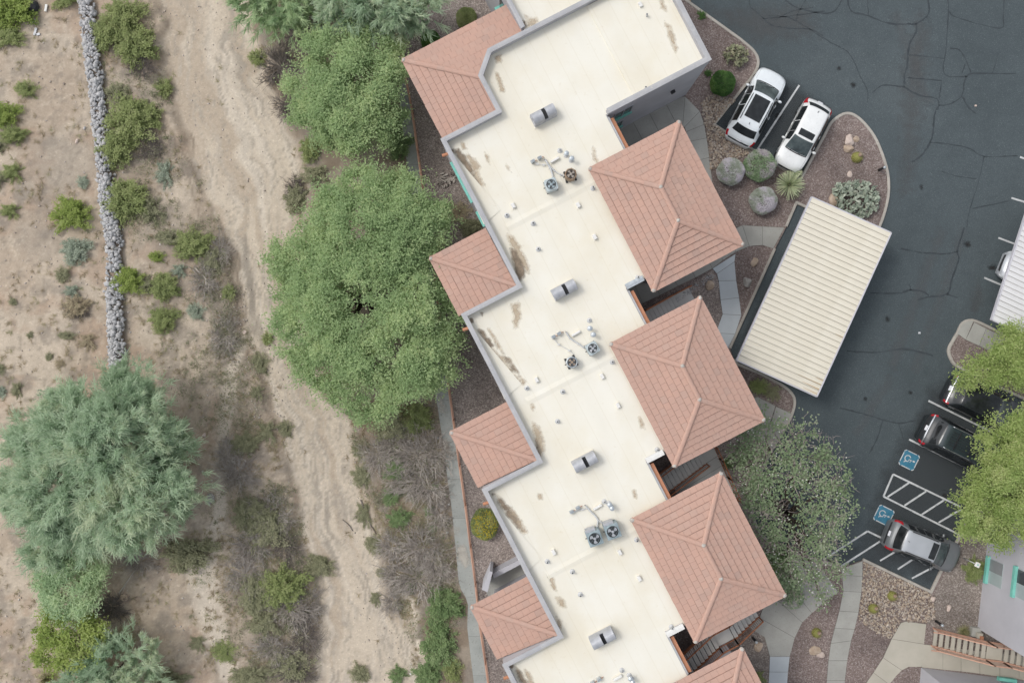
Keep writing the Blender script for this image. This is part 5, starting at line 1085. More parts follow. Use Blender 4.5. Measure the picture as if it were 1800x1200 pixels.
def car(name, x, y, ang, L_, Wd, H, label, paintn, prof=SUV, roofp=None, sun=None, rails=True, glass='car_glass', sideglass='car_glass_dark', tails='tail_red', plate=True, carrier=False, hatch=.02, mirror=None, tail_s=(.018, .075), chrome_rear=False, cat='car'):
    """ang: heading of the front in photo degrees (0 = right, clockwise positive)"""
    root = empty(name, W(x, y, 0.9).xy.to_3d(), R(-ang)); tag(root, label, cat, 'cars parked in the lot')
    kH = H/1.68; ns, nt = 72, 49
    ss = np.linspace(0, 1, ns); ss = ss-.012*np.sin(2*np.pi*ss)*0
    I = lambda k: np.interp(ss, prof['s'], prof[k])
    def sm(a_, it=2):
        for _ in range(it): b_ = a_.copy(); b_[1:-1] = .25*a_[:-2]+.5*a_[1:-1]+.25*a_[2:]; a_ = b_
        return a_
    w_, zb, zr, wr = sm(I('w'))*Wd/2, sm(I('zb'))*kH, sm(I('zr'), 2)*kH, sm(I('wr'))*Wd/2
    # plan-view bow of nose and tail: the outer points lag behind the middle
    key = [(lambda i: (.90*w_[i], .26)), (lambda i: (1.0*w_[i], .30*kH+.28*zb[i])), (lambda i: (.985*w_[i], zb[i]-.02)), (lambda i: (wr[i], max(zr[i]-.075, zb[i]+.0))), (lambda i: (wr[i]*.62, zr[i]-.012)), (lambda i: (0, zr[i]))]
    Sg = np.zeros((ns, nt, 3))
    for i in range(ns):
        half = [k(i) for k in key]; pts = np.array([(-a_, b_) for a_, b_ in half]+[(a_, b_) for a_, b_ in half[-2::-1]])
        u_ = np.linspace(0, 10, nt); k0 = np.minimum(u_.astype(int), 9); f_ = (u_-k0)[:, None]
        p = lambda j: pts[np.clip(j, 0, 10)]
        p0, p1, p2, p3 = p(k0-1), p(k0), p(k0+1), p(k0+2)
        cr = .5*((2*p1)+(-p0+p2)*f_+(2*p0-5*p1+4*p2-p3)*f_**2+(-p0+3*p1-3*p2+p3)*f_**3); ln = p1*(1-f_)+p2*f_
        cr = .45*cr+.55*ln
        bow = (np.abs(cr[:, 0])/(Wd/2))**2.4
        e_ = ss[i]; lag = -.16*L_/4.6*bow*sstep(.74, 1.0, e_)+.085*L_/4.6*bow*sstep(.24, 0.0, e_)
        Sg[i, :, 0] = (e_-.5)*L_+lag; Sg[i, :, 1] = cr[:, 0]; Sg[i, :, 2] = cr[:, 1]
    idx = np.arange(ns*nt).reshape(ns, nt)
    Fq = np.stack([idx[:-1, :-1], idx[1:, :-1], idx[1:, 1:], idx[:-1, 1:]], -1).reshape(-1, 4)
    me = arr_mesh('body', Sg.reshape(-1, 3), Fq, 4, smooth=True)
    bm = bmesh.new(); bm.from_mesh(me); bm.verts.ensure_lookup_table()
    for row in (0, ns-1):
        try: bm.faces.new([bm.verts[idx[row, j]] for j in range(nt)])
        except Exception: pass
    bm.faces.new([bm.verts[idx[i, 0]] for i in range(ns)]+[bm.verts[idx[i, nt-1]] for i in range(ns-1, -1, -1)])
    bm.normal_update(); bmesh.ops.recalc_face_normals(bm, faces=bm.faces); bm.to_mesh(me); bm.free()
    body = link('body', me, root, paintn)
    def S(s_, t_):
        a_ = np.clip(np.asarray(s_)*(ns-1), 0, ns-1.001); b_ = np.clip(np.asarray(t_)/10*(nt-1), 0, nt-1.001)
        i, j = a_.astype(int), b_.astype(int); fa, fb = (a_-i)[..., None], (b_-j)[..., None]
        return (Sg[i, j]*(1-fa)+Sg[i+1, j]*fa)*(1-fb)+(Sg[i, j+1]*(1-fa)+Sg[i+1, j+1]*fa)*fb
    def patch_(nm, mat, s0, s1, t0, t1, off=.008, a_=14, b_=14, curve=0.0, taper=0.0):
        u_, v_ = np.meshgrid(np.linspace(0, 1, a_), np.linspace(0, 1, b_), indexing='ij')
        tt = t0+(t1-t0)*v_; c_ = (2*v_-1)**2
        ss_ = s0+(s1-s0)*u_-curve*c_
        if taper: tt = (t0+t1)/2+(tt-(t0+t1)/2)*(1-taper*u_)
        P = S(ss_, tt); e = 1e-2
        nx_ = np.cross(S(ss_+e, tt)-S(ss_-e, tt), S(ss_, tt+.15)-S(ss_, tt-.15)); nx_ /= np.linalg.norm(nx_, axis=-1, keepdims=True)+1e-9
        cen = np.array([0, 0, .5]); sg = np.sign(((P-cen)*nx_).sum(-1, keepdims=True)); P = P+nx_*sg*off
        ii = np.arange(a_*b_).reshape(a_, b_)
        return link(nm, arr_mesh(nm, P.reshape(-1, 3), np.stack([ii[:-1, :-1], ii[1:, :-1], ii[1:, 1:], ii[:-1, 1:]], -1).reshape(-1, 4), 4, smooth=True), root, mat)
    if roofp: patch_('roof', roofp, .175, .600, 3.15, 6.85, .006, 20, 20)
    patch_('windshield', glass, .612, .772, 3.12, 6.88, .010, curve=.014)
    patch_('cowl', 'black_plastic', .776, .788, 3.2, 6.8, .011, 6, 14, curve=.016)
    patch_('rear_window', sideglass, .088, .160, 3.2, 6.8, .010, curve=-.012)
    for t0, t1 in ((2.14, 2.90), (7.10, 7.86)):
        patch_('side_window', sideglass, .19, .40, t0, t1, .008, 10, 6); patch_('side_window', sideglass, .41, .55, t0, t1, .008, 10, 6); patch_('side_window', sideglass, .555, .67, t0, t1, .008, 10, 6)
    if sun: patch_('sunroof', 'car_glass_dark', sun[0], sun[1], 3.75, 6.25, .011, 10, 14)
    for t0, t1 in ((1.7, 2.95), (7.05, 8.3)):
        patch_('tail_light', tails, tail_s[0], tail_s[1], t0, t1, .012, 8, 8)
        patch_('headlight', 'lamp_clear', .935, .985, t0+.15 if t0 < 5 else t0, t1 if t0 < 5 else t1-.15, .010, 8, 8)
    patch_('grille', 'black_plastic', .985, .998, 3.4, 6.6, .010, 4, 12)
    if chrome_rear: patch_('chrome_strip', 'chrome', .040, .050, 2.2, 7.8, .014, 4, 20, curve=-.0)
    patch_('bumper_step', 'dark_metal', .010, .022, 3.0, 7.0, .008, 4, 14)
    for t_ in (2.05, 7.95):     # dark door sill/belt moulding lines
        patch_('belt_moulding', 'dark_metal', .14, .72, t_-.05, t_+.05, .009, 24, 3)
    for s0 in (.40, .555):
        for t0, t1 in ((.9, 2.0), (8.0, 9.1)): patch_('door_gap', 'black_plastic', s0, s0+.003, t0, t1, .003, 2, 8)
    patch_('hood_gap', 'dark_metal', .788, .935, 3.0, 3.03, .004, 10, 2); patch_('hood_gap', 'dark_metal', .788, .935, 6.97, 7.0, .004, 10, 2)
    if rails:
        for t_ in (3.22, 6.78):
            P = S(np.linspace(.22, .56, 12), np.full(12, t_)); MB().tube([Vector(p)+Vector((0, 0, .045)) for p in P], .022, 6).build('roof_rail', 'dark_metal' if paintn != 'paint_black' else 'chrome', root, True)
    sh = S(np.array([.215]), np.array([5.0]))[0]; MB().hexa([(sh[0]-.05, -.012, sh[2]), (sh[0]+.07, -.02, sh[2]), (sh[0]+.07, .02, sh[2]), (sh[0]-.05, .012, sh[2])], [(sh[0]-.06, -.004, sh[2]+.08), (sh[0]-.02, -.006, sh[2]+.06), (sh[0]-.02, .006, sh[2]+.06), (sh[0]-.06, .004, sh[2]+.08)]).build('antenna', 'dark_metal', root)
    for sy in (-1, 1):
        c_ = Vector(((.665-.5)*L_, sy*(Wd/2+.09), .98*kH)); mb = MB(); mb.lathe((0, 0, 0), [(.02, -.085), (.085, -.055), (.105, 0), (.085, .06), (.02, .085)], 12)
        mb.v = [(c_.x+vx*.75, c_.y+vy*1.2, c_.z+vz) for vx, vy, vz in mb.v]; mb.beam(c_-Vector((0, sy*.16, .04)), c_-Vector((0, sy*.05, .02)), .07, .05); mb.build('mirror', mirror or paintn, root, True)
        for fx in (-.305, .30):
            wh = empty('wheel'); wh.parent = root; wh.location = (fx*L_, sy*(Wd/2-.125), .335)
            tm = MB(); n_ = 20
            ty = [(.20, -.11), (.32, -.105), (.335, -.07), (.335, .07), (.32, .105), (.20, .11)]
            for rr, yy_ in ty: tm.v += [(rr*math.cos(2*math.pi*j/n_), yy_, rr*math.sin(2*math.pi*j/n_)) for j in range(n_)]
            tm.f = [(i*n_+j, i*n_+(j+1) % n_, (i+1)*n_+(j+1) % n_, (i+1)*n_+j) for i in range(5) for j in range(n_)]; tm.build('tyre', 'tyre', wh, True)
            rm = MB(); rm.tube([(0, -.085, 0), (0, .085, 0)], .205, 18)
            for j in range(5): a0 = 2*math.pi*j/5; rm.beam((.04*math.cos(a0), sy*.09, .04*math.sin(a0)), (.19*math.cos(a0), sy*.09, .19*math.sin(a0)), .04, .03)
            rm.build('rim', 'steel_galv', wh)
            wl_ = MB(); wl_.lathe((0, 0, 0), [(.375, 0), (.375, .012)], 20); wl_.v = [(fx*L_+vx, sy*(Wd/2-.045+vz), .335+vy) for vx, vy, vz in wl_.v]; wl_.build('wheel_arch', 'black_plastic', root)
        for fx in (-.06, .10):
            MB().beam((fx*L_-.09, sy*(Wd/2+.012), .80*kH), (fx*L_+.09, sy*(Wd/2+.012), .80*kH), .03, .03).build('door_handle', paintn, root)
    if plate:
        sp_ = S(np.array([.030]), np.array([5.0]))[0]; MB().hexa([(sp_[0]-.07, -.15, sp_[2]-.02), (sp_[0]-.05, -.15, sp_[2]-.05), (sp_[0]-.05, .15, sp_[2]-.05), (sp_[0]-.07, .15, sp_[2]-.02)], [(sp_[0]+.02, -.15, sp_[2]+.07), (sp_[0]+.04, -.15, sp_[2]+.05), (sp_[0]+.04, .15, sp_[2]+.05), (sp_[0]+.02, .15, sp_[2]+.07)]).build('licence_plate', 'plate_white', root)
    P0, P1 = S(np.array([.60]), np.array([5.0]))[0], S(np.array([.24]), np.array([5.0]))[0]
    if carrier:
        for i in range(6): yy_ = -.38+.152*i; MB().beam((P1[0], yy_, H+.012), (P0[0]-.1, yy_, H+.012), .035, .02).build('roof_rib', 'dark_metal', root)
        for fx in (.32, .50): q = S(np.array([fx]), np.array([5.0]))[0]; MB().beam((q[0], -.55, H+.09), (q[0], .55, H+.09), .06, .03).build('cross_bar', 'dark_metal', root)
    MB().tube([S(np.array([.778]), np.array([4.2]))[0]+np.array([0, 0, .02]), S(np.array([.73]), np.array([5.2]))[0]+np.array([0, 0, .02])], .012, 5).build('wiper', 'black_plastic', root)
    MB().tube([S(np.array([.778]), np.array([5.4]))[0]+np.array([0, 0, .02]), S(np.array([.735]), np.array([6.3]))[0]+np.array([0, 0, .02])], .012, 5).build('wiper', 'black_plastic', root)
    return root
A1 = math.degrees(math.atan2(-128, 68))
car('parked_car', 1331, 186, A1, 4.72, 1.90, 1.63, 'white car with long dark glass roof, nose pointing up, nearest the green globe bush', 'paint_white', SUV, None, (.27, .565), True, 'car_glass')
car('parked_car', 1414, 236, 117.5, 4.35, 1.78, 1.58, 'white car with small sunroof and red tail light corners beside the gravel island', 'paint_pearl', SUV, None, (.50, .585), False, 'car_glass', tail_s=(.01, .13))
car('parked_car', 1692, 784, 27.0, 5.0, 2.0, 1.78, 'black large car with roof ribs and red tail lights, half under the yellow green tree', 'paint_black', SUV, 'paint_darkteal', None, True, 'car_glass', carrier=True, chrome_rear=True)
SEDAN = dict(SUV); SEDAN['zr'] = [.64, .79, .90, 1.0, 1.06, 1.46, 1.53, 1.60, 1.57, 1.51, 1.05, 1.0, .92, .82, .70, .56]
car('parked_car', 1733, 712, 26.0, 4.75, 1.88, 1.62, 'black car with chrome rear strip and dark glass roof beside the kerb island', 'paint_black', SEDAN, 'car_glass_dark', None, False, 'car_glass', chrome_rear=True)
car('parked_car', 1625, 961, 21.5, 4.55, 1.86, 1.64, 'grey car with pale silver roof parked beside the hatched bay', 'paint_grey', SUV, 'roof_pale', (.505, .59), True, 'car_glass', tail_s=(.03, .12))
car('parked_car', 1832, 487, 202.0, 4.7, 1.86, 1.6, 'silver nosed car peeking out from under the right carport', 'paint_silver', SUV, None, None, False, mirror='paint_black')

# ================================================================== FOLIAGE TOOLS
def unit(a_): return a_/(np.linalg.norm(a_, axis=-1, keepdims=True)+1e-9)
def leaf_quads(Pc, axis, ln, wd, g, flat=.20):
    """diamond-shaped leaves: centre, long axis, length, width"""
    n_ = len(Pc); up = unit(np.stack([g.normal(0, flat, n_), g.normal(0, flat, n_), np.ones(n_)], -1))
    a_ = unit(axis-up*(axis*up).sum(-1, keepdims=True)*.8); s_ = unit(np.cross(up, a_))
    L_, W_ = (ln/2)[:, None], (wd/2)[:, None]
    V = np.stack([Pc-a_*L_, Pc+s_*W_, Pc+a_*L_, Pc-s_*W_], 1).reshape(-1, 3)
    return V, np.arange(n_*4).reshape(-1, 4)
def blade_quads(P0, P1, wd, g, bend=0.0):
    """thin strap from P0 to P1 (with a bent tip)"""
    n_ = len(P0); d = unit(P1-P0); s_ = unit(np.cross(d, np.stack([g.normal(0, .2, n_), g.normal(0, .2, n_), np.ones(n_)], -1)))*(wd/2)[:, None]
    V = np.stack([P0-s_, P0+s_, P1+s_*.35, P1-s_*.35], 1).reshape(-1, 3)
    return V, np.arange(n_*4).reshape(-1, 4)
def sample_lobes(lobes, n_, g, lo=.7, hi=1.04, zlo=-.3, nmain=0):
    c_ = np.array([q[0] for q in lobes], float); r_ = np.array([q[1] for q in lobes], float)
    pr = r_[:, 0]*r_[:, 1]; out = []; outd = []
    if 0 < nmain < len(lobes): pr[:nmain] *= .42*pr[nmain:].sum()/pr[:nmain].sum()
    while sum(len(o_) for o_ in out) < n_:
        m_ = n_*2; k = g.choice(len(lobes), m_, p=pr/pr.sum())
        zz = g.uniform(zlo, 1, m_); th = g.uniform(0, 2*np.pi, m_); q = np.sqrt(1-zz*zz); d = np.stack([q*np.cos(th), q*np.sin(th), zz], -1)
        P = c_[k]+r_[k]*d*g.uniform(lo, hi, m_)[:, None]
        ins = np.zeros(m_, bool)
        for j in range(nmain or len(lobes)): ins |= ((((P-c_[j])/(r_[j]*.72))**2).sum(-1) < 1) & (k != j) & ((k >= nmain) if nmain else True)
        if nmain: P = np.where((k < nmain)[:, None], c_[k]+(P-c_[k])*g.uniform(.55, .95, m_)[:, None], P)
        out.append(P[~ins]); outd.append(d[~ins])
    return np.concatenate(out)[:n_], np.concatenate(outd)[:n_]
def crown_clumps(lobes, ncl, per, g, leaf=(.20, .06), spread=.24, outw=.8, zlo=-.3, lo=.7, nmain=0):
    P, d = sample_lobes(lobes, ncl, g, lo, max(1.05, lo+.2), zlo, nmain)
    ctr = np.mean([q[0] for q in lobes], 0)
    sz = g.uniform(.6, 1.35, ncl)
    Pc = np.repeat(P, per, 0)+g.normal(0, 1, (ncl*per, 3))*np.array([1, 1, .55])*spread*np.repeat(sz, per)[:, None]
    ax = np.repeat(d, per, 0)*outw+g.normal(0, .7, (ncl*per, 3)); n_ = len(Pc)
    V, Fc = leaf_quads(Pc, ax, leaf[0]*g.uniform(.6, 1.4, n_), leaf[1]*g.uniform(.7, 1.3, n_), g)
    big = (fbm(P[:, 0]*.9+7, P[:, 1]*.9+P[:, 2]*.7, 3)-.5)*.9
    t_ = np.clip(np.repeat(g.normal(.5, .17, ncl)+big, per)+g.normal(0, .16, n_), 0, 1)
    return V, Fc, np.repeat(t_, 4)
def crown_plumes(lobes, npl, per, g, ln=.75, wd=.03, spread=.10, up=.35, zlo=-.2, lo=.55, curl=.25, nmain=0):
    """feathery plumes: bundles of long thin strands sweeping outwards"""
    P, d = sample_lobes(lobes, npl, g, lo, max(.98, lo+.18), zlo, nmain)
    c_ = np.mean([q[0] for q in lobes], 0)
    dirn = unit(d*np.array([1, 1, .5])+.35*unit(P-c_)*np.array([1, 1, .2])+np.array([0, 0, up])+g.normal(0, .28, (npl, 3)))
    L_ = ln*g.uniform(.6, 1.4, npl)
    B = np.repeat(P, per, 0); D = np.repeat(dirn, per, 0); n_ = len(B); t0 = g.uniform(0, .8, n_)
    LL = np.repeat(L_, per)
    B = B+D*(t0*LL)[:, None]*.75+g.normal(0, spread*.35, (n_, 3))
    T = B+unit(D+g.normal(0, curl, (n_, 3)))*(LL*g.uniform(.25, .5, n_))[:, None]
    T[:, 2] -= .10*LL*g.uniform(0, 1, n_)
    V, Fc = blade_quads(B, T, wd*g.uniform(.7, 1.4, n_), g)
    big = (fbm(P[:, 0]*.9+7, P[:, 1]*.9+P[:, 2]*.7, 3)-.5)*1.3
    t_ = np.clip(np.repeat(g.normal(.5, .17, npl)+big, per)+g.normal(0, .15, n_)+.15*(t0-.4), 0, 1)
    return V, Fc, np.repeat(t_, 4)
def limbs(mb, base, ends, r0, g, wob=.25, n=6, sub=0):
    for e in ends:
        e = Vector(e); b_ = Vector(base); k = 5; pts = []
        for i in range(k+1):
            t_ = i/k; p = b_.lerp(e, t_); p.z = b_.z+(e.z-b_.z)*(t_**.8)
            if 0 < i < k: p += Vector(g.normal(0, wob*(e-b_).length*.12, 3))
            pts.append(p)
        mb.tube(pts, [r0*(1-.8*i/k)+.006 for i in range(k+1)], n)
        for _ in range(sub):
            i = int(g.integers(2, k)); q = pts[i]+Vector(g.normal(0, .5, 3))*((e-b_).length*.35); q.z = max(q.z, pts[i].z-.1)
            mb.tube([pts[i], pts[i].lerp(q, .5)+Vector(g.normal(0, .06, 3)), q], [r0*.35, r0*.2, .008], 4)
def tree(name, label, cat, base, lobes_px, mat, style, seed, group=None, trunk='bark', r0=.16, sub=2, boughs=11, shrink=.90, **kw):
    """lobes_px: (x, y, radius px, centre z, radius z)"""
    g = np.random.default_rng(seed); base = Vector(base)
    root = empty(name, base); tag(root, label, cat, group)
    lobes = []
    for x, y, r_, zc_, rz_ in lobes_px:
        rx, ry = r_ if isinstance(r_, tuple) else (r_, r_); p = W(x, y, zc_)-base; s = (CAM_H-zc_)/F
        lobes.append(((p.x, p.y, p.z), (rx*s, ry*s, rz_)))
    lobes = [(c_, (r_[0]*shrink, r_[1]*shrink, r_[2])) for c_, r_ in lobes]; main = list(lobes)
    for c_, r_ in main:                      # smaller boughs on each main lobe: a bumpy, uneven crown
        for _ in range(int(6+boughs*.3*r_[0]*r_[1])):
            th = g.uniform(0, 6.283); zz = g.uniform(-.1, .95); q = math.sqrt(1-zz*zz); f_ = g.uniform(.13, .28); k = g.uniform(.74, 1.0)
            lobes.append(((c_[0]+r_[0]*k*q*math.cos(th), c_[1]+r_[1]*k*q*math.sin(th), c_[2]+r_[2]*k*zz), (r_[0]*f_, r_[1]*f_, max(.35, r_[2]*f_))))
    V, Fc, t_ = (crown_clumps if style == 'clump' else crown_plumes)(lobes, g=g, nmain=len(main), **kw)
    if style == 'clump':                     # ragged outer sprays
        k2 = dict(kw); k2.update(ncl=kw['ncl']//7, per=22, lo=.98, zlo=-.15, spread=kw.get('spread', .2)*1.15)
        V2, F2, t2 = crown_clumps([(c_, (r_[0]*1.06, r_[1]*1.06, r_[2])) for c_, r_ in main], g=g, **k2); Fc = np.concatenate([Fc, F2+len(V)]); V = np.concatenate([V, V2]); t_ = np.concatenate([t_, t2])
    if style == 'plume':                     # loose outer fringe
        k2 = dict(kw); k2.update(npl=kw['npl']//6, per=26, lo=1.0, ln=kw['ln']*1.5, zlo=-.1)
        V2, F2, t2 = crown_plumes(main, g=g, **k2); Fc = np.concatenate([Fc, F2+len(V)]); V = np.concatenate([V, V2]); t_ = np.concatenate([t_, t2])
    V[:, 2] = np.maximum(V[:, 2], .02-0)
    link('crown', arr_mesh('crown', V, Fc, 4, t_), root, mat)
    tr = MB(); cz = min(q[0][2] for q in lobes)
    limbs(tr, (0, 0, -.1), [(q[0][0]*.9, q[0][1]*.9, q[0][2]+.25*q[1][2]) for q in main], r0, g, sub=sub)
    tr.build('trunk', trunk, root, True)
    return root
# ---------------------------------------------------------------- shared shrub meshes (1 m radius)
def bush_mesh(seed, n_leaf=4200, stems=46, leaf=(.13, .05), h=.75, hollow=.25, dens=1.0):
    g = np.random.default_rng(seed); tips = []; mb = MB()
    th = g.uniform(0, 2*np.pi, stems); el = g.uniform(.12, 1.4, stems); ln = g.uniform(.65, 1.08, stems)
    lobe = 1+.10*np.sin(3*th+seed)+.10*np.sin(5*th+2*seed)
    E = np.stack([np.cos(th)*np.cos(el)*ln*lobe, np.sin(th)*np.cos(el)*ln*lobe, np.sin(el)*ln*h], -1)
    for e in E:
        m_ = e*.55+g.normal(0, .05, 3); mb.tube([(0, 0, -.05), Vector(m_), Vector(e)], [.016, .011, .005], 3)
    k = g.integers(0, stems, n_leaf); t_ = np.where(g.uniform(0, 1, n_leaf) < .3, g.uniform(.3, 1, n_leaf), g.uniform(.66, 1.06, n_leaf))
    Pc = E[k]*t_[:, None]+g.normal(0, .075, (n_leaf, 3))*np.array([1, 1, .7]); Pc[:, 2] = np.maximum(Pc[:, 2], .03)
    V, Fc = leaf_quads(Pc, E[k]+g.normal(0, .5, (n_leaf, 3)), leaf[0]*g.uniform(.6, 1.4, n_leaf), leaf[1]*g.uniform(.7, 1.3, n_leaf), g)
    tint = np.clip(g.normal(.5, .15, stems)[k]+g.normal(0, .15, n_leaf), 0, 1)
    return arr_mesh('foliage', V, Fc, 4, np.repeat(tint, 4)), mb.mesh('stem', True)
def plume_mesh(seed, npl=130, per=40, h=.7, wd=.022):
    g = np.random.default_rng(seed); lob = [((0, 0, .12), (.72, .72, h*.7))]
    for i in range(4): a0 = g.uniform(0, 6.28); lob.append(((.4*math.cos(a0), .4*math.sin(a0), .15), (.4, .4, h*.55)))
    V, Fc, t_ = crown_plumes(lob, npl, per, g, .42, wd, .06); V[:, 2] = np.maximum(V[:, 2], .02)
    mb = MB(); limbs(mb, (0, 0, -.05), [tuple(np.array(l_[0])+np.array([0, 0, .2])) for l_ in lob], .03, g, n=4)
    return arr_mesh('foliage', V, Fc, 4, t_), mb.mesh('stem', True)
def twig_mesh(seed, nb=110, depth=3, h=.5, r0=.018):
    """dead brush: bare forking twigs"""
    g = np.random.default_rng(seed); mb = MB()
    def grow(p, d, ln, r_, k):
        q1 = p+d*ln*.5+Vector(g.normal(0, .05*ln, 3)); q = p+d*ln+Vector(g.normal(0, .12*ln, 3)); q.z = max(q.z, .02); q1.z = max(q1.z, .02)
        mb.tube([p, q1, q], [r_, r_*.8, r_*.5], 3)
        if k > 0:
            for _ in range(int(g.integers(2, 4))):
                d2 = (d+Vector(g.normal(0, .55, 3))).normalized(); t_ = g.uniform(.3, 1); grow(p.lerp(q, t_), d2, ln*g.uniform(.4, .75), r_*.6, k-1)
    for i in range(nb):
        a0 = g.uniform(0, 6.28); el = g.uniform(.05, 1.1); d = Vector((math.cos(a0)*math.cos(el), math.sin(a0)*math.cos(el), math.sin(el)*h)); rr = g.uniform(0, .35)
        grow(Vector((math.cos(a0)*rr, math.sin(a0)*rr, .02)), d, g.uniform(.35, .7), r0*g.uniform(.6, 1.2), depth-1)
    return mb.mesh('twig', False)
def grass_mesh(seed, n_=420, h=.55):
    g = np.random.default_rng(seed); a0 = g.uniform(0, 6.28, n_); sp_ = g.uniform(.25, 1, n_)
    B = np.stack([np.cos(a0)*.12*g.uniform(0, 1, n_), np.sin(a0)*.12*g.uniform(0, 1, n_), np.zeros(n_)], -1); M_ = B+np.stack([np.cos(a0)*sp_*.55, np.sin(a0)*sp_*.55, h*g.uniform(.7, 1.1, n_)], -1); T = B+np.stack([np.cos(a0)*sp_, np.sin(a0)*sp_, h*g.uniform(.35, .8, n_)], -1)
    w_ = .03*g.uniform(.6, 1.4, n_); V1, F1 = blade_quads(B, M_, w_, g); V2, F2 = blade_quads(M_, T, w_*.6, g)
    t_ = np.repeat(np.clip(g.normal(.5, .25, n_), 0, 1), 4)
    return arr_mesh('foliage', np.concatenate([V1, V2]), np.concatenate([F1, F2+len(V1)]), 4, np.concatenate([t_, t_]))
BUSH = [bush_mesh(100+i, 5200 if i < 4 else 3000, 74 if i < 4 else 50, leaf=(.10, .042), h=.75) for i in range(6)]
PLUME = [plume_mesh(200+i) for i in range(2)]
TWIG = [twig_mesh(300+i) for i in range(4)]
TUFT = [grass_mesh(400+i) for i in range(2)]
_mc = {}
def withmat(me, mat):
    k = (me.name, mat)
    if k not in _mc: c_ = me.copy(); c_.materials.clear(); c_.materials.append(MATS[mat]); _mc[k] = c_
    return _mc[k]
def shrub(x, y, r_, label, mat='leaf_creosote', kind='bush', var=0, ry=None, h=1.0, group='desert shrubs', name='shrub', cat='shrub', ground=None, stem='dark_wood', z=None):
    """one shrub: foliage and stems share mesh data with its kin. r_ in photo pixels"""
    p = G(x, y) if z is None else W(x, y, z); rm = r_*GS
    root = empty(name, p, random.uniform(0, 6.28) if ry is None else 0); tag(root, label, cat, group)
    sc = (rm, (ry*GS if ry else rm), rm*h if r_ > 30 else rm*h*1.1)
    if kind == 'twig':
        o = link('twig', withmat(TWIG[var % 4], stem), root); o.scale = sc; return root
    f_, s_ = BUSH[var % 6] if kind == 'bush' else (PLUME[var % 2] if kind == 'plume' else (TUFT[var % 2], None))
    o = link('foliage', withmat(f_, mat), root); o.scale = sc
    if s_: o = link('stem', withmat(s_, stem), root); o.scale = sc
    if kind == 'mixed': pass
    return root
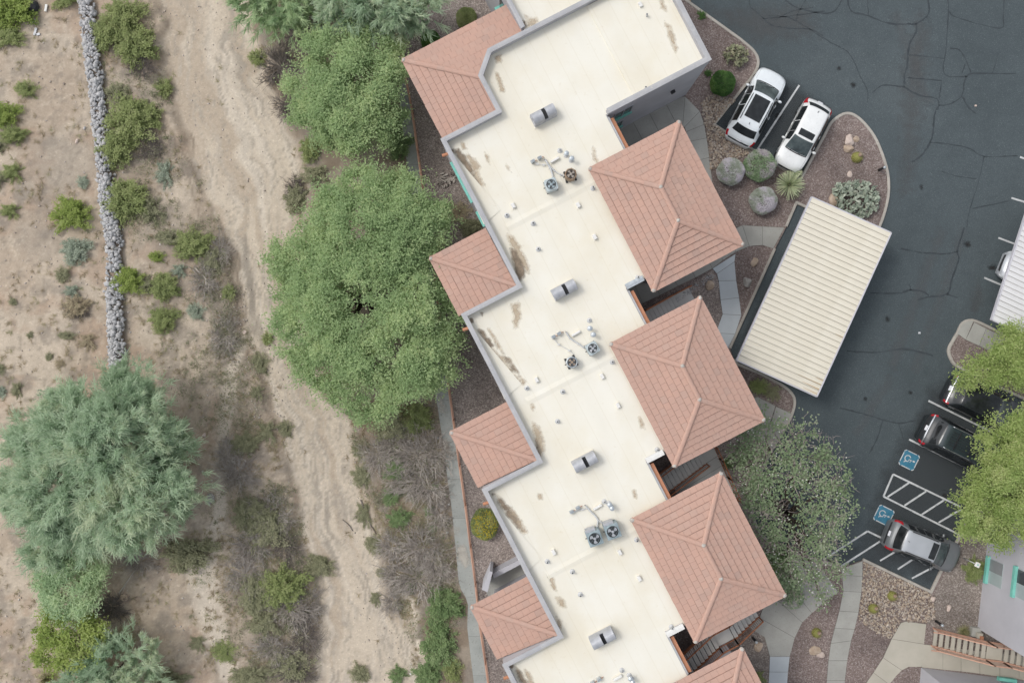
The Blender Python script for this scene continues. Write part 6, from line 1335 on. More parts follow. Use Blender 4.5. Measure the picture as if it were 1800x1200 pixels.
# ================================================================== DESERT SHRUBS (every one its own thing)
SH = [ # x, y, r, label, material, kind, variant, ry, height
 (222, 35, 42, 'olive creosote shrub at the top edge right of the stone line', 'leaf_creosote', 'bush', 0, 40, .8), (190, 62, 34, 'olive creosote shrub leaning over the stone line near the top', 'leaf_creosote', 'bush', 1, None, .8), (240, 82, 42, 'lower right creosote shrub of the top cluster beside the wash', 'leaf_creosote', 'bush', 2, 40, .8),
 (205, 165, 26, 'grey green sparse shrub between the two big creosote clusters', 'leaf_olive', 'bush', 4, None, .7), (230, 215, 50, 'large round creosote shrub right of the stone line, upper left', 'leaf_creosote', 'bush', 3, 46, .8), (208, 265, 40, 'creosote shrub hanging over the stone line, below the large round one', 'leaf_creosote', 'bush', 0, 38, .8), (262, 205, 28, 'right lobe creosote shrub nearest the wash bank', 'leaf_creosote', 'bush', 1, None, .7),
 (225, 355, 48, 'creosote shrub straddling the stone line level with the lone bright shrub', 'leaf_creosote', 'bush', 2, 40, .8), (268, 370, 28, 'sparse brownish shrub right of the stone line straddler', 'leaf_olive', 'bush', 5, None, .7), (130, 380, 41, 'bright green round shrub standing alone left of the stone line', 'leaf_bright', 'bush', 3, 32, .8),
 (52, 160, 24, 'small green shrub in open sand, upper left', 'leaf_creosote', 'bush', 4, 20, .7), (15, 205, 32, 'bright shrub cut by the left edge, upper of two', 'leaf_bright', 'bush', 0, 26, .7), (30, 240, 28, 'bright shrub just below the left edge one', 'leaf_creosote', 'bush', 1, 18, .7), (28, 305, 24, 'low green shrub near left edge below the bright pair', 'leaf_creosote', 'bush', 5, 18, .6), (3, 258, 16, 'dark shrub cut by the left edge, second one down', 'leaf_olive', 'bush', 4, None, .7), (2, 320, 18, 'dark shrub cut by the left edge, third one down', 'leaf_olive', 'bush', 5, None, .7),
 (25, 22, 48, 'large bright green shrub filling the top left corner', 'leaf_bright', 'bush', 2, 42, .8), (20, 70, 34, 'yellowish shrub just under the top left corner shrub', 'leaf_creosote', 'bush', 3, 20, .6), (115, -4, 26, 'shrub cut by the top edge left of the stone line', 'leaf_creosote', 'bush', 0, None, .7), (286, 152, 22, 'small shrub on the wash bank, upper left', 'leaf_creosote', 'bush', 4, None, .8),
 (290, 305, 19, 'pale sage shrub beside the wash bank', 'leaf_sage', 'bush', 5, 26, .6), (148, 320, 14, 'tiny pale sage tuft left of the stone line', 'leaf_sage', 'bush', 4, None, .6), (24, 372, 22, 'small dull green shrub near left edge, level with lone bright shrub', 'leaf_creosote', 'bush', 5, 14, .6),
 (138, 442, 30, 'pale sage shrub left of the stone line, mid left', 'leaf_sage', 'bush', 0, 28, .6), (115, 482, 17, 'small olive shrub left of the sage one', 'leaf_olive', 'bush', 4, None, .7), (132, 512, 18, 'grey sage shrub touching the brown dead shrub', 'leaf_sage', 'bush', 5, 12, .6), (139, 540, 27, 'brown dried shrub left of the stone line', 'leaf_dry', 'bush', 1, 24, .6), (122, 590, 18, 'low dry olive tuft under the brown shrub', 'leaf_olive', 'bush', 4, 10, .5), (158, 600, 20, 'low dry brown tuft beside the stone line', 'leaf_dry', 'bush', 5, 16, .4),
 (228, 496, 34, 'bright green shrub right over the stone line, mid left', 'leaf_bright', 'bush', 3, 28, .8), (256, 500, 18, 'twiggy grey shrub between two green ones', 'leaf_olive', 'bush', 5, None, .7), (290, 505, 30, 'round green shrub right of the stone line straddler, mid left', 'leaf_creosote', 'bush', 2, 27, .8), (290, 562, 30, 'olive green shrub just below the round green one', 'leaf_creosote', 'bush', 0, 27, .7), (278, 452, 17, 'small bright shrub north of the round green one', 'leaf_bright', 'bush', 4, 13, .7), (316, 475, 17, 'small sage shrub north east of the round green one', 'leaf_sage', 'bush', 5, 13, .6), (345, 548, 18, 'pale sage shrub near the pebbly bank', 'leaf_sage', 'bush', 4, 20, .6),
 (338, 430, 40, 'broad sparse olive shrub on the wash bank', 'leaf_creosote', 'bush', 1, 32, .6), (300, 418, 28, 'left sparse olive shrub of the bank pair', 'leaf_olive', 'bush', 4, 18, .6), (374, 460, 22, 'thin brown green shrub at the edge of the wash', 'leaf_olive', 'bush', 5, 28, .6), (400, 515, 16, 'tiny green shrub by the erosion gully', 'leaf_creosote', 'bush', 4, None, .5),
 (26, 530, 9, 'tiny dark tuft in open sand, upper of the left three', 'leaf_olive', 'bush', 4, None, .6), (55, 588, 7, 'tiny dark tuft in open sand, middle of the left three', 'leaf_olive', 'bush', 5, None, .6), (90, 626, 9, 'tiny dark tuft in open sand, lower of the left three', 'leaf_olive', 'bush', 4, None, .6), (110, 640, 9, 'tiny brown tuft right of the lower dark tuft', 'leaf_dry', 'bush', 5, None, .5), (4, 650, 12, 'small green tuft at the left edge above the feathery tree', 'leaf_olive', 'bush', 4, None, .6), (34, 685, 13, 'small olive tuft left of the feathery tree', 'leaf_olive', 'bush', 5, 16, .6), (4, 690, 13, 'dull tuft cut by the left edge beside the feathery tree', 'leaf_sage', 'bush', 4, None, .6), (26, 728, 12, 'dry tuft just above left tip of the feathery tree', 'leaf_dry', 'bush', 5, None, .5),
 (455, 640, 20, 'small dry olive shrub on the sand bar in the wash', 'leaf_olive', 'bush', 4, 26, .5), (452, 690, 14, 'small green shrub on the sand bar, lower one', 'leaf_olive', 'bush', 5, 14, .5), (500, 755, 16, 'dark small shrub at the bar edge', 'leaf_olive', 'bush', 4, 20, .6), (432, 780, 30, 'low grey green shrub in the brushy flat', 'leaf_olive', 'bush', 1, 24, .4), (470, 760, 22, 'sparse olive shrub north of the brushy flat', 'leaf_olive', 'bush', 5, 22, .4),
 (440, 905, 38, 'olive green shrub in the lower middle, upper of the bank row', 'leaf_olive', 'bush', 2, 34, .7), (470, 930, 40, 'twiggy olive shrub beside the wash, upper of the bank row', 'leaf_olive', 'bush', 3, 40, .6), (335, 972, 54, 'broad dull olive shrub right of the dusty green tree', 'leaf_olive', 'bush', 0, 36, .6), (500, 1030, 50, 'bright tipped olive shrub, middle of the bank row', 'leaf_creosote', 'bush', 1, 42, .7), (455, 1045, 40, 'left olive shrub of the middle bank row', 'leaf_olive', 'bush', 2, 40, .6), (558, 998, 32, 'shrub reaching over the sandy channel', 'leaf_olive', 'bush', 3, 22, .6), (470, 1095, 40, 'low olive shrub below the middle bank row', 'leaf_olive', 'bush', 5, 26, .5), (515, 1170, 44, 'dull shrub at the bottom edge beside the channel', 'leaf_olive', 'bush', 4, 36, .5), (440, 1190, 40, 'dull shrub at the bottom edge, left of the channel one', 'leaf_olive', 'bush', 0, 26, .5), (395, 1145, 26, 'small green weed patch in the lower middle', 'leaf_creosote', 'bush', 4, 26, .3), (350, 1130, 18, 'tiny weed patch left of the lower middle one', 'leaf_olive', 'bush', 5, 16, .3), (300, 1195, 40, 'grey brown shrub at the bottom edge beside feathery shrub', 'leaf_olive', 'bush', 1, 24, .5),
 (630, 1185, 22, 'small shrub standing in the channel at the bottom edge', 'leaf_olive', 'bush', 4, None, .6), (700, 1192, 20, 'green shrub at the bottom edge right of the channel', 'leaf_weed', 'bush', 5, None, .6), (660, 1055, 12, 'tiny shrub in the lower channel', 'leaf_olive', 'bush', 5, 14, .5), (672, 1010, 14, 'small shrub on the right channel bank', 'leaf_olive', 'bush', 4, 14, .5), (660, 960, 22, 'olive shrub on the right bank, below the brush', 'leaf_olive', 'bush', 4, 24, .5), (640, 905, 18, 'small olive shrub on the right bank beside sand', 'leaf_olive', 'bush', 5, 24, .5), (640, 835, 24, 'grey green shrub at the right bank', 'leaf_olive', 'bush', 1, 24, .5), (632, 790, 16, 'olive shrub at the sand edge below the mesquite', 'leaf_olive', 'bush', 5, 22, .5),
 (698, 822, 24, 'bright weedy green bush left of the big brush pile', 'leaf_weed', 'bush', 0, None, .7), (705, 908, 24, 'bright weedy green bush below the brush pile', 'leaf_weed', 'bush', 1, 20, .7), (690, 870, 20, 'small weedy green bush between the two larger ones', 'leaf_weed', 'bush', 4, None, .6), (757, 894, 12, 'tiny green sprout at right end of the brush pile', 'leaf_weed', 'bush', 5, None, .6), (768, 852, 9, 'tiny green sprout inside the brush pile', 'leaf_weed', 'bush', 5, None, .6), (762, 925, 10, 'tiny green sprout beside the path', 'leaf_weed', 'bush', 4, None, .6), (720, 1030, 14, 'small green sprout in the lower brush', 'leaf_weed', 'bush', 5, None, .6),
 (782, 1058, 38, 'bright green bush beside the concrete path, upper of two', 'leaf_weed', 'bush', 2, 33, .9), (772, 1128, 37, 'bright green bush beside the concrete path, lower of two', 'leaf_weed', 'bush', 3, 46, .9), (798, 1172, 20, 'green bush at the path edge by the bottom', 'leaf_creosote', 'bush', 4, 28, .8), (755, 1180, 30, 'green bush at the bottom edge left of the path', 'leaf_weed', 'bush', 1, 28, .7),
 (452, 100, 20, 'small green shrub on the sand edge left of dark brush', 'leaf_creosote', 'bush', 4, 20, .7), (548, 265, 22, 'green shrub under the upper mesquite at the sand edge', 'leaf_creosote', 'bush', 0, 26, .7), (520, 350, 24, 'grey green shrub at the upper left of the big mesquite', 'leaf_olive', 'bush', 1, 30, .7), (560, 310, 34, 'olive scrub between the two mesquites', 'leaf_olive', 'bush', 5, 20, .5), (468, 594, 14, 'small green shrub at the left tip of the big mesquite', 'leaf_creosote', 'bush', 4, None, .7), (690, 750, 40, 'dull undergrowth shrub below the big mesquite', 'leaf_olive', 'bush', 3, 26, .6), (735, 735, 30, 'green undergrowth shrub by the path below the mesquite', 'leaf_creosote', 'bush', 2, 30, .7), (705, 262, 26, 'dark leafy bush between upper mesquite and path', 'leaf_weed', 'bush', 0, 26, .9), (690, 235, 22, 'dark leafy bush under the right side of upper mesquite', 'leaf_weed', 'bush', 3, 24, .9)]
for i, (x, y, r_, lb, mt, kd, vr, ry, h) in enumerate(SH): shrub(x, y, r_, lb, mt, kd, vr, ry, h)
DEAD = [ # dead brush
 (495, 120, 42, 'dark bare brush pile left of the upper mesquite, upper part', 'dark_wood', 0, 48), (512, 190, 34, 'dark bare brush at the sand edge, lower part', 'dark_wood', 1, 36), (520, 330, 26, 'dark dead brush between the two mesquites', 'dark_wood', 2, 30), (545, 55, 44, 'dark shaded brush under the top trees', 'dark_wood', 3, 34), (735, 800, 62, 'large pale brush pile beside the concrete path', 'dead_wood', 0, 50), (752, 850, 52, 'pale brush pile lower half beside the path', 'dead_wood', 1, 44), (700, 780, 44, 'dry brush below the big mesquite', 'dead_wood', 2, 34), (745, 960, 52, 'dead grey brush right of the channel, upper', 'dead_wood', 3, 46), (735, 1015, 58, 'dead grey brush right of the channel, lower', 'dead_wood', 0, 42), (690, 960, 34, 'sparse dead brush on the right bank', 'dead_wood', 2, 36), (480, 900, 44, 'dead grey brush in the bank row', 'dead_wood', 1, 46), (445, 960, 46, 'grey dead brush between olive shrubs', 'dead_wood', 2, 40), (510, 1070, 48, 'dead grey brush in the middle bank row', 'dead_wood', 3, 44), (535, 1120, 34, 'dark dead brush at the channel edge', 'dark_wood', 0, 50), (250, 985, 40, 'fallen grey branches below the feathery tree', 'dead_wood', 1, 26), (200, 1065, 40, 'dark dead brush beside the bright shrub', 'dark_wood', 2, 30), (250, 120, 30, 'dark twigs inside the top creosote cluster', 'dark_wood', 3, 26), (265, 260, 28, 'dark twigs below the large round creosote', 'dark_wood', 0, 28), (140, 545, 26, 'charred twigs in the brown dried shrub', 'dark_wood', 1, 22), (360, 490, 30, 'bare sticks along the eroded bank', 'dead_wood', 2, 40), (400, 800, 26, 'low bare sticks in the brushy flat', 'dead_wood', 3, 40), (520, 1180, 44, 'grey bare brush at the bottom edge', 'dark_wood', 1, 30), (690, 1060, 26, 'bare sticks on the lower right bank', 'dead_wood', 2, 30),
 (770, 790, 40, 'pale bare twigs leaning over the concrete path', 'dead_wood', 3, 40), (715, 845, 44, 'grey twigs at the left foot of the large brush pile', 'dead_wood', 0, 34), (665, 800, 34, 'grey dry twigs at the sand edge below the mesquite', 'dead_wood', 1, 40), (720, 740, 40, 'grey twigs in the shade under the mesquite', 'dead_wood', 3, 28), (775, 900, 28, 'thin grey twigs by the path between two sprouts', 'dead_wood', 2, 40), (770, 985, 36, 'dead grey twigs touching the path above the green bush', 'dead_wood', 1, 44), (700, 1010, 40, 'grey twig tangle at left of the lower dead brush', 'dead_wood', 2, 34), (430, 1010, 40, 'grey twig tangle left of the middle bank row', 'dead_wood', 0, 44), (545, 1060, 30, 'dry twigs at right end of the middle bank row', 'dead_wood', 2, 44), (480, 1140, 44, 'grey twig tangle below the middle bank row', 'dead_wood', 3, 30), (420, 830, 44, 'grey dry twigs in the upper brushy flat', 'dead_wood', 1, 40), (500, 960, 30, 'dark twigs at channel edge beside the bank row', 'dark_wood', 3, 40), (385, 440, 26, 'thin dry twigs at the upper eroded bank', 'dead_wood', 0, 36), (395, 590, 30, 'low dry twigs on the pebbly bank', 'dead_wood', 2, 50)]
for i, (x, y, r_, lb, mt, vr, ry) in enumerate(DEAD): shrub(x, y, r_, lb, None, 'twig', vr, ry, .8, 'dead brush', 'dead_brush', 'dead brush', None, mt)
for x, y, r_, lb, vr in [(225, 1120, 26, 'green yellow grass clump beside the bright shrub', 0), (235, 950, 24, 'dry straw grass clump below the feathery tree', 1), (90, 1188, 22, 'dry straw grass clump at the bottom edge', 0), (715, 725, 22, 'green grass clump under the big mesquite', 1)]:
    shrub(x, y, r_, lb, 'leaf_grass', 'tuft', vr, None, 1.0, 'grass clumps', 'grass_clump', 'grass clump')

# ================================================================== TREES
tree('feathery_tree', 'large blue green feathery tree over the end of the stone line', 'tree', G(195, 800), [(232, 706, 66, 2.6, 1.4), (150, 745, 82, 2.9, 1.6), (215, 770, 100, 3.6, 2.0), (290, 845, 72, 2.8, 1.6), (85, 790, 72, 2.0, 1.2), (110, 865, 82, 2.8, 1.6), (232, 880, 85, 3.2, 1.8), (55, 860, 52, 1.8, 1.0), (95, 960, 44, 1.6, .9), (300, 775, 44, 2.2, 1.1), (165, 920, 56, 2.2, 1.2)], 'leaf_feather', 'plume', 1, 'feathery trees', npl=3200, per=66, ln=.62, wd=.034, spread=.24, up=.15, curl=.6, shrink=.84)
tree('feathery_tree', 'small feathery blue green shrub tree at the bottom edge, lower left', 'tree', G(205, 1180), [(205, 1165, 52, 1.2, .9), (245, 1140, 34, 1.2, .7), (165, 1200, 48, 1.1, .8), (235, 1200, 46, 1.1, .8)], 'leaf_feather', 'plume', 2, 'feathery trees', npl=460, per=60, ln=.6, wd=.034, up=.15, curl=.42, r0=.06)
tree('dusty_tree', 'dull green bushy tree below the large feathery tree', 'tree', G(128, 1035), [(130, 1030, 58, 1.6, 1.0), (95, 1005, 42, 1.3, .8), (160, 1000, 40, 1.3, .8), (115, 1065, 42, 1.2, .8)], 'leaf_feather_green', 'clump', 3, None, ncl=210, per=46, leaf=(.22, .05), spread=.22, r0=.08)
tree('bright_shrub_tree', 'bright yellow green clumpy shrub tree, lower left', 'tree', G(130, 1125), [(105, 1105, 40, 1.3, .8), (140, 1130, 46, 1.4, .9), (100, 1150, 34, 1.1, .7), (170, 1100, 30, 1.2, .7)], 'leaf_bright', 'clump', 4, None, ncl=150, per=48, leaf=(.17, .07), spread=.20, lo=.55, r0=.07)
tree('mesquite_tree', 'big round mesquite tree against the clay corner roofs', 'tree', G(650, 520), [(656, 420, 125, 3.8, 2.2), (571, 470, 92, 3.0, 1.9), (711, 410, 90, 3.8, 2.0), (651, 530, 130, 4.1, 2.3), (566, 565, 88, 2.9, 1.8), (741, 530, 84, 3.8, 2.0), (701, 610, 105, 3.7, 2.0), (581, 640, 68, 2.4, 1.5), (656, 685, 66, 2.6, 1.5), (756, 620, 62, 3.2, 1.6), (646, 345, 66, 3.0, 1.6), (711, 340, 46, 2.8, 1.3), (531, 520, 52, 2.2, 1.2)], 'leaf_mesquite', 'clump', 5, 'mesquite trees', ncl=2400, per=60, leaf=(.15, .06), spread=.19, r0=.22)
tree('mesquite_tree', 'upper mesquite tree left of the top clay hip roof', 'tree', G(615, 165), [(600, 110, 74, 3.0, 1.7), (560, 160, 58, 2.5, 1.5), (640, 150, 76, 3.3, 1.8), (622, 200, 76, 3.1, 1.7), (664, 215, 50, 2.8, 1.5), (665, 100, 48, 2.8, 1.4), (580, 220, 46, 2.2, 1.3), (545, 200, 34, 1.9, 1.0)], 'leaf_mesquite', 'clump', 6, 'mesquite trees', ncl=1000, per=58, leaf=(.15, .06), spread=.19, r0=.17)
tree('feathery_tree', 'blue green feathery tree at the top edge beside the dark gravel', 'tree', G(660, 0), [(610, 5, 56, 3.2, 1.5), (665, -8, 62, 3.6, 1.7), (720, 8, 52, 3.3, 1.5), (690, 32, 40, 2.8, 1.3), (640, 24, 36, 2.6, 1.2), (668, 52, 30, 2.2, .9)], 'leaf_feather', 'plume', 7, 'feathery trees', npl=800, per=66, ln=.7, wd=.034, up=.15, curl=.42)
tree('mesquite_tree', 'yellow green drooping tree at the top edge above the sand', 'tree', G(490, -10), [(450, -10, 46, 2.6, 1.3), (500, -8, 56, 3.0, 1.5), (530, 8, 40, 2.6, 1.3), (480, 16, 40, 2.2, 1.2), (515, 34, 30, 1.8, .9)], 'leaf_feather_green', 'plume', 8, 'mesquite trees', npl=520, per=60, ln=.65, wd=.034, up=.15, curl=.45)
tree('shade_tree', 'yellow green leafy tree covering the black cars at the right edge', 'tree', W(1755, 845, .1), [(1772, 760, 44, 4.2, 1.4), (1748, 790, 36, 4.0, 1.3), (1805, 790, 56, 4.6, 1.8), (1765, 850, 56, 4.6, 1.7), (1712, 862, 38, 3.8, 1.3), (1712, 905, 40, 4.0, 1.4), (1790, 900, 54, 4.5, 1.7), (1745, 925, 34, 3.6, 1.2), (1812, 735, 36, 4.0, 1.3), (1830, 850, 50, 4.3, 1.5)], 'leaf_yellowgreen', 'clump', 9, 'yellow green shade trees', ncl=900, per=56, leaf=(.14, .06), spread=.19, r0=.13, shrink=.86)
tree('shade_tree', 'yellow green airy tree above the kerb island beside the right carport', 'tree', W(1765, 640, .1), [(1795, 602, 34, 3.6, 1.2), (1768, 625, 36, 3.6, 1.1), (1722, 655, 30, 3.2, .9), (1790, 652, 40, 3.9, 1.2), (1752, 668, 28, 3.0, .9), (1693, 668, 18, 2.8, .6), (1822, 620, 40, 3.6, 1.3), (1762, 585, 20, 3.0, .7)], 'leaf_yellowgreen', 'clump', 10, 'yellow green shade trees', ncl=300, per=50, leaf=(.14, .06), spread=.21, r0=.09, lo=.5, shrink=.82)
# flowering tree with see-through crown
def flowering_tree():
    g = np.random.default_rng(21); base = W(1382, 905, .1); root = empty('flowering_tree', base); tag(root, 'sparse flowering tree with white blossoms and visible twigs over the lot edge', 'tree')
    ring = [(1345, 770, 50, 3.4), (1395, 775, 52, 3.6), (1440, 810, 52, 3.8), (1462, 850, 40, 3.7), (1455, 900, 46, 3.8), (1440, 950, 48, 3.6), (1400, 985, 50, 3.4), (1370, 950, 44, 3.4), (1350, 900, 44, 3.6), (1345, 840, 50, 3.8), (1305, 790, 40, 3.0), (1395, 835, 40, 4.0), (1430, 1015, 40, 3.0), (1395, 1030, 36, 2.8), (1320, 860, 34, 3.0), (1465, 990, 28, 2.8), (1440, 1050, 22, 2.4)]
    lob = []
    for x, y, r_, z in ring: p = W(x, y, z)-base; s = (CAM_H-z)/F; lob.append(((p.x, p.y, p.z), (r_*s, r_*s, .8)))
    V, Fc, t_ = crown_clumps(lob, 350, 24, g, (.14, .095), .25, .6, -.4, .2); link('crown', arr_mesh('crown', V, Fc, 4, t_), root, 'leaf_ash')
    P, d = sample_lobes(lob, 260, g, .5, 1.05, -.1); V, Fc = leaf_quads(P+np.array([0, 0, .08]), d, np.full(260, .085), np.full(260, .075), g, .3); tag(link('blossom', arr_mesh('blossom', V, Fc, 4, np.repeat(g.uniform(0, 1, 260), 4)), root, 'flower_white'), kind='stuff')
    tr = MB(); limbs(tr, (0, 0, -.1), [l_[0] for l_ in lob], .10, g, sub=3); tr.build('trunk', 'bark', root, True)
    tw = MB(); P, d = sample_lobes(lob, 1300, g, .05, .92, -.6)
    for p, dd in zip(P, d):
        a_ = Vector(p); e = Vector(unit((dd+g.normal(0, .9, 3))[None])[0])*g.uniform(.3, .8); e.z *= .4; tw.tube([a_, a_+e*.5+Vector(g.normal(0, .04, 3)), a_+e], [.015, .011, .005], 3, False)
    tw.build('twig', 'twig_pink', root)
flowering_tree()

# ================================================================== GARDEN PLANTS
def globe(x, y, rpx, h, label, mat, seed, n_=8000, leaf=(.075, .04), name='globe_bush', z0=.1, ry=None, squash=1.0, gaps=0):
    g = np.random.default_rng(seed); p = W(x, y, h*.5); r_ = rpx*(CAM_H-h*.6)/F; root = empty(name, (p.x, p.y, z0)); tag(root, label, 'bush', 'clipped garden bushes')
    zz = g.uniform(-.45, 1, n_); th = g.uniform(0, 6.2832, n_); q = np.sqrt(1-zz**2); d = np.stack([q*np.cos(th), q*np.sin(th), zz], -1)
    bump_ = 1+.025*np.sin(4*th+seed)*q+.02*np.sin(7*th+3*zz)
    P = d*np.array([r_, r_*(ry or 1), h*.56])*(bump_*g.uniform(.86, 1.03, n_))[:, None]+np.array([0, 0, h*.45])
    for k in range(gaps):
        c_ = g.integers(0, n_); keep = np.linalg.norm((P-P[c_])*np.array([1.0, 2.2, 1]), axis=-1) > r_*.085; P, d = P[keep], d[keep]; n_ = len(P)
    P[:, 2] = np.maximum(P[:, 2], .03)
    V, Fc = leaf_quads(P, d+g.normal(0, .8, (n_, 3)), leaf[0]*g.uniform(.6, 1.4, n_), leaf[1]*g.uniform(.7, 1.3, n_), g, .45)
    cl = fbm(P[:, 0]*3+seed, P[:, 1]*3+P[:, 2]*2, 3); t_ = np.clip(.5+(cl-.5)*1.8+g.normal(0, .13, n_), 0, 1)
    link('foliage', arr_mesh('foliage', V, Fc, 4, np.repeat(t_, 4)), root, mat)
    core = MB(); core.lathe((0, 0, 0), [(r_*.25, .0), (r_*.45, h*.2), (r_*.45, h*.36), (r_*.34, h*.5), (r_*.1, h*.6)], 14); core.build('twiggy_core', 'dark_wood', root, True)
    return root
globe(1270, 147, 21.5, 1.15, 'dense bright green globe bush between gravel and the white car', 'leaf_boxwood', 31)
globe(1284, 302, 23.5, 1.1, 'lavender grey globe bush nearest to the northern hip roof', 'leaf_lavender', 32, gaps=2)
globe(1335, 291, 27.5, 1.3, 'largest grey green globe bush at the head of the parking bays', 'leaf_sagegreen', 33, 6500, gaps=1)
globe(1341, 353, 23.5, 1.1, 'lavender grey globe bush lowest of three, with dark gaps', 'leaf_lavender', 34, gaps=6)
globe(757, 72, 17, 1.0, 'bright green globe bush tucked against the top clay hip roof', 'leaf_boxwood', 35, z0=.02)
globe(820, 32, 18, 1.0, 'dull green globe bush at the top edge above the clay hip roof', 'leaf_creosote', 36, z0=.02)
globe(1391, 1047, 21, 1.1, 'grey green globe bush at the corner of the southern hip roof', 'leaf_sagegreen', 37, gaps=2)
yb_ = globe(852, 921, 24, 1.0, 'round bush dotted with yellow flowers between fence and building', 'leaf_creosote', 38, 5200, (.09, .045), 'flowering_bush', .02, 1.15)
g = np.random.default_rng(39); n_ = 420; th = g.uniform(0, 6.28, n_); rr = np.sqrt(g.uniform(0, 1, n_))*.74; zz = .5+.52*np.sqrt(np.maximum(0, 1-(rr/.78)**2))
Pf = np.stack([rr*np.cos(th), rr*np.sin(th)*1.15, zz*1.0+.02], -1)[g.uniform(0, 1, n_) > .25]; V, Fc = leaf_quads(Pf, g.normal(0, 1, (len(Pf), 3)), np.full(len(Pf), .055), np.full(len(Pf), .05), g, .2)
tag(link('flower', arr_mesh('flower', V, Fc, 4, np.repeat(g.uniform(0, 1, len(Pf)), 4)), yb_, 'flower_yellow'), kind='stuff')
shrub(1245, 130, 8, 'small green bush at the foot of the tower corner', 'leaf_boxwood', 'bush', 4, None, .8, 'garden bushes', z=.1)
shrub(1232, 28, 9, 'small dark bush against the tower wall near the top', 'leaf_boxwood', 'bush', 5, None, .8, 'garden bushes', z=.1)
shrub(1335, 680, 20, 'sparse yellow green bush in the little bed below the carport', 'leaf_creosote', 'bush', 4, 18, .5, 'garden bushes', z=.1); shrub(1360, 690, 18, 'thin bush right of the sparse one below the carport', 'leaf_olive', 'bush', 5, 14, .5, 'garden bushes', z=.1)
shrub(1279, 815, 12, 'leafy sprout at the edge of the rust fence', 'leaf_weed', 'bush', 4, None, .9, 'garden bushes', z=.1); shrub(1710, 1000, 20, 'dull green shrub under the lamp by the lilac wall', 'leaf_creosote', 'bush', 1, 26, .8, 'garden bushes', z=.1); shrub(1335, 1190, 14, 'green tuft beside the lowest hip roof', 'leaf_creosote', 'bush', 5, None, .7, 'garden bushes', z=.1)
shrub(1362, 985, 26, 'dark shrub under the flowering tree beside the hip roof', 'leaf_weed', 'bush', 3, None, .7, 'garden bushes', z=.1); shrub(1300, 800, 20, 'low green shrub under the flowering tree', 'leaf_ash', 'bush', 4, None, .6, 'garden bushes', z=.1); shrub(1385, 1015, 22, 'shrub between the flowering tree and the clipped globe', 'leaf_ash', 'bush', 2, None, .6, 'garden bushes', z=.1)
shrub(800, 375, 34, 'dry brownish ground bush between fence and building', 'leaf_dry', 'bush', 4, 24, .2, 'garden bushes', z=.02); shrub(830, 400, 26, 'dark low bush against the western wall', 'leaf_olive', 'bush', 0, 18, .5, 'garden bushes', z=.02)
shrub(1692, 1108, 14, 'yellow dry grass clump behind the salmon stair rail', 'leaf_grass', 'tuft', 0, None, .9, 'grass clumps', 'grass_clump', 'grass clump', z=.1)
def yucca(x, y, rpx, label, seed=51, n_=330):
    g = np.random.default_rng(seed); p = W(x, y, .5); r_ = rpx*GS; root = empty('yucca', (p.x, p.y, .1)); tag(root, label, 'yucca')
    a0 = g.uniform(0, 6.28, n_); el = np.arcsin(np.clip(g.uniform(-.05, 1, n_), -1, 1)); B = np.stack([np.cos(a0)*.06, np.sin(a0)*.06, np.full(n_, .32)], -1); D = np.stack([np.cos(a0)*np.cos(el), np.sin(a0)*np.cos(el), np.sin(el)], -1)
    V, Fc = blade_quads(B, B+D*(r_*g.uniform(.8, 1.08, n_))[:, None], np.full(n_, .045), g); V[:, 2] = np.maximum(V[:, 2], .02)
    link('leaf_rosette', arr_mesh('leaf_rosette', V, Fc, 4, np.repeat(np.clip(g.normal(.5, .25, n_), 0, 1), 4)), root, 'leaf_yucca')
    MB().lathe((0, 0, 0), [(.10, 0), (.12, .2), (.06, .4)], 10).build('stump', 'bark', root, True)
yucca(1388, 325, 24, 'spiky pale green yucca at the corner of the parking bay'); yucca(1397, 302, 12, 'small spiky yucca beside the white car nose', 52, 150)
def prickly(x, y, rx, ry, npad, mat, label, seed, pad=.17):
    g = np.random.default_rng(seed); p = W(x, y, .4); root = empty('prickly_pear', (p.x, p.y, .1)); tag(root, label, 'cactus', 'cacti')
    Vs, Fs, Ts = [], [], []; k0 = 0; ang = np.linspace(0, 2*np.pi, 9)[:-1]
    for i in range(npad):
        a0 = g.uniform(0, 6.28); rr = math.sqrt(g.uniform(0, 1)); c_ = np.array([rr*math.cos(a0)*rx*GS, rr*math.sin(a0)*ry*GS, .15+.75*(1-rr*.7)*g.uniform(.5, 1)])
        t1 = g.uniform(0, 6.28); tilt = g.uniform(.3, 1.25); up_ = unit(np.array([math.cos(t1)*math.cos(tilt), math.sin(t1)*math.cos(tilt), math.sin(tilt)])[None])[0]; sd_ = unit(np.cross(up_, g.normal(0, 1, 3))[None])[0]; nr_ = np.cross(up_, sd_)
        s_ = pad*g.uniform(.7, 1.25); th_ = .016
        o_ = np.stack([(c_+up_*(s_*.62*math.sin(a_))+sd_*(s_*.45*math.cos(a_))) for a_ in ang]); V = np.concatenate([o_+nr_*th_*.4, o_-nr_*th_*.4, [c_+nr_*th_*1.8], [c_-nr_*th_*1.8]])
        Fq = [(j, (j+1) % 8, 8+(j+1) % 8, 8+j) for j in range(8)]+[(j, (j+1) % 8, 16, 16) for j in range(8)]+[(8+(j+1) % 8, 8+j, 17, 17) for j in range(8)]
        Vs.append(V); Ts += [np.clip(g.normal(.5, .2), 0, 1)]*18; Fs += [tuple(dict.fromkeys(k0+q for q in f)) for f in Fq]; k0 += 18
    me = bpy.data.meshes.new('pad'); me.from_pydata([tuple(v_) for v_ in np.concatenate(Vs)], [], Fs); me.update(); at = me.attributes.new('tint', 'FLOAT', 'POINT'); at.data.foreach_set('value', np.array(Ts, np.float32)); link('pad', me, root, mat)
    MB().lathe((0, 0, 0), [(.12, -.05), (.1, .2), (.05, .4)], 8).build('stem', 'bark', root, True)
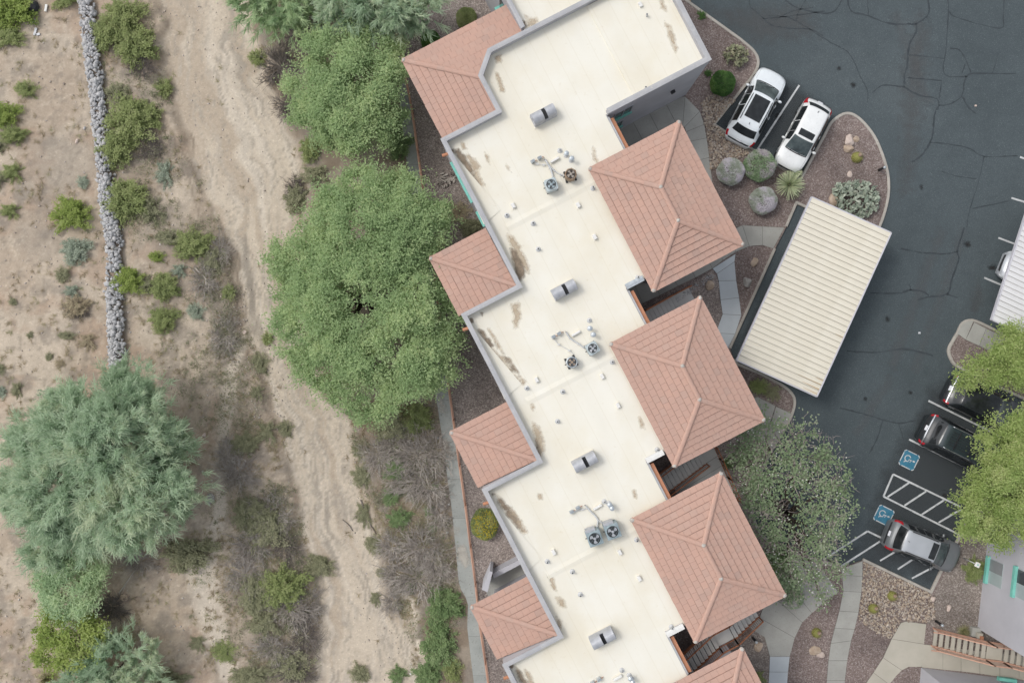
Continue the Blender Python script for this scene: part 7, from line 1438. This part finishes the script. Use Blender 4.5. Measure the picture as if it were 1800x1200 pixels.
prickly(1508, 350, 38, 33, 330, 'leaf_cactus', 'sprawling grey green prickly pear at the tip of the carport', 61, .24); prickly(1480, 334, 16, 12, 60, 'leaf_cactus', 'smaller prickly pear lobe left of the sprawling one', 63, .20)
prickly(1294, 98, 22, 19, 150, 'leaf_cactus_olive', 'olive prickly pear in the gravel beside the tower', 62, .20)
def barrel(x, y, rpx, label, seed, fruit=True, spread=0):
    g = np.random.default_rng(seed); p = W(x, y, .3); r_ = rpx*GS; root = empty('barrel_cactus', (p.x, p.y, .1)); tag(root, label, 'cactus', 'cacti')
    nr, nl = 36, 8; Vv = []; T = []
    for i in range(nl+1):
        ph = math.pi*.5*i/nl; 
        for j in range(nr):
            rib = 1.0 if j % 2 else .86; Vv.append((r_*math.sin(ph+.05)*rib*math.cos(2*math.pi*j/nr), r_*math.sin(ph+.05)*rib*math.sin(2*math.pi*j/nr), r_*1.5*math.cos(ph)*.75)); T.append(.9 if j % 2 else .15)
    Fq = [(i*nr+j, i*nr+(j+1) % nr, (i+1)*nr+(j+1) % nr, (i+1)*nr+j) for i in range(nl) for j in range(nr)]
    link('ribbed_body', arr_mesh('ribbed_body', np.array(Vv), np.array(Fq), 4, np.array(T), True), root, 'barrel_green')
    n_ = 160; a0 = g.uniform(0, 6.28, n_); ph = g.uniform(.3, 1.4, n_); B = np.stack([r_*np.sin(ph)*np.cos(a0), r_*np.sin(ph)*np.sin(a0), r_*1.1*np.cos(ph)], -1); V, Fc = blade_quads(B, B*(1.18+.0*ph)[:, None]+g.normal(0, .02, (n_, 3)), np.full(n_, .012), g); link('spines', arr_mesh('spines', V, Fc, 4, np.repeat(g.uniform(.5, 1, n_), 4)), root, 'leaf_grass')
    if fruit: MB().lathe((r_*.2, r_*.25, r_*1.0), [(.10, 0), (.13, .06), (.05, .12)], 10).build('fruit_crown', 'ac_rusty', root, True)
barrel(1508, 276, 10, 'round barrel cactus beside pale boulders on the gravel island', 71); barrel(1437, 1113, 9, 'barrel cactus in the gravel bed between two southern walks', 72); barrel(1570, 1048, 9, 'barrel cactus on the river rock, right one', 73); barrel(1537, 1070, 9, 'barrel cactus on the river rock, left one', 74)

# ================================================================== STONES
t_ = (1+5**.5)/2
ICO = unit(np.array([(-1, t_, 0), (1, t_, 0), (-1, -t_, 0), (1, -t_, 0), (0, -1, t_), (0, 1, t_), (0, -1, -t_), (0, 1, -t_), (t_, 0, -1), (t_, 0, 1), (-t_, 0, -1), (-t_, 0, 1)], float))
ICF = np.array([(0, 11, 5), (0, 5, 1), (0, 1, 7), (0, 7, 10), (0, 10, 11), (1, 5, 9), (5, 11, 4), (11, 10, 2), (10, 7, 6), (7, 1, 8), (3, 9, 4), (3, 4, 2), (3, 2, 6), (3, 6, 8), (3, 8, 9), (4, 9, 5), (2, 4, 11), (6, 2, 10), (8, 6, 7), (9, 8, 1)])
def stones(name, P, size, g, flat=.65):
    n_ = len(P); sc = size[:, None]*np.stack([g.uniform(.75, 1.25, n_), g.uniform(.6, 1.0, n_), g.uniform(.5, .9, n_)*flat/.65], -1)
    V = ICO[None]*sc[:, None, :]*(1+g.normal(0, .10, (n_, 12, 1)))
    a_ = g.uniform(0, 6.28, n_); ca, sa = np.cos(a_)[:, None], np.sin(a_)[:, None]; b_ = g.normal(0, .35, n_); cb, sb = np.cos(b_)[:, None], np.sin(b_)[:, None]
    y_, z_ = V[..., 1]*cb-V[..., 2]*sb, V[..., 1]*sb+V[..., 2]*cb; x_ = V[..., 0]*ca-y_*sa; y_ = V[..., 0]*sa+y_*ca
    V = np.stack([x_, y_, z_], -1)+P[:, None, :]
    Fc = (ICF[None]+(np.arange(n_)*12)[:, None, None]).reshape(-1, 3)
    return arr_mesh(name, V.reshape(-1, 3), Fc, 3)
g = np.random.default_rng(81)
LINE = smooth_line([(146, -30), (152, 0), (160, 60), (165, 110), (172, 170), (180, 240), (188, 320), (196, 380), (203, 430), (204, 500), (205, 560), (208, 610), (212, 660), (215, 700)], 8)
LL = np.array(LINE); n_ = 2500; k = g.uniform(0, len(LL)-1.01, n_); i0 = k.astype(int); f_ = (k-i0)[:, None]; cpx = LL[i0]*(1-f_)+LL[i0+1]*f_; off = g.uniform(-1, 1, n_)*(1+.22*(fbm(cpx[:, 1]/22, cpx[:, 1]*0+3)-.5)*2)+np.where(g.uniform(0, 1, n_) > .96, g.normal(0, .5, n_), 0); hw = 13.5
X = cpx[:, 0]+off*hw; Y = cpx[:, 1]; zz = gh(X, Y)+.02+.42*np.sqrt(np.maximum(0, 1-off**2*.9))*g.uniform(.75, 1.0, n_)
P = np.stack([(X-900)*GS, -(Y-600)*GS, zz], -1); sd = empty('stone_dike', G(190, 340)); tag(sd, 'long narrow line of grey angular stones running down the left side', 'stone wall')
o = link('stones', stones('stones', P, g.uniform(.045, .11, n_)*g.choice([1, 1, 1, 1.5, 1.8], n_), g), sd, 'stone_grey'); o.location = -sd.location; tag(o, kind='stuff')
mb = MB(); LP = [Vector(((x-900)*GS, -(y-600)*GS, float(gh(np.array([x]), np.array([y]))[0]))) for x, y in LINE]; sweep(mb, [(p.x, p.y) for p in LP], [(-.47, -1), (-.40, .05), (-.2, .22), (0, .28), (.2, .22), (.40, .05), (.47, -1)])
nprof = 7
for j, v_ in enumerate(mb.v): mb.v[j] = (v_[0]-sd.location.x, v_[1]-sd.location.y, v_[2]+LP[j//nprof].z-sd.location.z if j//nprof < len(LP) else v_[2])
mb.build('rubble_core', 'soil', sd)
def inpoly(x, y, poly):
    ins = np.zeros(len(x), bool)
    for i in range(len(poly)):
        (x0, y0), (x1, y1) = poly[i-1], poly[i]; c_ = ((y0 > y) != (y1 > y)); ins ^= c_ & (x < (x1-x0)*(y-y0)/(y1-y0+1e-9)+x0)
    return ins
def scatter(poly, n_, g):
    a_ = np.array(poly, float); lo, hi = a_.min(0), a_.max(0); x = g.uniform(lo[0], hi[0], n_*3); y = g.uniform(lo[1], hi[1], n_*3); k = inpoly(x, y, poly); return x[k][:n_], y[k][:n_]
for nm, poly, cnt, lb in (('river_rock', [(1232, 182), (1250, 165), (1275, 172), (1292, 176), (1254, 219), (1322, 266), (1308, 275), (1262, 292), (1250, 300), (1243, 240)], 1500, 'tan river rock bed between tower walk and the parked white car'), ('river_rock', [(1518, 987), (1634, 1042), (1641, 1052), (1642, 1088), (1628, 1093), (1592, 1090), (1582, 1093), (1566, 1122), (1540, 1112), (1509, 1088), (1515, 1040)], 2100, 'tan river rock bed below the hatched parking bay')):
    x, y = scatter(poly, cnt, g); s_ = 49.9/F; P = np.stack([(x-900)*s_, -(y-600)*s_, .11+g.uniform(0, .05, len(x))], -1)
    o = link(nm, stones(nm, P, g.uniform(.035, .075, len(x))*g.choice([1, 1, 1, 1.5], len(x)), g, .5), None, 'stone_river'); tag(o, lb, 'river rock', None, 'stuff')
# pebbles and cobbles of the desert floor, dark stones of the garden strip
xs_ = np.concatenate([g.uniform(0, 470, 2600), g.normal(400, 22, 900), g.uniform(620, 790, 500), g.normal(470, 30, 300)]); ys_ = np.concatenate([g.uniform(0, 1200, 2600), g.uniform(500, 720, 900), g.uniform(740, 1200, 500), g.uniform(600, 760, 300)])
P = np.stack([(xs_-900)*GS, -(ys_-600)*GS, gh(xs_, ys_)+.01], -1); sz = .016+.05*g.random(len(xs_))**5+.012*g.random(len(xs_))
tag(link('pebbles', stones('pebbles', P, sz, g), None, 'pebble'), 'scattered pebbles and cobbles on the desert floor', 'pebbles', None, 'stuff')
x, y = scatter([(1100, 585), (1250, 480), (1258, 486), (1180, 540), (1115, 580)], 700, g); P = np.stack([(x-900)*49.9/F, -(y-600)*49.9/F, .12+0*x], -1)
tag(link('cobbles', stones('cobbles', P, g.uniform(.03, .06, len(x)), g), None, 'stone_grey'), 'dark cobbles in the strip beside the northern stair', 'cobbles', None, 'stuff')
def boulder(x, y, rpx, label, mat, seed, z=.1, n_=1, h=.7, ry=None):
    g = np.random.default_rng(seed); bm = bmesh.new(); bmesh.ops.create_icosphere(bm, subdivisions=3, radius=1.0); r_ = rpx*GS
    off = g.uniform(0, 20, 3); pl = [(unit(g.normal(0, 1, (1, 3)))[0], g.uniform(.55, .85)) for _ in range(9)]
    for v_ in bm.verts:
        d = np.array(v_.co); k = 1.0
        for nn, dd in pl:
            q = float(d @ nn)
            if q > 1e-6: k = min(k, dd/q) if dd/q < 1 else k
        k *= 1+.06*(float(fbm(np.array([d[0]*3+off[0]]), np.array([d[1]*3+d[2]*2+off[1]]))[0])-.5); v_.co = Vector((d[0]*k*r_*1.25, d[1]*k*r_*(ry or 1.0), max(d[2]*k*r_*h, -.1)))
    me = bpy.data.meshes.new('boulder'); bm.to_mesh(me); bm.free(); p = W(x, y, z) if z is not None else G(x, y)
    o = link('boulder', me, None, mat); o.location = p+Vector((0, 0, r_*h*.25)); o.rotation_euler = (0, 0, g.uniform(0, 6.28)); tag(o, label, 'boulder', 'garden boulders'); return o
boulder(1492, 248, 10, 'pale pink boulder on the gravel island, upper of two', 'boulder_pink', 1); boulder(1491, 262, 8, 'tan boulder just below the pale pink one on the island', 'boulder_tan', 2); boulder(1504, 245, 6, 'small tan rock at right end of the pale pink boulder', 'boulder_tan', 12)
boulder(1467, 352, 11, 'brown rock at the tip of the carport beside prickly pear', 'boulder_tan', 3); boulder(1494, 306, 5, 'small flat pink rock on the gravel island', 'boulder_pink', 4, h=.3); boulder(1326, 461, 7, 'tan boulder in the bed between walk and carport, upper', 'boulder_tan', 5); boulder(1313, 496, 9, 'grey boulder in the bed between walk and carport, lower', 'boulder_grey', 6); boulder(1248, 502, 8, 'brown boulder at the end of the northern stair rail', 'boulder_tan', 7)
boulder(1432, 1143, 9, 'tan boulder below the barrel cactus between southern walks', 'boulder_tan', 8); boulder(1442, 1150, 6, 'smaller tan boulder leaning on the one below the barrel cactus', 'boulder_pink', 13); boulder(1333, 1135, 8, 'tan boulder beside the black bollard near the lowest stair', 'boulder_tan', 9); boulder(1640, 1052, 5, 'pale rock at the kerb corner of river rock', 'boulder_pink', 10); boulder(1667, 1068, 5, 'pale rock in the brown gravel near lilac wall', 'boulder_pink', 11)
boulder(371, 876, 9, 'pale flat rock in the sandy flat, lower middle', 'boulder_grey', 14, None); boulder(427, 584, 4, 'small white rock at the eroded bank', 'boulder_pink', 15, None); boulder(359, 765, 4, 'small white rock beside the feathery tree', 'boulder_pink', 16, None); boulder(136, 248, 4, 'small white rock left of the stone line', 'boulder_pink', 17, None)

# ================================================================== STREET FURNITURE AND ODDS AND ENDS
def bollard(x, y, label, h=.85, z=.1):
    p = W(x, y, z); root = empty('bollard_light', p); tag(root, label, 'bollard', 'path lights')
    MB().lathe((0, 0, 0), [(.075, 0), (.075, h*.75), (.06, h*.76)], 14).build('post', 'black_plastic', root, True)
    MB().lathe((0, 0, 0), [(.055, h*.76), (.055, h*.88)], 14).build('lens', 'lamp_clear', root, True)
    MB().lathe((0, 0, 0), [(.085, h*.88), (.09, h*.92), (.04, h)], 14).build('cap', 'steel_galv', root, True)
bollard(1545, 299, 'black bollard light by the curved kerb of the gravel island'); bollard(1752, 635, 'black bollard light on the kerb island under the airy tree', .7); bollard(1645, 1091, 'black bollard light behind the salmon stair rail'); bollard(1323, 1120, 'black bollard light beside the lowest stair')
lp = empty('sign_post', W(1693, 980, .1)); tag(lp, 'slim post with square white top in front of the grey car', 'sign post')
MB().tube([(0, 0, -.1), (0, 0, 1.5)], .03, 8).build('post', 'lead_pipe', lp, True); bevel(MB().box((0, 0, 0), (.9, -.43, 0), (.43, .9, 0), .14, .14, 1.5, 1.58).build('head', 'steel_white', lp), .02); MB().lathe((0, 0, 0), [(.045, 1.58), (.04, 1.60)], 10).build('button', 'teal_paint', lp)
ub = empty('utility_block', W(1712, 1108, .1)); tag(ub, 'pale concrete utility block with rusty valve beside the salmon stair', 'utility box')
bevel(MB().box((0, 0, 0), (1, -.1, 0), (.1, 1, 0), .27, .26, -.05, .32).build('block', 'concrete', ub), .03); bevel(MB().box((.08, -.12, 0), (1, -.1, 0), (.1, 1, 0), .16, .15, .32, .55).build('lid', 'concrete_warm', ub), .02); MB().box((.12, -.2, 0), (1, -.1, 0), (.1, 1, 0), .08, .09, .55, .68).build('valve', 'orange_stucco', ub)
# heap of broken wood chunks on the western gravel
g = np.random.default_rng(91); wp = empty('wood_heap', W(781, 316, .02)); tag(wp, 'heap of broken bark chunks on the western gravel bed', 'wood heap')
for i in range(46):
    a0 = g.uniform(0, 6.28); rr = math.sqrt(g.uniform(0, 1)); c_ = Vector((rr*math.cos(a0)*.62, rr*math.sin(a0)*.48, .05+.12*(1-rr)*g.uniform(.3, 1))); d = Vector((math.cos(a0*3+i), math.sin(a0*3+i), g.uniform(-.2, .2)))*g.uniform(.06, .17)
    MB().beam(c_-d, c_+d, g.uniform(.04, .08), g.uniform(.03, .06)).build('chunk', 'dead_wood' if i % 3 else 'dark_wood', wp)
def log(pts, r_, label, mat='pale_wood', name='branch'):
    P = [G(x, y, .06) for x, y in pts]; root = empty(name, P[0]); tag(root, label, 'branch', 'fallen branches'); mb = MB(); g = np.random.default_rng(int(pts[0][0])); mb.tube([p-P[0] for p in P], [r_*(1-.6*i/len(P)) for i in range(len(P))], 6)
    for i in range(1, len(P)-1): e = P[i]-P[0]+Vector((g.normal(0, .35), g.normal(0, .35), g.uniform(0, .15))); mb.tube([P[i]-P[0], e], [r_*.5, r_*.2], 4)
    mb.build('limb', mat, root, True)
log([(340, 470), (352, 480), (360, 488), (362, 505), (356, 530)], .05, 'bleached crooked branch on the eroded bank', 'pale_wood'); log([(212, 1040), (225, 1022), (240, 1000), (248, 985)], .04, 'bleached branch below the feathery tree'); log([(97, 410), (108, 415)], .03, 'short stick lying near the lone bright shrub', 'dead_wood'); log([(800, 740), (790, 735), (775, 745)], .03, 'thin dead branch lying on the path', 'dark_wood'); log([(632, 880), (640, 900), (650, 925), (660, 940)], .05, 'dark driftwood on the right bank', 'dark_wood'); log([(600, 915), (612, 925), (618, 935)], .03, 'short dark stick in the channel', 'dark_wood'); log([(795, 855), (800, 872), (806, 890)], .03, 'grey stick overhanging the path', 'dead_wood')
st_ = empty('tree_stump', G(221, 1048)); tag(st_, 'pale sawn stump below the feathery tree', 'stump'); MB().lathe((0, 0, 0), [(.24, -.1), (.22, .1), (.20, .12), (.10, .09)], 16).build('stump', 'boulder_tan', st_, True)
jb = empty('junk_pile', G(60, 14)); tag(jb, 'grey junk boards and a dark bag by the top left shrub', 'junk', None)
g = np.random.default_rng(92)
bevel(MB().lathe((0, 0, 0), [(.35, 0), (.42, .12), (.30, .28), (.08, .34)], 9).build('bag', 'dark_metal', jb, True), .02)
for (x, y, a0, L_) in ((.75, -.05, 80, .42), (0, -.35, 85, .35), (.05, -.85, 80, .3), (.12, -1.45, 75, .45), (.3, -1.6, 20, .2)): d = Vector((math.cos(R(a0)), math.sin(R(a0)), 0))*L_; MB().beam(Vector((x, y, .05))-d/2, Vector((x, y, .05))+d/2, .13, .08).build('board', 'steel_white' if x > .5 else 'steel_grey', jb)
for x, y, mt, lb in ((771, 768, 'steel_galv', 'crumpled pale can on the bank beside the path'), (707, 839, 'tail_red', 'tiny red scrap in the brush pile'), (790, 883, 'steel_white', 'white scrap at the left edge of the path'), (657, 809, 'steel_white', 'white scrap on the right bank'), (1616, 585, 'plate_white', 'tiny white scrap on the asphalt'), (1715, 186, 'boulder_pink', 'tiny pink scrap on the asphalt'), (787, 932, 'steel_white', 'small white scrap on the bank by the path'), (720, 1188, 'steel_white', 'white scrap at the bottom edge near green shrub')):
    p = G(x, y, .03) if x < 900 else W(x, y, .01); root = MB().hexa([(-.07, -.05, 0), (.06, -.06, 0), (.08, .05, 0), (-.05, .06, 0)], [(-.04, -.03, .05), (.04, -.05, .07), (.05, .03, .04), (-.03, .04, .06)]).build('litter', mt); root.location = p; tag(root, lb, 'litter', 'litter')
# low weeds, straw and twigs too many to count
g = np.random.default_rng(95); n_ = 9000
x = np.concatenate([g.uniform(0, 560, 4200), g.uniform(600, 800, 3600), g.uniform(360, 560, 1200)]); y = np.concatenate([g.uniform(0, 1200, 4200), g.uniform(700, 1200, 3600), g.uniform(740, 1200, 1200)])
inw = (x > xi(LB, y)+4) & (x < xi(RB, y)-4) & (g.uniform(0, 1, n_) > .02); onp = x > xi(PATH_L, y)-4; dn = fbm(x/40+31, y/40+15); k = ~inw & ~onp & (dn > g.uniform(.35, .75, n_)); x, y = x[k], y[k]; m_ = len(x)
B = np.repeat(np.stack([(x-900)*GS, -(y-600)*GS, gh(x, y)], -1), 12, 0); n_ = len(B); a0 = g.uniform(0, 6.28, n_); L_ = g.uniform(.08, .30, n_); T = B+np.stack([np.cos(a0)*L_, np.sin(a0)*L_, g.uniform(.02, .14, n_)], -1)
V, Fc = blade_quads(B+g.normal(0, .05, (n_, 3))*np.array([1, 1, 0]), T, np.full(n_, .022), g); tag(link('dry_weeds', arr_mesh('dry_weeds', V, Fc, 4, np.repeat(np.clip(np.repeat(g.uniform(0, 1, m_), 12)+g.normal(0, .1, n_), 0, 1), 4)), None, 'leaf_dry'), 'low dry weeds and straw over the desert floor', 'weeds', None, 'stuff')

g = np.random.default_rng(97); n_ = 4900
x = np.concatenate([g.normal(400, 45, 900), g.normal(490, 50, 1500), g.uniform(610, 800, 1900), g.normal(265, 40, 600)]); y = np.concatenate([g.uniform(380, 760, 900), g.uniform(840, 1200, 1500), g.uniform(715, 1200, 1900), g.uniform(0, 420, 600)])
inw = (x > xi(LB, y)+2) & (x < xi(RB, y)-2); onp = x > xi(PATH_L, y)-3; dn = fbm(x/30+11, y/30+5); k = ~inw & ~onp & (dn > g.uniform(.32, .72, n_)); x, y = x[k], y[k]; m_ = len(x); per = 26
sz = g.uniform(.12, .42, m_); B = np.repeat(np.stack([(x-900)*GS, -(y-600)*GS, gh(x, y)], -1), per, 0); n_ = len(B)
Pc = B+g.normal(0, 1, (n_, 3))*np.repeat(sz, per)[:, None]*np.array([.6, .6, 0])+np.stack([0*B[:, 0], 0*B[:, 0], g.uniform(.03, 1, n_)*np.repeat(sz, per)*.9], -1)
V, Fc = leaf_quads(Pc, g.normal(0, 1, (n_, 3)), g.uniform(.06, .15, n_), g.uniform(.02, .045, n_), g, .5)
tn = np.clip(np.repeat(g.uniform(0, 1, m_), per)+g.normal(0, .14, n_), 0, 1)
tag(link('low_scrub', arr_mesh('low_scrub', V, Fc, 4, np.repeat(tn, 4)), None, 'leaf_scrub'), 'low olive and tan scrub spread along both banks of the wash', 'scrub', None, 'stuff')
